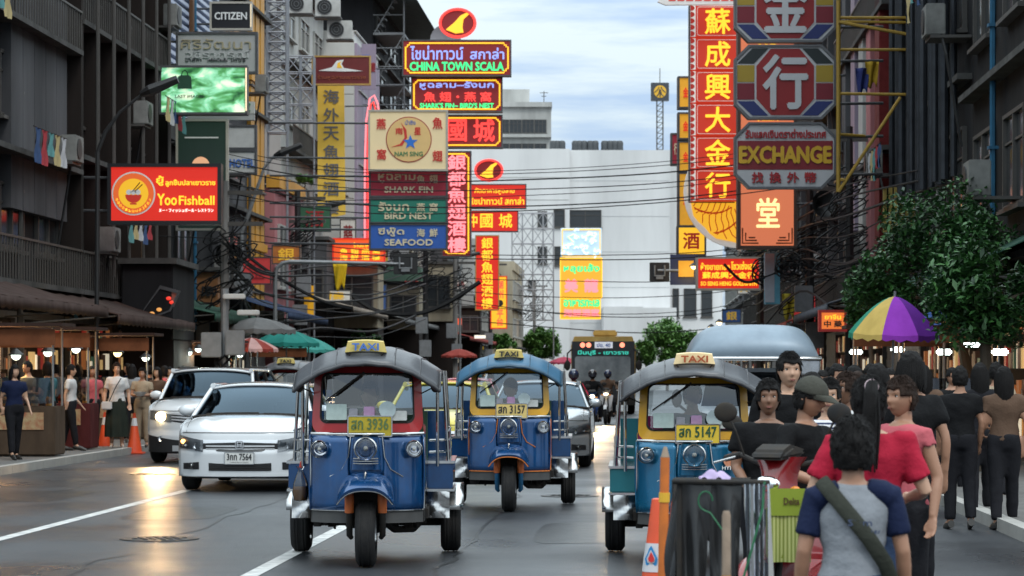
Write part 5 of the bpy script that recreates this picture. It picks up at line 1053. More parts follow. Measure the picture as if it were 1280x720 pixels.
def person(label, loc, rz=0, H=1.65, skin_=SK1, shirt=None, pants=None, skirt=None, hair='short', hm=None, arms=None, legs=None, hip=0, lean=0, head=(0, 0), sleeve=.6, fat=1.0, detail=1, collar=False,
           raglan=None, hat=None, vox=None, group=None, long_sleeve=False, top_cut=0, shoes=None, fem=False, hands=True, name='person', parent=None, glasses=False, hatcol=None, hs_=1.0):
    s = H / 1.7; r = thing(name, label, 'person', loc, rz, group)
    hm = hm or MHAIR; sh = Vector((0, 0, hip))
    sw = (.155 if fem else .175) * fat
    pel = Vector((0, 0, .92)) + sh
    def lp(z, dy=0): return Vector((0, -math.tan(lean) * (z - .92) + dy, z)) + sh
    neck = lp(1.42, .012); hc = lp(1.575, -.012 - math.tan(lean) * .02)
    SHL = {1: Vector((sw, 0, 0)) + lp(1.35), -1: Vector((-sw, 0, 0)) + lp(1.36)}
    dA = {1: [(.23, .03, 1.10), (.25, -.05, .87)], -1: [(-.23, .03, 1.10), (-.25, -.05, .87)]}
    sd_ = sum(map(ord, label)) % 97
    if not legs and not hip and not skirt and not detail:      # mid-stride or weight on one leg, arms following
        st = .17 * sin(sd_ * 1.7); legs = {1: [(.095, -.02 - st * .6, .50), (.10, .02 - st, .08), (.115, -.15 - st, .03)], -1: [(-.095, -.01 + st * .35, .50), (-.10, .04 + st, .10), (-.115, -.12 + st, .03)]}
        dA = {1: [(.225, .04 + st * .3, 1.10), (.22, -.06 + st * .8, .88)], -1: [(-.225, .02 - st * .3, 1.10), (-.22, -.06 - st * .8, .88)]}
        if sd_ % 3 == 0: dA[1] = [(.23, -.02, 1.10), (.10, -.24, 1.12)]
        if sd_ % 4 == 1: dA[-1] = [(-.23, -.04, 1.10), (-.15, -.26, 1.02)]
    arms = arms or {}; A = {}
    for q in (1, -1): A[q] = [Vector(v) if q in arms else Vector(v) + sh + Vector((0, -math.tan(lean) * .3, 0)) for v in (arms.get(q) or dA[q])]
    dL = {1: [(.095, -.01, .50), (.10, .02, .08), (.115, -.15, .03)], -1: [(-.095, -.01, .50), (-.10, .02, .08), (-.115, -.15, .03)]}
    legs = legs or {}; Lg = {q: [Vector(v) for v in (legs.get(q) or dL[q])] for q in (1, -1)}
    def V(l): return [tuple(v * s) for v in l]
    def rings(zs, infl=0, b=None):
        b = b or B(); pts = [lp(z) * s for z, _, _ in zs]
        b.tube(pts, [(rx * fat + infl) * s for _, rx, _ in zs], 18, ry=[(ry + infl) * s for _, _, ry in zs]); return b
    bust = .018 if fem else 0
    TOR = [(.86, .150, .100), (.93, .165, .115), (1.02, .140, .105), (1.10, .130, .100), (1.20, .145, .108 + bust), (1.28, .160, .112 + bust), (1.35, .165, .095), (1.395, .115, .075), (1.43, .058, .058)]
    vx = vox or (.013 if detail else .022)
    def remesh(b, nm, mat, vxs, par, sm=3):
        o = b.build(nm, mat, par); m = o.modifiers.new('r', 'REMESH'); m.mode = 'VOXEL'; m.voxel_size = vxs; m.use_smooth_shade = True
        m2 = o.modifiers.new('sm', 'SMOOTH'); m2.iterations = sm; m2.factor = .6; return bake(o)
    # body: torso, neck, limbs and hands grown into one surface
    b = rings(TOR)
    b.tube([neck * s, (neck * .45 + hc * .55 + Vector((0, .012, 0))) * s], [.054 * s, .050 * s], 12)
    for q in (1, -1):
        e, w = A[q]; S0 = SHL[q]
        b.tube(V([S0 + Vector((-q * .03, 0, .01)), S0, S0.lerp(e, .5), e, e.lerp(w, .3), w]), [x * s * (fat if i < 3 else 1) for i, x in enumerate((.044, .046, .042, .036, .037, .026))], 12)
        d = (w - e).normalized(); sd = Vector((q, 0, 0)); sd = (sd - d * sd.dot(d)).normalized(); nrm = d.cross(sd)
        if detail and hands:   # palm, five fingers, thumb from the side of the palm
            pc = w + d * .045; b.tube(V([w - d * .01, w + d * .03, w + d * .085]), [.024 * s, .036 * s, .038 * s], 10, ry=[.018 * s, .016 * s, .014 * s])
            for fi, (o_, ln) in enumerate(((-.028, .062), (-.010, .072), (.009, .068), (.026, .054))):
                f0 = w + d * .08 + sd * o_; cdir = -nrm * q if abs(nrm.y) > .3 else Vector((0, -1, 0)); cdir = cdir if cdir.y < 0 else -cdir
                f1 = f0 + d * ln * .5 + cdir * .006; f2 = f1 + d * ln * .38 + cdir * .022
                b.tube(V([f0, f1, f2]), [.0095 * s, .009 * s, .0078 * s], 8)
            t0 = w + d * .03 - sd * .026; b.tube(V([t0, t0 + d * .03 - sd * .022, t0 + d * .058 - sd * .024]), [.013 * s, .011 * s, .009 * s], 8)
        else: b.tube(V([w, w + d * .08, w + d * .15]), [.026 * s, .036 * s, .02 * s], 8, ry=[.02 * s, .02 * s, .012 * s])
        k_, a, t = Lg[q]; h0 = Vector((q * .09, 0, .90)) + sh
        b.tube(V([h0 + Vector((0, 0, .03)), h0.lerp(k_, .35), k_, k_.lerp(a, .3), a]), [x * s for x in (.088, .078, .055, .056, .036)], 12)
        b.tube(V([a + (a - t) * .25 - Vector((0, 0, .03)), a.lerp(t, .4), t]), [.036 * s, .038 * s, .03 * s], 10)
    body = remesh(b, 'body', skin_, (vx if not (detail and hands) else min(vx, .0085)) * s, r)
    # head joined to the same body mesh
    yaw, pit = head; Rm = Matrix.Rotation(yaw, 4, 'Z') @ Matrix.Rotation(pit, 4, 'X'); HM = Matrix.Translation(hc * s) @ Rm @ Matrix.Scale(s * hs_, 4)
    n_u, n_v = (48, 40) if detail else (24, 18)
    hb = B().sph((0, 0, 0), 1, n_u, n_v, fn=lambda q, p: headpt((-p[1], p[0] * 1.0, p[2])) if False else headpt((p[0], p[1], p[2])))
    for q in (1, -1):
        hb.sph((q * .073, .012, -.002), (.009, .018, .030), 10, 8)
    hb.xf(HM); bm = bmesh.new(); bm.from_mesh(body.data); hm_ = hb.mesh(); bm.from_mesh(hm_); 
    for f in bm.faces: f.smooth = True
    bm.to_mesh(body.data); bm.free(); bpy.data.meshes.remove(hm_)
    def hp(nm, b_, mat): return b_.xf(HM).build(nm, mat, r, smooth=60)
    if detail:
        for q in (1, -1):
            y0 = headpt((q * .42, -.9, .10)).y
            hp('eye', B().sph((q * .031, y0 + .004, .011), (.0135, .008, .0062), 12, 8), MEW)
            hp('iris', B().sph((q * .031, y0 - .0035, .011), (.0058, .003, .0058), 10, 8), MIR)
            hp('eyelid', B().tube([(q * .018, y0 - .002, .0135), (q * .031, y0 - .0045, .0185), (q * .045, y0 + .002, .0140)], [.0022, .003, .002], 6), MBROW)
            hp('eyebrow', B().tube([(q * .016, y0 - .008, .030), (q * .031, y0 - .007, .0345), (q * .049, y0 + .004, .030)], [.0032, .0040, .002], 6), MBROW)
        ym = headpt((0, -1, -.48)).y
        hp('mouth', B().sph((0, ym - .0005, -.0535), (.021, .0055, .0032), 12, 6).sph((0, ym - .0005, -.0600), (.018, .006, .004), 12, 6), MLIP)
    # hair: shell over the skull with an uneven hairline
    seed = sum(map(ord, label)) % 97
    if hair:
        def hs(fr, off=.012, low=-.02, backlow=-.06, fringe=.055):
            b_ = B(); nu, nv = 56, 40; vs = []; fs = []
            for j in range(nv + 1):
                for i in range(nu):
                    a = 2 * pi * i / nu; t = pi * j / nv * .999 + .0005; p = Vector((sin(t) * cos(a), sin(t) * sin(a), cos(t)))
                    P_ = Vector((p.x * .076, p.y * .096, p.z * .119)); nn = mnoise.noise(P_ * 38 + Vector((seed, 0, 0))); n2 = mnoise.noise(P_ * 90 + Vector((seed, 3, 0)))
                    o_ = off + .008 * nn + .005 * n2; vs.append(P_ + p * max(.003, o_))
            lim = lambda a_, nse: (fringe if sin(a_) < -.62 else (low if sin(a_) < .1 else backlow)) + .012 * nse
            for j in range(nv):
                for i in range(nu):
                    c = vs[j * nu + i]; a_ = atan2(c.y / .096, c.x / .076)
                    if c.z > lim(a_, mnoise.noise(c * 60 + Vector((seed, 0, 0)))): l = (i + 1) % nu; fs.append((j * nu + i, (j + 1) * nu + i, (j + 1) * nu + l, j * nu + l))
            return b_.add(vs, fs)
        def solid(o, th=.010):
            m = o.modifiers.new('s', 'SOLIDIFY'); m.thickness = th * s; m.offset = -1; return bake(o)
        if hair in ('short', 'pony', 'bun', 'long', 'bob', 'spiky'):
            if detail:      # loose tufts break the outline and catch light like strands
                tb = B(); random.seed(seed)
                for i in range(420):
                    a = random.uniform(0, 2 * pi); t = random.uniform(.05, (1.75 if sin(a) > .45 else 1.30 if sin(a) > -.35 else .80) if hair in ('short', 'bun', 'pony', 'spiky') else (1.75 if sin(a) > -.3 else .95)); p_ = Vector((sin(t) * cos(a), sin(t) * sin(a), cos(t)))
                    P_ = Vector((p_.x * .086, p_.y * .107, p_.z * .130)); down = Vector((p_.x * .5, p_.y * .5, -.9)); down = (down - p_ * down.dot(p_)).normalized(); sd = p_.cross(down)
                    l_ = random.uniform(.014, .030) if hair in ('short', 'bun', 'pony') else random.uniform(.022, .045); w_ = .0035; q_ = sd * random.uniform(-.35, .35)
                    tb.add([P_ - sd * w_, P_ + sd * w_, P_ + p_ * .005, P_ + (down + q_) * l_ + p_ * random.uniform(.0, .010)], [(0, 1, 3), (1, 2, 3), (2, 0, 3)])
                tag(hp('hair_strands', tb, hm), kind='stuff')
            o = hp('hair', hs(0, off=.02 if hair == 'spiky' else .010, fringe=.062, low=.012 if hair in ('short', 'spiky') else -.01 if hair in ('bun', 'pony') else -.035, backlow=-.075), hm); solid(o)
        if hair in ('long', 'bob'):
            ln = -.26 if hair == 'long' else -.13
            b_ = B()
            for i in range(26):
                a = radians(-28 + i * 236 / 25); x, y = .084 * cos(a), .100 * sin(a) + .004
                b_.tube([(x * .9, y * .9, .05), (x * 1.04, y * 1.04, -.02), (x * 1.05, y * 1.0 + .01, -.10), (x * 1.0, y * .75 + .03, ln + .02 * sin(i * 2.3))], [.014, .017, .016, .006], 6)
            hp('hair_length', b_, hm)
        if hair == 'pony':
            b_ = B().tube([(0, .095, .075), (0, .135, .085), (.01, .160, .04), (.015, .150, -.08), (.02, .125, -.20), (.02, .120, -.30)], [.028, .030, .034, .036, .030, .010], 10)
            for i in range(7): a = i * .9; b_.tube([(.02 * cos(a), .15 + .02 * sin(a), .05), (.028 * cos(a), .150 + .024 * sin(a), -.10), (.022 * cos(a + .3), .125 + .016 * sin(a), -.31 - .02 * sin(i))], [.012, .014, .004], 5)
            hp('ponytail', b_, hm); hp('hair_tie', B().lathe([(.026, 0), (.034, .006), (.034, .018), (.026, .024)], c=(0, .100, .078), ax='y', n=14), M('hair_tie_pink', (.6, .45, .48), .6))
        if hair == 'bun': hp('hair_bun', B().sph((0, .09, .09), (.045, .045, .045), 14, 10), hm)
    if hat == 'cap':
        hmat = hatcol or cloth('olive_cap', (.055, .055, .045))
        o = hp('cap', B().grid(lambda u, v: (lambda a, t: ((.088 * sin(t) * cos(a)), .108 * sin(t) * sin(a), .03 + .105 * cos(t)))(2 * pi * u, pi / 2 * v), 36, 12, True), hmat)
        q = o.modifiers.new('s', 'SOLIDIFY'); q.thickness = .004; bake(o)
        o = hp('cap_brim', B().grid(lambda u, v: (.078 * cos(pi + pi * u) * (1 - .12 * v), -.02 + .105 * sin(pi + pi * u) * (1 + .72 * v), .033 - .030 * v + .012 * sin(pi * u)), 20, 5), hmat)
        q = o.modifiers.new('s', 'SOLIDIFY'); q.thickness = .005; bake(o)
    if hat == 'helmet':
        o = hp('helmet', B().sph((0, .005, .02), (.125, .145, .135), 24, 16), hatcol or M('helmet_black', (.02, .02, .025), .2, grime=0, coat=.5))
        hp('visor', B().grid(lambda u, v: (.128 * sin((u - .5) * 2.2), .002 - .149 * cos((u - .5) * 2.2), -.045 + .07 * v), 14, 5), M('visor_dark', (.03, .03, .04), .08, grime=0))
        hp('chin_strap', B().tube([(-.075, -.02, -.03), (-.05, -.05, -.10), (0, -.06, -.122), (.05, -.05, -.10), (.075, -.02, -.03)], .006, 6), MBROW)
    # clothes
    if shirt:
        z0 = .90 if not top_cut else top_cut
        TS = [t for t in TOR if t[0] >= z0 - .05][:-1] + [(1.415, .075, .066)]
        b = rings(TS, .014); sm = shirt; zc = [t[0] for t in TS]
        def slv(b_):
            for q in (1, -1):
                e, w = A[q]; S0 = SHL[q]; end = S0.lerp(e, sleeve) if not long_sleeve else None
                pts = [S0 + Vector((-q * .05, 0, .005)), S0 + Vector((0, 0, .004)), S0.lerp(e, .3)] + ([end] if end else [e, w])
                b_.tube(V(pts), [x * s * fat for x in ([.056, .062, .060, .062] if end else [.056, .062, .055, .046, .040])], 12)
        if raglan:
            bb = B(); slv(bb)
            for q in (1, -1):
                S0 = SHL[q]; bb.tube(V([S0 + Vector((-q * .115, 0, .045)), S0 + Vector((-q * .05, 0, .012)), S0 + Vector((.0, 0, -.02))]), [.040 * s, .068 * s, .066 * s], 14, ry=[.078 * s, .100 * s, .085 * s])
            remesh(bb, 'raglan_sleeve', raglan, vx * s, r)
        else: slv(b)
        o = remesh(b, 'shirt', sm, vx * s, r, 4)
        # cloth folds
        for v in o.data.vertices:
            n_ = mnoise.noise(Vector((v.co.x * 7, v.co.y * 7, v.co.z * 3.2)) + Vector((seed, 0, 0))); n2 = mnoise.noise(v.co * 18 + Vector((0, seed, 0)))
            n3 = mnoise.noise(Vector((v.co.x * 5 + v.co.z * 9, v.co.y * 9, v.co.z * 13 - v.co.x * 8))); v.co += v.normal * (.011 * n_ + .004 * n2 + .009 * max(-.2, n3)) * s
        if collar:
            c = neck * s; remesh(B().tube([(c.x + .066 * s * cos(a), c.y + .062 * s * sin(a), c.z - .012 * s - .02 * s * (1 if sin(a) < 0 else 0) * abs(sin(a))) for a in [i * pi / 8 for i in range(16)]], .012 * s, 8, closed=True), 'collar', shirt, .006, r, 1)
    if pants:
        b = rings([(.84, .150, .105), (.92, .168, .118), (1.0, .148, .112)], .016)
        for q in (1, -1):
            k_, a, t = Lg[q]; h0 = Vector((q * .09, 0, .90)) + sh; b.tube(V([h0 + Vector((0, 0, .02)), h0.lerp(k_, .35), k_, k_.lerp(a, .5), a + Vector((0, 0, .02))]), [x * s for x in (.104, .096, .076, .068, .062)], 12)
        o = remesh(b, 'trousers', pants, vx * s, r, 3)
        for v in o.data.vertices: v.co += v.normal * .008 * mnoise.noise(v.co * 9) * s
    if skirt:
        zb, rb = .22, .23
        b = B().grid(lambda u, v: (lambda a, z, rr_: (rr_ * cos(a), rr_ * .75 * sin(a), z))(2 * pi * u, (1.04 + (zb - 1.04) * v) * s, (.135 + (rb - .135) * min(1, v * 1.5) ** .6 + .018 * v * sin(2 * pi * u * 9)) * s), 72, 14, True)
        b.build('skirt', skirt, r, smooth=60)
    sm_ = shoes or M('dark_shoe', (.03, .028, .026), .5)
    for q in (1, -1):
        k_, a, t = Lg[q]
        if detail or True: 
            d = (t - a); B().tube(V([a + (a - t) * .3 - Vector((0, 0, .035)), a.lerp(t, .5) - Vector((0, 0, .01)), t + d.normalized() * .05 - Vector((0, 0, .004))]), [.042 * s, .046 * s, .030 * s], 10, ry=[.035 * s, .034 * s, .02 * s]).build('shoe', sm_, r, smooth=50)
    r['s'] = s; del r['s']
    return r
blk = cloth('black_cotton', (.006, .006, .007)); wht = cloth('white_cotton', (.58, .58, .58)); navy = cloth('navy_cotton', (.008, .014, .045)); greyc = cloth('heather_grey_cotton', (.24, .255, .28))
redc = cloth('crimson_cotton', (.36, .012, .035)); beige = cloth('beige_cotton', (.34, .27, .19)); drk = cloth('dark_trousers', (.010, .010, .013)); den = cloth('denim', (.03, .05, .10))
grn_d = cloth('dark_green_skirt', (.02, .026, .02)); pnk = cloth('pink_cotton', (.45, .10, .12)); brw = cloth('brown_cotton', (.10, .06, .04)); teal = cloth('teal_cotton', (.05, .16, .18))
def stripes():
    m = bpy.data.materials.new('striped_cotton'); m.use_nodes = True; t = m.node_tree; b = t.nodes['Principled BSDF']; b.inputs['Roughness'].default_value = .9
    tc = N('ShaderNodeTexCoord', t); w = N('ShaderNodeTexWave', t); w.bands_direction = 'Z'; w.inputs['Scale'].default_value = 11; L(tc.outputs['Object'], w.inputs[0], t)
    r = N('ShaderNodeValToRGB', t); r.color_ramp.interpolation = 'CONSTANT'; r.color_ramp.elements[0].color = (.6, .6, .62, 1); r.color_ramp.elements[1].position = .6; r.color_ramp.elements[1].color = (.03, .04, .09, 1)
    L(w.outputs['Fac'], r.inputs[0], t); L(r.outputs[0], b.inputs['Base Color'], t); return m
MSTR = stripes()
def at(px, headtop, D, H):      # ground point so that the head top of a person of height H meets a row
    p = P(px, 465, D); return (p.x, D, (CH + (HY - headtop) * D / F) - H)
def stand(px, D, z=0): return (P(px, 465, D).x, D, z)
# ------------------------------------------------------------------ vehicles
mchrome = M('worn_chrome', (.62, .62, .62), .18, metal=1, grime=.35, scale=8, dark=(.2, .18, .16)); mrub = M('tyre_rubber', (.018, .018, .019), .8, grime=.3, scale=12, dark=(.05, .045, .04), bump=.3)
mund = M('underside_black', (.02, .02, .021), .7, grime=.5, scale=9, dark=(.06, .045, .03)); mlamp = M('lamp_reflector', (.95, .95, .96), .10, metal=1, grime=0); mlens = glass('lamp_lens', (.98, .99, 1), .97, refl=0)
mglass = glass('windscreen_glass', (.75, .82, .86), .8, refl=.06); mcarglass = glass('car_glass_dark', (.05, .10, .17), .5, refl=.0, gcol=(.62, .82, 1)); mrubber2 = M('grey_rubber', (.07, .07, .07), .6, grime=.3, scale=6)  # car glass and its reflection tinted blue to suggest reflected sky
def wheel(parent, c, R, w, name='wheel', rimmat=None, hub=.55):
    """tyre with grooved tread, rim as sub-part; axle along x"""
    pr = []
    for t in [i / 14 for i in range(15)]:
        x = (t - .5) * w; e = abs(t - .5) * 2; rad = R - (.045 * e ** 5) - (.006 if i_groove(t) else 0); pr.append((rad, x))
    b = B().lathe([(R * hub, -w / 2 + .01), (R - .05, -w / 2)] + pr + [(R - .05, w / 2), (R * hub, w / 2 - .01)], c=c, ax='x', n=36)
    o = b.build(name, mrub, parent, smooth=35)
    B().lathe([(0, -w * .30), (R * .18, -w * .34), (R * .2, -w * .2), (R * hub * .9, -w * .25), (R * (hub + .02), -w * .46), (R * (hub + .02), w * .46), (R * hub * .9, w * .25), (0, w * .3)], c=c, ax='x', n=24).build('rim', rimmat or mchrome, o, smooth=35)
    return o
def i_groove(t): return any(abs(t - q) < .02 for q in (.25, .42, .58, .75)) or int(t * 14) % 3 == 1
def lamp_round(parent, c, r, name='headlight', on=0, bodymat=None):
    o = B().lathe([(r * 1.0, -.02), (r * 1.12, -.01), (r * 1.14, .01), (r * 1.05, .04), (r * .7, .10), (0, .12)], c=c, ax='y', n=28).build(name, bodymat or mchrome, parent, smooth=40)
    B().lathe([(r * .98, -.010), (r * .93, .012), (r * .8, .036), (r * .62, .055), (r * .60, .050), (r * .4, .072), (r * .2, .084), (0, .088)], c=c, ax='y', n=24).build('reflector', mlamp, o, smooth=40)
    B().sph((c[0], c[1] + .022, c[2]), (r * .24, .035, r * .24), 10, 8).build('bulb', lit('bulb_%g' % on, (1, .8, .5), on) if on else M('bulb_off', (.6, .6, .55), .2, grime=0), o)
    B().lathe([(r * .97, -.012), (r * .7, -.022), (r * .3, -.030), (0, -.032)], c=c, ax='y', n=24).build('lens', mlens, o, smooth=40)
    return o
def plate(parent, c, w, h, s1, s2, bg, ink=T_BLK, rim=None, tilt=0, name='number_plate'):
    o = B().prism(rr(0, 0, w, h, .012, 3), -.004, .004).build(name, bg, parent, loc=c); o.rotation_euler.x = tilt
    B().ring(rr(0, 0, w, h, .012, 3), rr(0, 0, w * .95, h * .9, .010, 3), -.009, -.0045).build('plate_rim', rim or bg, o)
    text(s1, w * .82, h * .52, ink, o, (0, -.005, h * .10), .004, .0022); text(s2, w * .62, h * .10, ink, o, (0, -.005, -h * .35), .004)
    return o
def tuktuk(label, loc, rz, body, frame, roof, roof2, trim, fork_top, fork_low, plate_bg, pl, sign_bg, sign_ink, side, seatc=None, driver=None, simple=False, group='three-wheeled taxis coming up the road', steer=0):
    r = thing('tuk_tuk', label, 'tuk-tuk', loc, rz, group)
    # cowl: two lower side halves joined above the wheel
    def fy(x, z): return .10 + .20 * (abs(x) / .46) ** 2.6 + .05 * max(0, (z - .55)) - (.06 * gauss(x, .10) if z > .7 else 0)
    b = B()
    for sx in (-1, 1):
        b.grid(lambda u, v: ((lambda x, z: (sx * x, fy(x, z), z))(.145 + .32 * u, .46 + .62 * v)), 12, 10)
        b.grid(lambda u, v: (sx * (.465 + .012 * sin(v * 3)), .30 + .55 * u, .46 + .62 * v), 4, 6)
        b.grid(lambda u, v: (sx * .145, fy(.145, .7) + .5 * u, .46 + .36 * v), 3, 4)
    b.grid(lambda u, v: ((lambda x, z: (x, fy(x, z), z))(-.145 + .29 * u, .76 + .32 * v)), 14, 8)
    o = b.build('cowl', body, r, smooth=40, weld=True); m = o.modifiers.new('s', 'SOLIDIFY'); m.thickness = .012; bake(o)
    for sx in (-1, 1):
        B().grid(lambda u, v: ((lambda x, z: (sx * x, fy(x, z) - .012 + .01 * v, z))(.15 + .315 * u, .36 + .10 * v)), 8, 3).grid(lambda u, v: (sx * .47, .29 + .5 * u, .36 + .1 * v), 3, 2).build('bumper_pad', mrubber2, r, smooth=40)
        B().tube([(sx * (.15 + .31 * i / 8), fy(.15 + .31 * i / 8, .46) - .012, .462) for i in range(9)], .007, 6).build('trim_strip', trim, r)
        B().tube([(sx * .47, .31, .47), (sx * .472, .31, 1.06)], .009, 6).build('edge_strip', trim, r)
        B().tube([(sx * .13, fy(.13, 1.07) - .006, 1.07), (sx * .15, fy(.15, .9) - .008, .90), (sx * .20, fy(.2, .8) - .008, .80), (sx * .30, fy(.3, .73) - .01, .74)], .006, 5).build('piping', trim, r)
    B().grid(lambda u, v: (-.47 + .94 * u, fy(-.47 + .94 * u, 1.09) - .012 - .01 * sin(pi * v), 1.075 + .028 * v), 16, 4).build('chrome_band', mchrome, r, smooth=60)
    nose = B().grid(lambda u, v: ((lambda a, z: (.105 * cos(a) * (1 + .2 * (1 - v)), .10 - .085 * sin(a) * (.8 + .2 * v), z))(pi * u, .80 + .265 * v)), 14, 8).build('nose', body, r, smooth=60)
    b = B()
    for z in (.852, .872, .892): b.tube([(-.10, .03, z), (-.05, -.012, z), (.05, -.012, z), (.10, .03, z)], .006, 6)
    b.build('grille', mchrome, r)
    lamp_round(r, (0, -.02, .975), .085); lamp_round(r, (-.39, .16, .965), .066); lamp_round(r, (.39, .16, .965), .066)
    # fender and front wheel
    fw = thing_part = None
    R = .275; wy = .10
    def fen(u, v, k=0):
        a = radians(46 + 92 * u); c = 2 * v - 1; ww = .225 - .045 * u; rad = .40 - .035 * c * c + .05 * (1 - u) * c * c * 0
        return (ww * c, wy - (rad - .02) * cos(a) * 1.05 - .02 * (1 - u), .36 + (rad + .02) * sin(a) - .035 * c ** 4 - .05 * abs(c) ** 3 * (1 - u))
    b = B().grid(fen, 18, 14)
    b.grid(lambda u, v: tuple(Vector(fen(u, 0)) + Vector((-.012 * v, 0, -.07 * v))), 18, 2).grid(lambda u, v: tuple(Vector(fen(u, 1)) + Vector((.012 * v, 0, -.07 * v))), 18, 2)
    b.grid(lambda u, v: tuple(Vector(fen(0, u)) + Vector((0, .004 * v, -.028 * v))), 14, 1)
    o = b.build('front_fender', body, r, smooth=50, weld=True); m = o.modifiers.new('s', 'SOLIDIFY'); m.thickness = .008; bake(o)
    B().tube([tuple(Vector(fen(0, q / 14)) + Vector((0, -.004, -.026))) for q in range(15)], .006, 6).build('fender_trim', trim, r)
    B().tube([(0, wy - .25, .735), (0, wy - .16, .775), (0, wy - .05, .79)], [.004, .012, .006], 8).build('fender_ornament', mchrome, r)
    B().bx(-.14, .14, .16, .34, .42, .80).build('wheel_arch', mund, r)
    o.location.z = .0
    w_ = wheel(r, (0, wy, R), R, .165, 'front_wheel')
    for sx in (-1, 1):
        B().tube([(sx * .135, .02, .66), (sx * .135, .04, .45)], .038, 12).build('fork_shroud', fork_top, r, smooth=40)
        B().tube([(sx * .135, .04, .45), (sx * .135, .08, .26), (sx * .12, .10, .24)], [.028, .026, .02], 10).build('fork_tube', fork_low, r, smooth=40)
    B().tube([(-.15, .05, .68), (.15, .05, .68)], .03, 8).tube([(0, .08, .66), (0, .30, 1.15)], .025, 8).build('steering_stem', mund, r)
    B().tube([(-.30, .50, 1.12), (-.15, .42, 1.14), (.15, .42, 1.14), (.30, .50, 1.12)], .016, 8).build('handlebar', mund, r)
    # windscreen surround
    YF = lambda x, z: .15 + .17 * (abs(x) / .46) ** 3 + (z - 1.08) * .14
    oo = rr(0, 1.365, .93, .56, .10, 5); oo = [((x * (1 - .06 * (z - 1.08) / .56)), z) for x, z in oo]; ii = rr(0, 1.385, .80, .415, .06, 5); ii = [((x * (1 - .06 * (z - 1.08) / .56)), z) for x, z in ii]
    i2 = [(x * .965, 1.385 + (z - 1.385) * .935) for x, z in ii]
    B().ring(oo, ii, lambda x, z: YF(x, z), lambda x, z: YF(x, z) + .07).build('windscreen_frame', frame, r, smooth=40)
    B().ring(ii, i2, lambda x, z: YF(x, z) - .006, lambda x, z: YF(x, z) + .05).build('rubber_seal', mund, r, smooth=40)
    B().add([(x, YF(x, z) + .02, z) for x, z in i2], [tuple(range(len(i2)))]).build('windscreen', mglass, r)
    for sx in (-1, 1): B().add([(sx * .465, .32, 1.08), (sx * .47, .85, 1.08), (sx * .47, .82, 1.14), (sx * .45, .50, 1.18), (sx * .44, .44, 1.62), (sx * .44, .39, 1.62)], [tuple(range(6)) if sx > 0 else tuple(range(6))[::-1]]).build('door_pillar', frame, r)
    B().tube([(-.02, YF(0, 1.6) - .03, 1.60), (-.25, YF(.25, 1.4) - .02, 1.42)], .008, 6).tube([(-.10, YF(.1, 1.5) - .03, 1.54), (-.34, YF(.3, 1.3) - .02, 1.36)], .006, 6).build('wiper', mund, r)
    # stickers on the glass
    for cx, cz, w, h, c in ((-.25, 1.27, .17, .13, (.55, .66, .62)), (-.11, 1.26, .07, .08, (.35, .35, .4)), (.02, 1.27, .09, .09, (.5, .3, .5)), (.27, 1.24, .12, .08, (.6, .62, .6)))[: 4]:
        B().prism(rr(cx, cz, w, h, .01, 2), YF(cx, cz) + .005, YF(cx, cz) + .012).build('sticker', M('sticker_%g' % c[0], c, .4, grime=.3, scale=18), r)
    o = B().prism(circ(.17, 1.29, .07, n=20), YF(.17, 1.29), YF(.17, 1.29) + .01).build('round_sticker', M('sticker_round', (.5, .6, .62), .4, grime=.3, scale=14), r)
    plate(r, (.03, .115, 1.155), .37, .175, pl, 'กรุงเทพมหานคร', plate_bg[0], plate_bg[1], rim=mchrome, tilt=0)
    # roof: ribbed vinyl canopy with drooping visor
    def rf(u, v, dz=0):
        x = -.60 + 1.20 * u; y = -.10 + 2.45 * v; ax_ = abs(x) / .60
        z = 1.815 - .225 * ax_ ** 2.3 - .14 * max(0, (.28 - y) / .38) ** 1.8 - .08 * max(0, (y - 2.0) / .35) ** 2
        z += .008 * (abs(sin(v * 2.45 / .42 * pi)) ** .5) * 1.0 + .004 * sin(u * 40)
        yy = y + .24 * ax_ ** 2.2 * (1 - v) - 0
        return (x, yy, z - dz)
    o = B().grid(rf, 44, 40).build('roof', roof, r, smooth=50); m = o.modifiers.new('s', 'SOLIDIFY'); m.thickness = .018; m.offset = -1; bake(o)
    for u in (.13, .30, .70, .87):   # seams
        B().tube([tuple(Vector(rf(u, v / 14)) + Vector((0, 0, .004))) for v in range(15)], .006, 5).build('roof_seam', roof2, r)
    B().tube([rf(u / 22, 0, .01) for u in range(23)], .016, 8).build('roof_edge', roof2, r, smooth=50)
    for uu in (0, 1): B().tube([rf(uu, v / 8, .01) for v in range(9)], .014, 6).build('side_edge', roof2, r)
    for y in (.5, 1.2, 1.9): B().tube([(x * .57 / 4, y + .05, 1.78 - .225 * abs(x / 4) ** 2.3) for x in range(-4, 5)], .012, 6).build('roof_bow', mund, r)
    # taxi sign
    sg = thing_like = B().grid(lambda u, v: ((lambda a: ((-.17 + .34 * u) * (1 - .14 * v), .17 - .03 * sin(pi * u), 1.835 + .085 * v + .012 * sin(pi * u)))(0)), 10, 3)
    sg.grid(lambda u, v: ((-.17 + .34 * u) * .86, .17 - .03 * sin(pi * u) + .10 * v, 1.92 + .012 * sin(pi * u) + .01 * sin(pi * v)), 10, 3)
    sg.grid(lambda u, v: ((-.17 + .34 * u) * (1 - .14 * v), .27, 1.835 + .085 * v), 10, 3)
    for q in (0, 1): sg.grid(lambda u, v: ((-.17 + .34 * q) * (1 - .14 * v), .17 + .10 * u, 1.835 + .085 * v), 3, 3)
    zoff = -.075; o = sg.build('taxi_sign', sign_bg, r, smooth=40, weld=True); o.location = (0, -.17, zoff)
    text('TAXI', .215, .055, sign_ink, o, (0, .128, 1.880), .006, .003)
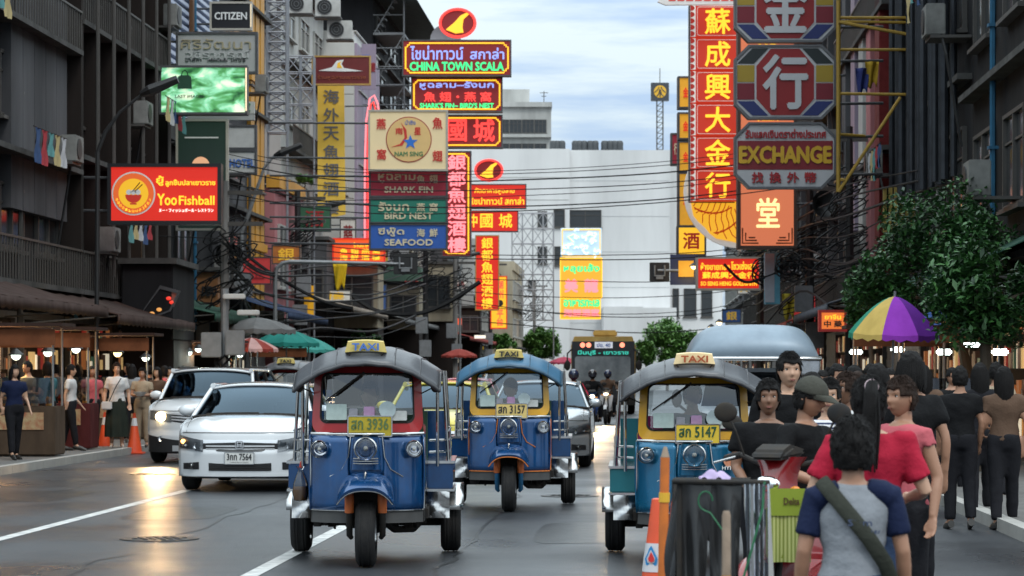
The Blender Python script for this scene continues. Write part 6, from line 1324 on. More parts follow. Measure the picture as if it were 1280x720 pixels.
    B().tube([(-.15, .14, 1.85), (-.11, .16, 1.80), (.11, .16, 1.80), (.15, .14, 1.85)], .005, 5).tube([(-.14, .12, 1.85), (.14, .12, 1.85)], .004, 5).build('sign_bracket', mund, r, loc=(0, -.14, -.09))
    # posts, rails, side boxes
    for sx in (-1, 1):
        for (x, y) in ((.57, .80), (.66, 1.0), (.66, 2.15)):
            B().tube([(sx * x, y, .80), (sx * (x * .5 + .285), y - .04, 1.61)], .014, 8).build('post', mchrome, r)
        b = B()
        for z in (.92, 1.02, 1.10): b.tube([(sx * .66, 1.0, z), (sx * .66, 2.12, z)], .010, 6)
        for y in (1.2, 1.4, 1.6, 1.8, 2.0): b.tube([(sx * .66, y, .80), (sx * .66, y, 1.10)], .007, 5)
        b.tube([(sx * .50, .86, .92), (sx * .66, 1.0, .92)], .009, 6); b.tube([(sx * .50, .86, 1.02), (sx * .66, 1.0, 1.02)], .009, 6)
        b.build('side_rail', mchrome, r)
        B().bx(sx * .475, sx * .70, .88, 2.25, .60, .83).build('side_panel', side, r, bevel=.015)
        B().bx(sx * .47, sx * .715, .865, 2.26, .822, .845).bx(sx * .47, sx * .712, .868, 2.25, .585, .605).build('panel_trim', mchrome, r)
        B().grid(lambda u, v: (sx * (.47 + .20 * u), .87 - .02 * sin(pi * u) + .01 * sin(v * 9 + u * 5), .36 + .225 * v), 8, 6).build('battered_plate', mchrome, r, smooth=60)
        b = B().grid(lambda u, v: ((lambda a: (sx * (.58 + .20 * v), 1.95 - .33 * cos(a), .27 + .34 * sin(a)))(radians(20 + 140 * u))), 14, 3)
        o = b.build('rear_fender', mchrome, r, smooth=50); m = o.modifiers.new('s', 'SOLIDIFY'); m.thickness = .006; bake(o)
        wheel(r, (sx * .665, 1.95, .27), .27, .175, 'rear_wheel')
    B().bx(-.50, .50, .45, 2.2, .38, .46).bx(-.10, .10, 1.2, 2.3, .26, .38).tube([(-.6, 1.95, .27), (.6, 1.95, .27)], .04, 8).sph((0, 1.95, .27), .11, 12, 8).build('chassis', mund, r)
    b = B()
    for i in range(9): b.box((-.45 + i * .11, .9 + (i % 3) * .2, .33), (.06, .2, .08 + .03 * (i % 2)))
    b.tube([(.12, .5, .36), (.2, .9, .26), (.35, 1.3, .24), (.38, 2.0, .25)], .03, 8); b.tube([(-.4, .6, .36), (-.42, 1.4, .28), (-.4, 2, .33)], .02, 6)
    for i in range(7): b.tube([(-.3 + i * .1, .8, .37), (-.3 + i * .1, .82, .27 + .02 * (i % 3))], .012, 5)
    tag(b.build('running_gear', mund, r), kind='stuff')
    sc_ = seatc or M('green_vinyl', (.04, .09, .05), .4)
    B().bx(-.46, .46, 1.35, 1.80, .62, .78).build('seat', sc_, r, bevel=.03); B().bx(-.46, .46, 1.80, 1.92, .72, 1.28).build('backrest', sc_, r, bevel=.03)
    B().bx(-.22, .22, .62, .92, .60, .76).build('driver_seat', M('black_vinyl', (.02, .02, .02), .4), r, bevel=.03)
    B().bx(-.62, .62, 2.18, 2.24, .80, 1.25).build('rear_panel', side, r)
    b = B()
    for i in range(7): b.bx(-.43 + .02 * (i % 2), .43, .5 + i * .001, 2.2, .46, .475)
    B().bx(-.48, .48, .45, 2.2, .462, .48).build('floor_plate', mrubber2, r)
    for sx in (-1, 1):   # mirrors
        o = B().tube([(sx * .44, .36, 1.42), (sx * .54, .28, 1.47)], .006, 5).build('mirror_arm', mund, r); B().sph((sx * .56, .27, 1.48), (.035, .015, .05), 12, 8).build('mirror', mund, o, smooth=60)
    if driver:
        lab, shirt_, hat_, skn = driver
        M4 = Matrix.Translation(loc) @ Matrix.Rotation(rz, 4, 'Z'); p = M4 @ Vector((0.0, .72, 0)); 
        person(lab, tuple(p), rz, 1.62, skn, shirt_, drk, hair='short', hip=-.10, detail=0, arms={1: [(.26, -.14, 1.06), (.24, -.28, 1.12)], -1: [(-.26, -.14, 1.06), (-.24, -.28, 1.12)]},
               legs={1: [(.14, -.38, .80), (.16, -.34, .52), (.16, -.46, .50)], -1: [(-.14, -.38, .80), (-.16, -.34, .52), (-.16, -.46, .50)]}, hat=hat_)
    return r
bodyblue = M('tuk_blue_paint', (.001, .062, .20), .22, metal=.4, grime=.5, scale=5, coat=.9, dark=(.01, .02, .06)); bodyteal = M('tuk_teal_paint', (.006, .13, .25), .28, metal=.5, grime=.3, scale=4, coat=.6, dark=(.01, .05, .10))
redp = M('tuk_red_paint', (.42, .012, .014), .35, grime=.3, scale=5, coat=.4); yelp = M('tuk_yellow_paint', (.75, .38, .012), .35, grime=.25, scale=5, coat=.4)
vgrey = M('grey_vinyl', (.085, .09, .10), .34, grime=.5, scale=3, bump=.1, dark=(.05, .05, .055)); vgrey2 = M('dark_grey_vinyl', (.05, .05, .055), .45, grime=.3); vblue = M('blue_vinyl', (.045, .13, .22), .42, grime=.45, scale=3, dark=(.02, .06, .10)); vblue2 = M('dark_blue_vinyl', (.02, .06, .10), .45)
ory = M('orange_trim', (.55, .16, .03), .4, grime=.3); PLY = M('plate_olive_yellow', (.50, .38, .03), .4, grime=.3, scale=9, metal=.3); PLY2 = M('plate_yellow', (.72, .50, .04), .4, grime=.15); PLB = M('plate_cream_yellow', (.70, .52, .18), .4, grime=.2)
T1D = 20.9
T1 = tuktuk('nearest tuk-tuk with red windscreen frame and deep blue cowl, grey ribbed roof', (P(457, 465, T1D).x, T1D, 0), .008, bodyblue, redp, vgrey, vgrey2, mchrome, M('fork_orange', (.55, .13, .03), .5, grime=.4), mund, (PLY, M('plate_green_ink', (.10, .16, .05), .5)), 'สก 3936', M('sign_mustard', (.62, .48, .14), .5, grime=.3), T_BLU, bodyblue,
            driver=('driver of the nearest tuk-tuk, dark jacket, behind the red-framed windscreen', cloth('driver_dark', (.22, .09, .05)), None, SK2))
T2D = 29.2
T2 = tuktuk('second tuk-tuk with yellow frame, blue vinyl roof and orange piping', (P(636, 465, T2D).x, T2D, 0), -.028, bodyblue, yelp, vblue, vblue2, ory, M('fork_orange'), M('fork_blue', (.03, .15, .3), .4, metal=.3), (PLB, T_BLK), 'สก 3157', M('sign_mustard'), T_BLK, bodyblue,
            driver=('driver of the blue-roofed tuk-tuk in a grey shirt', cloth('driver_grey', (.20, .19, .19)), 'cap', SK2))
T3D = 20.9
T3 = tuktuk('right-hand tuk-tuk with yellow frame, teal cowl and cream TAXI sign', (P(868, 465, T3D).x, T3D, 0), -.05, bodyteal, yelp, vgrey, vgrey2, mchrome, M('fork_orange'), mund, (PLY2, M('plate_dark_green_ink', (.02, .08, .03), .5)), 'สก 5147', M('sign_cream', (.72, .55, .30), .5, grime=.2, em=.15), M('sign_red_letter', (.42, .08, .02), .5), M('side_teal', (.02, .22, .26), .4, grime=.3), M('magenta_vinyl', (.45, .02, .16), .4),
            driver=('driver of the teal tuk-tuk in a grey-blue shirt', cloth('driver_blue', (.10, .12, .16)), None, SK2))
T3.scale.z = .945
# drink bag hanging on the nearest tuk-tuk
r = thing('drink_bag', 'plastic bag of brown iced drink hanging on the nearest tuk-tuk', 'drink bag', tuple(T1.matrix_world @ Vector((0, 0, 0))), 0)
r.location = (T1.location.x - .60, T1D + .82, .50)
B().lathe([(0, 0), (.055, .01), (.07, .08), (.06, .16), (.03, .24), (.015, .27), (.04, .30)], n=16, sq=.6).build('bag', glass('plastic_bag', (.95, .95, .95), .85), r, smooth=50)
B().lathe([(0, .006), (.05, .015), (.064, .08), (.058, .13), (0, .132)], n=14, sq=.6).build('drink', M('iced_tea', (.35, .15, .03), .2, grime=.2), r, smooth=50); B().tube([(0, 0, .29), (.01, 0, .34)], .012, 6).build('red_tie', lit('tie_red', (.6, .05, .02), .3), r)
# sticker text on teal cowl
def onto(T, x, y, z): return (x, y, z)
text('HYPER', .14, .032, T_WHT, T3, (.30, .135, .86), .003, .001); B().prism(circ(.30, .925, .06, n=16), .132, .138).build('orange_sticker', M('sticker_orange', (.6, .15, .04), .5, grime=.5, scale=18, dark=(.6, .5, .4)), T3)

# ---- cars
white_p = M('pearl_white_paint', (.66, .68, .70), .22, grime=.05, scale=2, coat=1.0); silver_p = M('silver_paint', (.42, .44, .46), .25, metal=.6, grime=.08, coat=1.0)
def car(label, loc, rz, paint, Wd=1.76, H=1.46, Ln=4.5, hood_z=.93, beltz=.98, bump0=.20, suv=False, glassm=None, name='parked_car', cat='car', lights_on=False, plate_txt=None, logo=False, wheelR=.31, far=False):
    r = thing(name, label, cat, loc, rz); w = Wd / 2; glassm = glassm or mcarglass
    # sections along y (front = 0): (y, half width, bottom z, shoulder z, top z)
    hl = .98 if not suv else .95
    def front(x, z):   # y of the front fascia
        t = abs(x) / w; zz = (z - bump0) / (hood_z - bump0)
        return .38 * t ** 3.0 + .05 * (1 - zz) ** 2 + .16 * max(0, zz - .55) ** 1.2 + (.03 if z > .55 else 0)
    def side(z): 
        zz = (z - bump0) / (beltz - bump0); return w * (1 - .03 * (2 * zz - .9) ** 2 * 1.2)
    b = B()
    # fascia
    b.grid(lambda u, v: ((lambda x, z: (x, front(x, z), z))(w * (2 * u - 1), bump0 + (hood_z - .14 - bump0) * v)), 36, 14)
    # bonnet
    def hood(u, v):
        x = w * (2 * u - 1); t = abs(x) / w; y0 = front(x, hood_z - .14); y1 = hl + .22 * t ** 2
        zt = hood_z - .14 + (beltz + .04 - hood_z + .14) * (sin(v * pi / 2) ** .62) - .10 * t ** 4 * v + .018 * gauss(t - .72, .13) * sin(pi * min(1, v * 1.2))
        return (x * (1 if t < .98 else 1), y0 + (y1 - y0) * v, zt)
    b.grid(hood, 36, 14)
    o = b.build('front_body', paint, r, smooth=45, weld=True); m = o.modifiers.new('s', 'SOLIDIFY'); m.thickness = .01; bake(o)
    B().tube([(x / 20 * w * .93, front(x / 20 * w * .93, hood_z - .14) - .004, hood_z - .138) for x in range(-20, 21)], .0045, 5).build('bonnet_gap', mund, r)
    for sx in (-1, 1): B().tube([tuple(Vector(hood(.5 + sx * .43, v / 8)) + Vector((0, 0, .001))) for v in range(9)], .004, 5).build('wing_gap', mund, r)
    # flanks with wheel openings
    wy = (.82, Ln - .85); R = wheelR + .05
    for sx in (-1, 1):
        b = B(); ny, nz = 60, 14
        y_f = front(w, .5); vs = []; fs = []
        for j in range(nz + 1):
            for i in range(ny + 1):
                y = y_f + (Ln - .1 - y_f) * i / ny; z = bump0 + (beltz - bump0) * j / nz; ztop = beltz - (.10 if y < hl else 0) * (1 - (y - y_f) / max(.1, hl - y_f))
                z = bump0 + (ztop - bump0) * j / nz; taper = .10 * max(0, (y - Ln + .7) / .7) ** 2
                vs.append((sx * (side(z) - taper), y, z))
        for j in range(nz):
            for i in range(ny):
                c = Vector(vs[j * (ny + 1) + i]); 
                if any((c.y - q) ** 2 + (c.z - wheelR) ** 2 < R * R for q in wy): continue
                fs.append((j * (ny + 1) + i, j * (ny + 1) + i + 1, (j + 1) * (ny + 1) + i + 1, (j + 1) * (ny + 1) + i))
        b.add(vs, fs); b.build('side_panel', paint, r, smooth=40)
        B().box((sx * (w - .004), hl + .95, beltz - .12), (.03, .16, .03)).build('door_handle', paint, r)
        for q in wy: wheel(r, (sx * (w - .11), q, wheelR), wheelR, .21, 'wheel', rimmat=M('alloy', (.5, .51, .52), .3, metal=.8), hub=.66)
    # greenhouse
    yb, yt0, yt1, ye = hl - .02, hl + (.75 if not suv else .62), hl + (1.9 if not suv else 2.6), Ln - (.55 if not suv else .05)
    wt = w * (.72 if not suv else .78); wb = w * .93; zt = H - .05
    def roof(u, v):
        x = (2 * u - 1); t = abs(x); return (x * wt * 1.02, yt0 - .05 + (yt1 - yt0 + .1) * v + .10 * t ** 2 * (1 - 2 * v) * .6, zt + .055 * (1 - t ** 2.6) + .03 * sin(pi * v) - .03)
    o = B().grid(roof, 24, 12).build('roof', paint, r, smooth=60); m = o.modifiers.new('s', 'SOLIDIFY'); m.thickness = .03; m.offset = -1; bake(o)
    def ws(u, v, i=0):
        x = (2 * u - 1) * (1 - i); t = abs(x); vv = i * 1.2 + v * (1 - 2.4 * i)
        return (x * (wb + (wt - wb) * vv), yb + .20 * t ** 2 * (1 - vv * .4) + (yt0 - yb) * vv, beltz + .03 + (zt - beltz - .02) * vv - .03 * t ** 3 * (1 - vv) + .035 * sin(pi * vv) * (1 - t * t) )
    B().grid(lambda u, v: ws(u, v, .015), 24, 12).build('windscreen', glassm, r, smooth=60)
    for q in (0, 1): B().tube([ws(q, v / 10) for v in range(11)], .032, 8).build('pillar', paint, r, smooth=60)
    B().tube([ws(u / 16, .01) for u in range(17)], .02, 6).build('cowl_trim', mund, r)
    B().tube([tuple(Vector(ws(.5 + .38 * t, .045)) + Vector((0, -.02, .01))) for t in (-1, -.5, 0, .2)], .010, 5).tube([tuple(Vector(ws(.5 + .38 * t, .03)) + Vector((0, -.02, .01))) for t in (.3, .6, 1)], .010, 5).build('wiper', mund, r)
    for sx in (-1, 1):
        B().add([(sx * wb, yb + .28, beltz), (sx * wb, ye - .1, beltz + .02), (sx * wt, yt1 + .1, zt - .01), (sx * wt, yt0 + .1, zt - .01)], [(0, 1, 2, 3) if sx > 0 else (3, 2, 1, 0)]).build('side_window', glassm, r)
        B().tube([(sx * (wb + .01), yb + .25, beltz + .005), (sx * (wb + .01), ye, beltz + .02)], .022, 6).build('belt_trim', mchrome if not far else mund, r)
        for yy in (hl + 1.15, hl + 2.0): B().tube([(sx * (wb + .006), yy, beltz), (sx * (wt + .004), yy - .05, zt)], .03, 6).build('door_pillar', mund, r)
        B().tube([(sx * wt, yt0, zt), (sx * wt, yt1, zt), (sx * wb * .98, ye, beltz + .02)], .035, 8).build('roof_rail', paint, r, smooth=50)
    B().add([(-wt, yt1, zt), (wt, yt1, zt), (wb * .95, ye, beltz + .02), (-wb * .95, ye, beltz + .02)], [(0, 1, 2, 3)]).build('rear_window', glassm, r)
    B().grid(lambda u, v: ((2 * u - 1) * (w - .04) * (1 - .08 * v), ye + (Ln - ye) * (1 - v) if not suv else Ln, beltz - .02 - (beltz - .3) * (1 - v) if suv else beltz + .02 - .1 * (1 - v)), 10, 4).bx(-w + .1, w - .1, Ln - .08, Ln, .3, beltz - .08).build('rear_body', paint, r)
    B().bx(-w + .12, w - .12, .35, Ln - .2, bump0 - .03, bump0 + .12).build('underside', mund, r)
    B().bx(-w * .75, w * .75, yb + .3, ye - .5, .4, beltz - .2).build('interior', M('cabin_dark', (.02, .02, .022), .8, grime=0), r)
    for sx in (-1, 1):
        B().bx(sx * .18, sx * .58, yb + 1.0, yb + 1.15, .7, 1.18).build('seat', M('seat_grey', (.08, .08, .08), .8), r, bevel=.05)
        B().bx(sx * .28, sx * .48, yb + 1.02, yb + 1.12, 1.18, 1.33).build('headrest', M('seat_grey'), r, bevel=.04)
        c = (sx * (w + .06), hl + .42, beltz + .09); o = B().sph(c, (.12, .06, .075), 14, 10).build('wing_mirror', paint, r, smooth=60); B().tube([(sx * (w - .05), hl + .45, beltz + .0), (c[0], c[1], c[2] - .03)], .02, 6).build('mirror_stalk', mund, o)
    def patch(nm, x0, x1, lo, hi, mat, off=.006, n=14, par=None, m_=4):
        def f(u, v):
            x = x0 + (x1 - x0) * u; z = lo(u) + (hi(u) - lo(u)) * v; return (x, front(x, z) - off, z)
        return B().grid(f, n, m_).build(nm, mat, par or r, smooth=50)
    chr_ = M('bright_chrome', (.8, .8, .82), .08, metal=1, grime=0); dkp = M('grille_dark', (.015, .015, .017), .4, grime=0)
    if not suv:
        zg = .62
        patch('grille', -.50, .50, lambda u: zg - .09 + .03 * abs(2 * u - 1), lambda u: zg + .075 - .0 * abs(2 * u - 1), dkp)
        patch('grille_bar', -.50, .50, lambda u: zg + .045 - .015 * abs(2 * u - 1), lambda u: zg + .078, chr_, .016)
        for dz in (-.055, -.015): patch('grille_slat', -.46, .46, lambda u: zg + dz, lambda u: zg + dz + .018, M('slat_silver', (.6, .61, .63), .3, metal=.4), .014)
        for sx in (-1, 1):
            f = lambda u: u if sx > 0 else 1 - u
            o = patch('headlight', *((.50, .86) if sx > 0 else (-.86, -.50)), lambda u: zg - .085 + .05 * f(u), lambda u: zg + .070 + .065 * f(u) ** 1.2, M('headlight_dark', (.10, .11, .12), .15, grime=.2, scale=14, dark=(.3, .3, .3)), .008)
            for x, rad, mt in ((.60, .052, mlamp), (.745, .040, mlamp)):
                B().lathe([(rad, 0), (rad * .9, .012), (rad * .4, .03), (0, .034)], c=(sx * x, front(x, zg) - .022, zg - .005 + .02 * (x > .7)), ax='y', n=20).build('projector', mt, o, smooth=40)
            if sx < 0: B().sph((sx * .80, front(.80, zg) - .02, zg + .05), (.035, .02, .03), 10, 8).build('indicator', lit('amber_glow', (1, .45, .12), 6), o)
            patch('headlight_cover', *((.505, .87) if sx > 0 else (-.87, -.505)), lambda u: zg - .085 + .05 * f(u), lambda u: zg + .070 + .065 * f(u) ** 1.2, glass('clear_lens', (.95, .97, 1), .92), .042, par=o)
            fo = patch('fog_light_recess', *((.56, .80) if sx > 0 else (-.80, -.56)), lambda u: .30, lambda u: .40 - .02 * f(u), dkp, .008)
            lamp_round(fo, (sx * .67, front(.67, .35) - .02, .35), .040, 'fog_light')
        patch('lower_intake', -.42, .42, lambda u: .285, lambda u: .375 + .015 * (2 * u - 1) ** 2, dkp, .008); b = B()
        for i in range(4): b.tube([(x / 10 * .4, front(x / 10 * .4, .3) - .014, .298 + i * .023) for x in range(-10, 11)], .004, 4)
        b.build('intake_mesh', mund, r)
        patch('lower_lip', -.80, .80, lambda u: bump0 + .01, lambda u: bump0 + .045, white_p if paint == white_p else paint, .022)
        if logo:
            o = B().ring(rr(0, 0, .115, .105, .03, 4), rr(0, 0, .095, .085, .022, 4), -.012, .004).build('emblem_frame', chr_, r, loc=(0, front(0, zg) - .020, zg + .012))
            B().prism([(-.030, -.032), (-.016, -.032), (-.012, -.006), (.012, -.006), (.016, -.032), (.030, -.032), (.038, .034), (.024, .034), (.016, .008), (-.016, .008), (-.024, .034), (-.038, .034)], -.012, .0).build('emblem', chr_, o)
        if plate_txt: plate(r, (.0, front(0, .44) - .016, .455), .40, .165, plate_txt, 'กรุงเทพมหานคร', M('plate_white', (.62, .62, .60), .4, grime=.15), rim=mchrome)
    else:
        zg = .80
        patch('grille', -.42, .42, lambda u: zg - .12 + .06 * abs(2 * u - 1), lambda u: zg + .07, dkp)
        for dz in (-.07, -.02, .03): patch('grille_slat', -.42, .42, lambda u: zg + dz + .03 * abs(2 * u - 1), lambda u: zg + dz + .025 + .03 * abs(2 * u - 1), M('slat_silver', (.6, .61, .63), .3, metal=.4), .014)
        for sx in (-1, 1):
            f = lambda u: u if sx > 0 else 1 - u
            o = patch('headlight', *((.42, .86) if sx > 0 else (-.86, -.42)), lambda u: zg - .08 + .05 * f(u), lambda u: zg + .06 + .07 * f(u), M('headlight_dark'), .008)
            c = (sx * .62, front(.62, zg) - .02, zg + .02)
            B().lathe([(.06, 0), (.05, .01), (0, .03)], c=c, ax='y', n=18).build('reflector', mlamp, o)
            if lights_on: B().sph((c[0], c[1] - .02, c[2]), (.095 if sx < 0 else .05, .03, .08 if sx < 0 else .05), 14, 10).build('lamp_glow', lit('headlight_on', (1, .72, .34), 22 if sx < 0 else 9), o)
            B().lathe([(.05, 0), (.04, .01), (0, .02)], c=(sx * .62, front(.62, .42) - .02, .44), ax='y', n=16).build('fog_light', mlamp, r)
        patch('lower_cladding', -w + .03, w - .03, lambda u: bump0, lambda u: .50 - .10 * sin(pi * u), M('black_cladding', (.03, .03, .032), .6), .012, n=30)
        patch('skid_plate', -.4, .4, lambda u: bump0 + .02, lambda u: bump0 + .12, M('slat_silver'), .02)
        for sx in (-1, 1): B().tube([(sx * wt * .93, yt0 + .3, zt + .05), (sx * wt * .93, yt1, zt + .05)], .018, 6).build('roof_bar', mund, r)
    return r
car('white sedan with lowered nose and number plate reading 7564', (P(299, 465, 34.0).x, 34.0, 0), -.045, white_p, logo=True, plate_txt='3กท 7564', name='white_sedan')
car('white SUV with one headlight glowing, behind the white sedan', (P(243, 465, 44.5).x, 44.5, 0), -.075, white_p, suv=True, Wd=1.82, H=1.68, Ln=4.5, hood_z=1.06, beltz=1.10, lights_on=True, name='white_suv', wheelR=.35)
car('silver-white car half hidden behind the blue-roofed tuk-tuk', (P(672, 465, 42.5).x, 42.5, 0), -.05, silver_p, logo=True, name='silver_car', Wd=1.75)
def taxi(label, px, D, c1, c2, nm='taxi_cab'):
    r = car(label, (P(px, 465, D).x, D, 0), -.05, c1, name=nm, cat='taxi', far=True)
    return r
taxi('green and yellow taxi cab showing between the first two tuk-tuks', 545, 39, M('taxi_yellow', (.60, .50, .04), .3, coat=.8, grime=.05), None)
taxi('pink taxi cab roof far behind the green and yellow one', 574, 62, M('taxi_pink', (.55, .10, .16), .3, coat=.8, grime=.05), None)
car('pale car far off to the left of the bus', (P(640, 465, 66).x, 66, 0), -.05, white_p, suv=True, H=1.9, hood_z=1.0, beltz=1.1, name='white_van', cat='van', far=True)
# fourth tuk-tuk in the distance (behind the sedan)
D = 48; tuktuk('distant tuk-tuk with grey roof behind the white sedan', (P(357, 465, D).x, D, 0), -.05, bodyblue, redp, vgrey, vgrey2, mchrome, M('fork_orange'), mund, (PLY, T_BLK), 'สก 2208', M('sign_mustard'), T_BLK, bodyblue, driver=None)
# ---- bus
r = thing('city_bus', 'old cream and black city bus with a white route board in its window', 'bus', (P(754, 465, 97).x, 97, 0), SRZ)
mbus = M('bus_black', (.02, .022, .026), .3, grime=.2); mcr = M('bus_yellow_top', (.55, .36, .10), .5, grime=.4)
B().prism([(-1.2, .4), (1.2, .4), (1.22, 2.6), (1.1, 2.95), (-1.1, 2.95), (-1.22, 2.6)], .003, 9).build('body', mcr, r, bevel=.02)
B().prism([(-1.19, .55), (1.19, .55), (1.19, 2.76), (-1.19, 2.76)], -.02, .0).build('front_panel', mbus, r); B().prism(rr(-.02, 1.72, 2.1, .95, .1), -.04, -.021).build('windscreen', M('bus_glass_pale_sky', (.30, .32, .33), .08, grime=.8, scale=1.2, dark=(.06, .07, .08)), r)  # windscreen glass painted pale in place of a sky reflection
B().bx(-1.05, 1.05, -.06, -.021, 2.30, 2.72).build('destination_board', mbus, r)
text('มีนบุรี - เยาวราช', 1.9, .2, M('board_teal', (.05, .55, .42), .5, em=.6, grime=0), r, (0, -.07, 2.32), .01, .008)
B().bx(-.32, .36, -.1, -.061, 2.50, 2.74).build('route_board', M('route_white', (.7, .72, .8), .5, em=.4), r); text('ปอ. 40', .5, .14, T_BLU, r, (.02, -.105, 2.62), .01, .005)
for x in (-.78, -.55, .72): B().lathe([(0, -.02), (.09, -.01), (.1, .02)], c=(x, -.07, 2.62), ax='y', n=14).build('marker_light', lit('marker_red', (1, .25, .15), 2), r)
for x in (-.85, .85): lamp_round(r, (x, -.03, .8), .14)
B().bx(-1.22, 1.22, -.12, .0, .35, .6).build('bumper', mund, r)
for sx in (-1, 1):
    B().tube([(sx * 1.15, 0, 2.5), (sx * 1.35, -.3, 2.3), (sx * 1.35, -.3, 2.0)], .03, 6).build('mirror_arm', mund, r); B().sph((sx * 1.35, -.3, 1.85), (.12, .05, .2), 10, 8).build('mirror', mund, r)
    for y in (1.6, 7): wheel(r, (sx * 1.05, y, .48), .48, .28)
    for k in range(5): B().bx(sx * 1.215, sx * 1.235, 1 + k * 1.5, 2.2 + k * 1.5, 1.5, 2.3).build('side_window', mbus, r)
B().bx(-.4, .5, 1, 3, 2.96, 3.2).build('roof_unit', mcr, r, bevel=.05)
# ---- pickup-truck taxi (parked on the right)
D = 38.5; r = thing('pickup_truck', 'parked pickup bus with rounded grey-blue canopy over its cab', 'truck', (P(942, 465, D).x, D, 0), SRZ)
mcan = M('canopy_steel_blue', (.26, .33, .40), .45, metal=.15, grime=.3, scale=2)
def can(u, v):
    x = (2 * u - 1); t = abs(x); z = 1.80 + .48 * (1 - t ** 7) * (sin(min(1, v * 6) * pi / 2) ** .55) ; return (x * 1.0, -.25 + .5 * (1 - sin(min(1, v * 3.2) * pi / 2)) * .0 + 3.6 * v + .12 * t ** 3, z + .04 * (1 - t * t))
o = B().grid(can, 40, 30).build('canopy', mcan, r, smooth=60); m = o.modifiers.new('s', 'SOLIDIFY'); m.thickness = .03; bake(o)
B().tube([(x / 12 * 1.0, -.26 + .12 * abs(x / 12) ** 3, 1.80) for x in range(-12, 13)], .035, 8).build('canopy_rim', mchrome, r, smooth=50)
for sx in (-1, 1): 
    B().bx(sx * .62, sx * .99, -.1, -.06, 1.56, 1.82).build('wing_plate', mchrome, r, bevel=.02); B().tube([(sx * .98, 0, 1.0), (sx * .99, 0, 1.82)], .025, 8).build('post', mchrome, r)
    B().tube([(sx * .93, .3, .95), (sx * 1.12, .2, 1.1)], .02, 6).build('mirror_arm', mund, r); B().sph((sx * 1.15, .2, 1.2), (.08, .04, .14), 12, 8).build('mirror', mund, r)
    for y in (.3, 3.0): wheel(r, (sx * .78, y, .36), .36, .22)
B().bx(-.9, .9, -.5, .5, .45, 1.02).build('bonnet', white_p, r, bevel=.12); B().bx(-.9, .9, .3, 3.4, .5, 1.05).build('body', white_p, r, bevel=.05)
oo = [(-.86, 1.03), (.86, 1.03), (.72, 1.66), (-.72, 1.66)]; ii = [(-.78, 1.08), (.78, 1.08), (.66, 1.60), (-.66, 1.60)]
B().ring(oo, ii, lambda x, z: .35 + (z - 1) * .7, lambda x, z: .45 + (z - 1) * .7).build('windscreen_frame', white_p, r); B().add([(x, .40 + (z - 1) * .7, z) for x, z in ii], [(0, 1, 2, 3)]).build('windscreen', glass('blue_glass', (.35, .5, .7), .5), r)
B().bx(-.8, .8, 1.3, 3.4, 1.0, 1.6).build('cab_back', mund, r)
B().bx(-.7, .7, -.52, -.501, .6, .8).build('grille', mund, r)
for x in (-.75, .75): lamp_round(r, (x, -.53, .72), .09)

# ---- motorcycles
def scooter(label, loc, rz, paint, on=0, rider=None, name='motor_scooter', full=False, group=None):
    r = thing(name, label, 'motorcycle', loc, rz, group)
    for y, n_ in ((0, 'front_wheel'), (1.22, 'rear_wheel')): wheel(r, (0, y, .28), .28, .10, n_, hub=.68)
    for sx in (-1, 1): B().tube([(sx * .075, 0, .28), (sx * .07, .10, .62), (sx * .05, .17, .80)], .020, 8).build('fork', mund, r)
    B().grid(lambda u, v: ((lambda a, x: (x * (1 - .3 * abs(2 * u - 1)), -.31 * cos(a), .28 + .31 * sin(a) + .02 * (1 - (x / .06) ** 2)))(radians(35 + 110 * u), -.065 + .13 * v)), 14, 6).build('front_mudguard', paint, r, smooth=60)
    # leg shield and front cowl
    B().grid(lambda u, v: ((lambda x, z: (x * (1 - .45 * (1 - v) ** 2), .10 + .9 * (abs(x)) ** 1.2 * .6 + .18 * v * v, z))(-.20 + .40 * u, .40 + .50 * v)), 16, 10).build('leg_shield', paint, r, smooth=60)
    B().grid(lambda u, v: ((lambda a, z: ((.10 + .05 * v) * cos(a) * (1 - .25 * sin(pi * v)), .26 - (.20 - .10 * v) * sin(a), z))(pi * u, .86 + .20 * v)), 16, 8).build('headlamp_cowl', paint, r, smooth=60)
    B().prismx([(.06, 1.045), (.34, 1.06), (.38, 1.09), (.20, 1.12), (.10, 1.09)], -.10, .10).build('dashboard', mund, r, bevel=.02)
    o = B().sph((0, .085, .93), (.075, .03, .04), 16, 10).build('headlight', lit('scooter_on_%g' % on, (1, .78, .45), on) if on else mlamp, r, smooth=60)
    for sx in (-1, 1):
        B().sph((sx * .125, .16, .90), (.030, .03, .022), 12, 8).build('indicator', M('amber_lens', (.6, .2, .03), .2, grime=0, em=.15), r, smooth=60)
        B().tube([(sx * .28, .34, 1.06), (sx * .40, .40, 1.04)], .017, 8).build('grip', mund, r); B().tube([(sx * .30, .32, 1.05), (sx * .42, .30, 1.02)], .006, 5).build('brake_lever', mchrome, r)
        o = B().tube([(sx * .24, .30, 1.06), (sx * .27, .26, 1.18), (sx * .30, .26, 1.23)], .006, 6).build('mirror_stem', mund, r); B().sph((sx * .33, .26, 1.27), (.07, .018, .05), 16, 10).build('mirror', mund, o, smooth=60)
    B().tube([(-.28, .34, 1.06), (-.12, .26, 1.02), (.12, .26, 1.02), (.28, .34, 1.06)], .013, 8).build('handlebar', mund, r)
    B().prismx([(.30, .40), (.75, .34), (1.0, .40), (1.35, .62), (1.45, .78), (.72, .74), (.62, .55), (.40, .50)], -.12, .12).build('body_panel', paint, r, bevel=.03)
    B().prismx([(.66, .76), (1.48, .80), (1.50, .86), (1.05, .88), (.70, .84)], -.14, .14).build('seat', mund, r, bevel=.03)
    B().bx(-.14, .14, .55, 1.15, .22, .42).tube([(.16, .9, .25), (.17, 1.4, .32)], .045, 10).build('engine', mund, r)
    return r
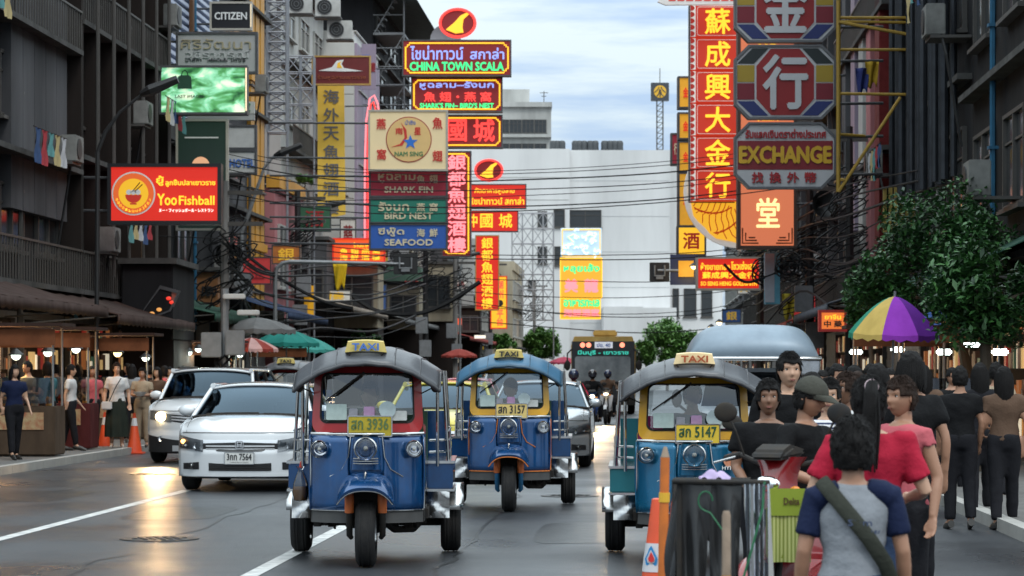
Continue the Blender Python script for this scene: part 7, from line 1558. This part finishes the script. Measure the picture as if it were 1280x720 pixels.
def rider(label, base, rz, shirt_, hat_='helmet', hair=None, hatc=None, det=0, skn=SK2, hd=(0, 0)):
    M4 = Matrix.Translation(base) @ Matrix.Rotation(rz, 4, 'Z'); p = M4 @ Vector((0, .82, 0))
    return person(label, tuple(p), rz, 1.66, skn, shirt_, drk, hair=hair, hip=-.02, detail=det, hat=hat_, hatcol=hatc, head=hd, arms={1: [(.30, -.20, 1.15), (.34, -.44, 1.08)], -1: [(-.30, -.20, 1.15), (-.34, -.44, 1.08)]},
                  legs={1: [(.24, -.34, .66), (.22, -.30, .33), (.24, -.46, .28)], -1: [(-.24, -.34, .66), (-.22, -.30, .33), (-.24, -.46, .28)]}, long_sleeve=True)
# ------------------------------------------------------------------ motorcycles and riders
def bike(px, D, rz, paint, on, lab, rlab, **k):
    l = (P(px, 465, D).x, D, 0); scooter(lab, l, rz, paint, on); 
    if rlab: rider(rlab, l, rz, **k)
mk = M('scooter_black', (.02, .02, .025), .3, coat=.5); mw = M('scooter_white', (.5, .5, .52), .3, coat=.5); mr_ = M('scooter_red', (.22, .006, .009), .25, coat=.8, grime=.2); mb_ = M('scooter_blue', (.02, .05, .16), .3, coat=.6)
bike(740, 70, -.05, mb_, 14, 'dark blue scooter with bright headlight ahead of the bus', 'rider in dark jacket and black helmet on the dark blue scooter', shirt_=blk)
bike(757, 78, -.12, mw, 7, 'white scooter following on the right of the dark blue one', 'rider with grey-brown jacket on the white scooter', shirt_=brw, hatc=M('helmet_dark_blue', (.02, .03, .07), .2, coat=.5, grime=0))
bike(716, 58, -.05, mk, 0, 'black scooter hidden behind the silver-white car', 'rider with dark helmet looking over the silver-white car', shirt_=redc, hatc=M('helmet_dark_blue', (.02, .03, .07), .2, coat=.5, grime=0))
bike(578, 56, -.05, mk, 5, 'black scooter with its lamp lit between the first two tuk-tuks', 'rider in navy jacket between the first two tuk-tuks', shirt_=navy)
D = 13.3; rb = scooter('red motorcycle parked at the right, mirrors up, beside the cap man', (P(950, 465, D).x, D, 0), -.55, mr_, 0); rb.scale.z = 1.09
# ------------------------------------------------------------------ right-hand crowd
person('tall young man in black polo, head above the others', stand(986, 17.6), .12, 1.737, SK1, blk, drk, hair='short', fat=1.08, collar=True, head=(.0, .05))
person('woman in black T-shirt with white arm stripes, left of the cap man', stand(960, 15.6), .05, 1.556, SK3, blk, drk, hair='bun', fem=True, fat=1.12, head=(-.1, .02), arms={-1: [(-.22, -.02, 1.12), (-.16, -.2, .98)]})
cm = person('man in olive cap and black V-neck looking down at his phone', stand(1000, 14.6), .75, 1.568, SK2, blk, drk, hair='short', hat='cap', lean=.10, head=(.35, .28), arms={1: [(.27, -.10, 1.12), (.12, -.34, 1.04)], -1: [(-.30, -.10, 1.14), (-.05, -.36, 1.02)]})
text('NORTH', .07, .02, T_WHT, cm, (.0, -.13, 1.42), .003, .001) if False else None
person('woman in navy and white striped top behind the cap man', stand(1036, 16.4), .1, 1.56, SK1, MSTR, drk, hair='bun', fem=True, head=(-.3, .05))
person('woman in white sleeveless top seen in profile, facing left', stand(1060, 18.0), -.5, 1.60, SK3, wht, den, hair='bun', fem=True, sleeve=.1, head=(-.6, 0), hm=MHAIR2)
person('dark-haired man behind the profile woman', stand(1046, 25), .2, 1.68, SK2, drk, drk, hair='short', detail=0)
person('woman with long dark hair just behind the olive cap', stand(1013, 20.5), .9, 1.60, SK1, blk, drk, hair='long', fem=True, detail=0)
gw = person('woman with long ponytail and crimson T-shirt, seen from behind', stand(1086, 12.6), pi - .12, 1.565, SK1, redc, den, hair='pony', fem=True, fat=1.18, head=(.1, 0), sleeve=.75, hs_=1.12, arms={1: [(.30, .02, 1.10), (.18, -.22, 1.02)], -1: [(-.30, .02, 1.10), (-.22, -.22, 1.06)]})
hm_ = person('man in grey T-shirt with navy raglan sleeves, seen from behind, strap across his back', stand(1066, 9.9), pi - .05, 1.405, SK2, greyc, den, hair='short', raglan=navy, sleeve=.72, head=(-.12, .05), fat=1.0, hs_=1.22)
# his shoulder strap and shirt print (local +z up, his back faces +y)
s_ = 1.405 / 1.7
pts = [(.15, .04, 1.43), (.12, .10, 1.39), (.03, .142, 1.28), (-.06, .150, 1.17), (-.14, .118, 1.05), (-.18, .05, .95)]
B().tube([tuple(Vector(p) * s_) for p in pts], [.030] * 6, 10, ry=[.010] * 6).build('shoulder_strap', cloth('olive_strap', (.035, .038, .03)), hm_, smooth=50)
bp = cloth('faded_blue_print', (.07, .09, .15))
for (w, h, x, z, t_) in ((.17, .014, .0, .965, 'THAI KICK BOXING'), (.11, .03, -.02, 1.24, 'Siam'), (.08, .02, -.07, 1.20, 'ไทย')):
    o = text(t_, w * s_, h * s_, bp, hm_, (x * s_, .148 * s_, z * s_), .004, .001); o.rotation_euler.z = pi
person('short-haired woman in pink strap top facing left, at the right of the crowd', stand(1128, 14.2), -.75, 1.575, SK2, pnk, drk, hair='short', fem=True, head=(-.25, .05), sleeve=.08, hm=MHAIR2)
person('person with big dark hair behind the pink top woman', stand(1139, 17.5), pi, 1.745, SK2, blk, drk, hair='bob', fem=True, detail=0)
person('dark-haired man walking away, between ponytail woman and parasol', stand(1098, 21), pi + .2, 1.66, SK2, brw, drk, hair='spiky', detail=0)
person('man in grey shirt walking away under the parasol', stand(1068, 23), pi, 1.66, SK1, greyc, drk, hair='short', detail=0)
person('woman in teal shirt facing the road near the parasol', stand(1112, 27), -.2, 1.64, SK1, teal, drk, hair='bob', fem=True, detail=0)
person('man in white shirt farther back beneath the tree', stand(1088, 31), .3, 1.70, SK2, wht, den, hair='short', detail=0)
person('woman in brown top beyond the cap man', stand(1028, 29), .1, 1.62, SK2, brw, drk, hair='long', fem=True, detail=0)
person('man in black shirt seen from behind at the right edge', stand(1200, 26), pi, 1.66, SK2, blk, drk, hair='short', detail=0)
person('tall man in beige shirt walking away at the far right', stand(1245, 31), pi - .3, 1.72, SK2, beige, drk, hair='short', detail=0)
RN = ('just right of the dark pole', 'short-haired, right of the parasol pole', 'long-haired, beneath the parasol edge', 'dark back near the right edge', 'beneath the dark blue parasol', 'dark back below the second tree', 'by the pavement edge beyond the pickup truck', 'nearest the right edge', 'farthest but one, beside the pickup truck', 'farthest away by the shopfronts')
for i, (px, D, H) in enumerate(((1072, 36, 1.66), (1102, 38, 1.7), (1128, 36, 1.64), (1155, 30, 1.68), (1190, 33, 1.66), (1225, 28, 1.7), (1056, 44, 1.7), (1255, 26, 1.66), (1010, 48, 1.68), (1035, 52, 1.7))):
    person('figure deep in the right-hand crowd, ' + RN[i], stand(px, D), pi if i % 2 else .2, H, SK2, (blk, drk, navy, brw)[i % 4], drk, hair=('short', 'long')[i % 2], detail=0, vox=.03, group='figures deep in the right-hand crowd')
# phone
r = thing('phone', 'thin smartphone held by the man in the olive cap', 'phone', tuple(cm.matrix_world @ Vector((0, 0, 0))), .75)
r.location = cm.location + Vector((.30, -.20, .955)); r.rotation_euler = (.9, 0, .75)
B().prism(rr(0, 0, .07, .14, .01, 3), 0, .009).build('case', M('phone_white', (.5, .5, .5), .3), r); B().prism(rr(0, 0, .062, .125, .006, 3), .0095, .0105).build('screen', lit('phone_screen', (.4, .5, .6), .5), r)
# ------------------------------------------------------------------ left pedestrians
K = .125
person('young woman with white blouse and long dark skirt on the left pavement', (P(146, 465, 49.8).x, 49.8, K), .15, 1.66, SK1, wht, None, skirt=grn_d, hair='bun', fem=True, detail=1, vox=.014, hm=MHAIR2, sleeve=.7, shoes=M('pale_shoe', (.45, .4, .35), .5))
r = thing('shoulder_bag', 'small white shoulder bag on the woman in the white blouse', 'bag', (P(133.5, 465, 49.6).x, 49.6, 1.0), 0)
B().box((0, 0, -.05), (.2, .1, .16)).build('bag_body', M('bag_white', (.6, .6, .6), .5), r, bevel=.02); B().tube([(.05, -.03, .03), (.18, -.08, .30), (.28, -.02, .48)], .010, 6).build('bag_strap', M('bag_strap_black', (.03, .03, .03), .5), r)
person('boy in beige shirt holding a white bowl, beside the white blouse woman', (P(178, 465, 50.5).x, 50.5, K), -.1, 1.56, SK2, beige, beige, hair='short', detail=1, vox=.016, arms={1: [(.22, -.05, 1.12), (.08, -.25, 1.1)], -1: [(-.22, -.05, 1.12), (-.08, -.25, 1.1)]})
tag(B().lathe([(0, 0), (.07, .01), (.13, .09), (.12, .09), (.06, .02)], n=18).build('bowl', M('bowl_white', (.7, .7, .68), .3), loc=(P(178, 465, 50.5).x, 50.18, 1.12), smooth=40), 'white bowl held by the boy in the beige shirt', 'bowl')
person('woman in tan top just right of the boy with the bowl', (P(197, 465, 52).x, 52, K), -.4, 1.58, SK1, brw, drk, hair='long', fem=True, detail=0)
person('person in grey shirt walking away behind the white blouse woman', (P(165, 465, 53.5).x, 53.5, K), pi, 1.64, SK2, greyc, drk, hair='long', fem=True, detail=0)
person('dark figure between the boy and the stall', (P(187, 465, 57).x, 57, K), pi, 1.62, SK2, drk, drk, hair='short', detail=0)
PN = ('in white right of the SUV headlamp', 'in black behind the SUV roof', 'in teal under the parasols', 'in beige between the parasols', 'in navy behind the white blouse woman', 'in pink left of the white blouse woman', 'in white, third from the left edge', 'in black with bobbed hair left of the stall posts', 'in teal near the left lamp post', 'in beige second from the left edge', 'in navy at the left edge', 'in pink at the SUV bonnet', 'in white between the left stalls', 'in black far off under the trees', 'in teal far off by the bush')
for i, (px, D) in enumerate(((212, 62), (228, 66), (330, 74), (345, 70), (160, 60), (115, 52), (88, 48), (98, 56), (60, 46), (35, 47), (18, 43), (205, 58), (70, 55), (610, 120), (596, 110))):
    a = -8
    person('dim pedestrian ' + PN[i], (P(px, 465, D).x, D, K), (i * 1.3) % 6.2, 1.6 + .02 * (i % 5), (SK1, SK2)[i % 2], (wht, blk, teal, beige, navy, pnk)[i % 6], drk, hair=('short', 'long', 'bob')[i % 3], detail=0, vox=.03, group='pedestrians in the left stall row')
# ------------------------------------------------------------------ cones, posts and tarp in the right foreground
co = M('cone_orange', (.72, .085, .025), .45, grime=.3, scale=6); cw = M('cone_sleeve_white', (.6, .6, .62), .4, grime=.3)
def cone(label, px, D, H=.98, marks=True, grp=None):
    r = thing('traffic_cone', label, 'traffic cone', (P(px, 465, D).x, D, 0), 0, grp)
    rad = lambda z: .035 + (.15 - .035) * (1 - (z - .04) / (H - .04)); 
    B().bx(-.2, .2, -.2, .2, 0, .04).build('base', co, r, bevel=.015); B().lathe([(rad(z), z) for z in (.04, .2, .4, .6, .8, H)] + [(.02, H + .005), (0, H)], n=28).build('cone', co, r, smooth=40)
    B().lathe([(rad(z) + .003, z) for z in (.55, .70)], n=28).build('reflective_sleeve', cw, r, smooth=40)
    if marks:
        z = .625; y = -rad(z) - .006; bl = M('flame_blue', (.02, .22, .5), .4, grime=0); rd = M('flame_red', (.6, .03, .03), .4, grime=0)
        drop = lambda k, ox=0: [(ox + k * x, z + k * zz) for x, zz in ((0, .06), (.02, .025), (.036, -.005), (.03, -.035), (0, -.048), (-.03, -.035), (-.036, -.005), (-.022, .02), (-.012, .045))]
        B().prism(drop(1.05), y, y + .003).build('emblem', bl, r); B().prism(drop(.68), y - .004, y - .001).build('emblem_ring', cw, r); B().prism(drop(.5, .004), y - .008, y - .005).build('emblem_core', rd, r)
    return r
cone('orange cone with blue flame emblem and white letters, nearer the tarp', 849, 13.0); cone('orange cone half hidden left of the orange pole', 823, 13.5, .93)
for o_ in ('traffic_cone', 'traffic_cone.001'): bpy.data.objects[o_].rotation_euler.z = -.55
o = text('LOPBURI', .17, .05, T_WHT, bpy.data.objects['traffic_cone'], (.012, -.125, .44), .002, .002); o.rotation_euler = (0, -pi / 2 + .08, 0)
cone('orange cone beside the woman in the long skirt on the left', 168, 50, .72, False); cone('orange cone at the left edge behind the pedestrians', 131, 51, .72, False)
r = thing('orange_pole', 'tall worn orange wooden pole with a yellow band, pointed top', 'pole', (P(829, 465, 12).x - .015, 12, 0), 0); r.rotation_euler = (.0, .02, 0)
B().tube([(0, 0, 0), (0, 0, 1.12), (0, 0, 1.20)], [.024, .022, .022], 14).build('post', M('worn_orange_paint', (.62, .16, .02), .55, grime=.6, scale=7, dark=(.25, .07, .02)), r, smooth=40)
B().tube([(0, 0, 1.201), (0, 0, 1.25)], [.021, .008], 12).build('bare_tip', M('bare_wood', (.32, .24, .18), .8, grime=.5, scale=14), r); B().tube([(0, 0, .99), (0, 0, 1.035)], .026, 14).tube([(0, 0, .56), (0, 0, .60)], .027, 14).build('yellow_band', M('band_yellow', (.75, .42, .03), .5), r)
r = thing('wooden_post', 'short post, bare wood above and yellow-orange below, before the tarp', 'post', (P(908, 465, 9.3).x, 9.3, 0), 0)
B().tube([(0, 0, 0), (0, 0, .86)], .017, 14).build('painted_shaft', M('post_amber', (.68, .26, .02), .5, grime=.5, scale=9), r, smooth=40); B().tube([(0, 0, .861), (0, 0, 1.08), (0, 0, 1.095)], [.0165, .0155, .011], 14).build('bare_top', M('bare_wood'), r, smooth=40)
# rack draped with black plastic
D = 10.8; r = thing('draped_rack', 'waist-high rack draped with shiny black plastic sheeting', 'covered rack', (P(898, 465, D).x, D, 0), 0)
mtarp = M('black_plastic_sheet', (.012, .012, .013), .22, grime=.6, scale=5, dark=(.05, .05, .05), streak=4); mclr = glass('clear_plastic_sheet', (.75, .75, .75), .6)
w, d, zt = .165, .32, 1.13
def drape(u, v):
    per = [(-w, d), (-w, 0), (w, 0), (w, d)]; t = u * 3; i = min(2, int(t)); f = t - i; x = per[i][0] + (per[i + 1][0] - per[i][0]) * f; y = per[i][1] + (per[i + 1][1] - per[i][1]) * f
    fold = (.022 * sin(u * 47 + 3 * v) + .015 * sin(u * 83 + 1 - 5 * v)) * min(1, v * 3) + .010 * mnoise.noise(Vector((u * 12, v * 5, 0))); nx, ny = ((-1, 0), (0, -1), (1, 0))[i]
    return (x + nx * fold + nx * .03 * v, y + ny * fold + ny * .04 * v, zt - 1.1 * v)
for u0, u1, v1, pin in ((0, .30, .95, .1), (.31, .47, .80, .35), (.45, .60, .93, .25), (.61, .70, .62, .45), (.71, 1, .90, .1)):
    um = (u0 + u1) / 2
    B().grid(lambda u, v: drape(um + (u0 + (u1 - u0) * u - um) * (1 - pin * sin(v * 2.2)), v * v1 * (1 + .04 * sin(u * 8))), 44, 22).build('plastic_sheet', mtarp, r, smooth=70)
B().grid(lambda u, v: (-w - .01 + (2 * w + .02) * u, -.01 + (d + .02) * v, zt + .006 * sin(u * 17 + v * 5) - .003), 20, 12).build('top_sheet', mtarp, r, smooth=70)
B().tube([(-w - .03, -.02, zt + .01), (w + .05, -.02, zt + .004)], .012, 8).tube([(-w, d, zt), (w, d, zt)], .012, 8).build('top_rail', mund, r)
for x in (-w, w): B().tube([(x, 0, 0), (x, 0, zt)], .012, 8).tube([(x, d, 0), (x, d, zt)], .012, 8).build('leg', mund, r)
B().grid(lambda u, v: (.10 + .11 * u + .05 * v, -.045 - .02 * sin(u * 9 + v * 4) - .05 * v, zt - 1.0 * v), 16, 20).build('clear_sheet', mclr, r, smooth=70)
mgr = M('green_rope', (.01, .13, .05), .5, grime=.2)
B().tube([(.19, -.05, zt + .01), (.18, -.07, zt - .1), (.13, -.09, zt - .28), (.08, -.09, zt - .45), (.06, -.08, zt - .7)], .005, 8).tube([(-.06 + .030 * cos(a), -.07, zt - .07 + .04 * sin(a)) for a in [i * .5 for i in range(10)]] + [(-.04, -.08, zt - .12), (.03, -.085, zt - .22)], .0032, 6).build('rope', mgr, r, smooth=60)
r = thing('folded_cloth', 'crumpled pale lilac cloth lying on top of the black rack', 'cloth', (P(892, 465, D + .2).x, D + .2, zt + .01), 0)
B().grid(lambda u, v: (-.06 + .13 * u, -.05 + .1 * v, .035 * sin(pi * u) * sin(pi * v) + .012 * sin(u * 13 + v * 7)), 16, 12).build('cloth', M('lilac_cloth', (.45, .36, .55), .8), r, smooth=60)
# green bag hanging between motorcycle and crowd
r = thing('striped_bag', 'big yellow-green striped shopping bag behind the red motorcycle', 'bag', (P(984, 465, 13.2).x, 13.2, .62), 0)
def bagmat():
    m = bpy.data.materials.new('green_stripe_bag'); m.use_nodes = True; t = m.node_tree; b = t.nodes['Principled BSDF']; tc = N('ShaderNodeTexCoord', t); w = N('ShaderNodeTexWave', t); w.bands_direction = 'X'; w.inputs['Scale'].default_value = 16; L(tc.outputs['Object'], w.inputs[0], t)
    r_ = N('ShaderNodeValToRGB', t); r_.color_ramp.elements[0].color = (.18, .22, .03, 1); r_.color_ramp.elements[1].color = (.48, .50, .18, 1); L(w.outputs['Fac'], r_.inputs[0], t); L(r_.outputs[0], b.inputs['Base Color'], t); return m
B().grid(lambda u, v: (-.10 + .22 * u, -.01 - .012 * sin(u * 14) * (1 - v), .30 * v), 20, 8).build('front_panel', bagmat(), r, smooth=60); B().bx(-.10, .12, .0, .12, 0, .295).build('bag_body', M('bag_green', (.20, .24, .03), .7), r, bevel=.02)
B().grid(lambda u, v: (-.10 + .22 * u, -.02, .24 + .14 * v), 8, 4).build('top_band', M('bag_lime', (.25, .32, .04), .7), r); text('Delta', .08, .035, M('bag_brown', (.10, .06, .03), .6), r, (.02, -.022, .315), .003, .001)
# a second dark motorcycle behind the crowd
scooter('black motorcycle between the black T-shirt woman and the cap man', (P(968, 465, 16.3).x, 16.3, 0), -.3, mk, 0)
# ------------------------------------------------------------------ headlamp light on the wet-looking road
def spot(nm, loc, tgt, e, col_, ang=70, rad=.05):
    l = bpy.data.lights.new(nm, 'SPOT'); l.energy = e; l.color = col_; l.spot_size = radians(ang); l.spot_blend = .6; l.shadow_soft_size = rad; o = bpy.data.objects.new(nm, l); COL.objects.link(o)
    o.location = loc; o.rotation_euler = (Vector(tgt) - Vector(loc)).to_track_quat('-Z', 'Y').to_euler()
p = P(199, 465, 44.3); spot('suv_headlamp', (p.x, 44.1, .82), (p.x - .1, 37, 0), 330, (1, .62, .28))
p = P(740, 465, 69.7); spot('scooter_headlamp', (p.x, 69.5, .95), (p.x - .2, 60, 0), 500, (1, .65, .32)); p = P(757, 465, 77.7); spot('scooter_headlamp', (p.x, 77.4, .95), (p.x - .2, 66, 0), 250, (1, .75, .45)); p = P(578, 465, 55.7); spot('scooter_headlamp', (p.x, 55.5, .95), (p.x - .1, 48, 0), 120, (1, .8, .55))

bpy.data.scenes.remove(TS)
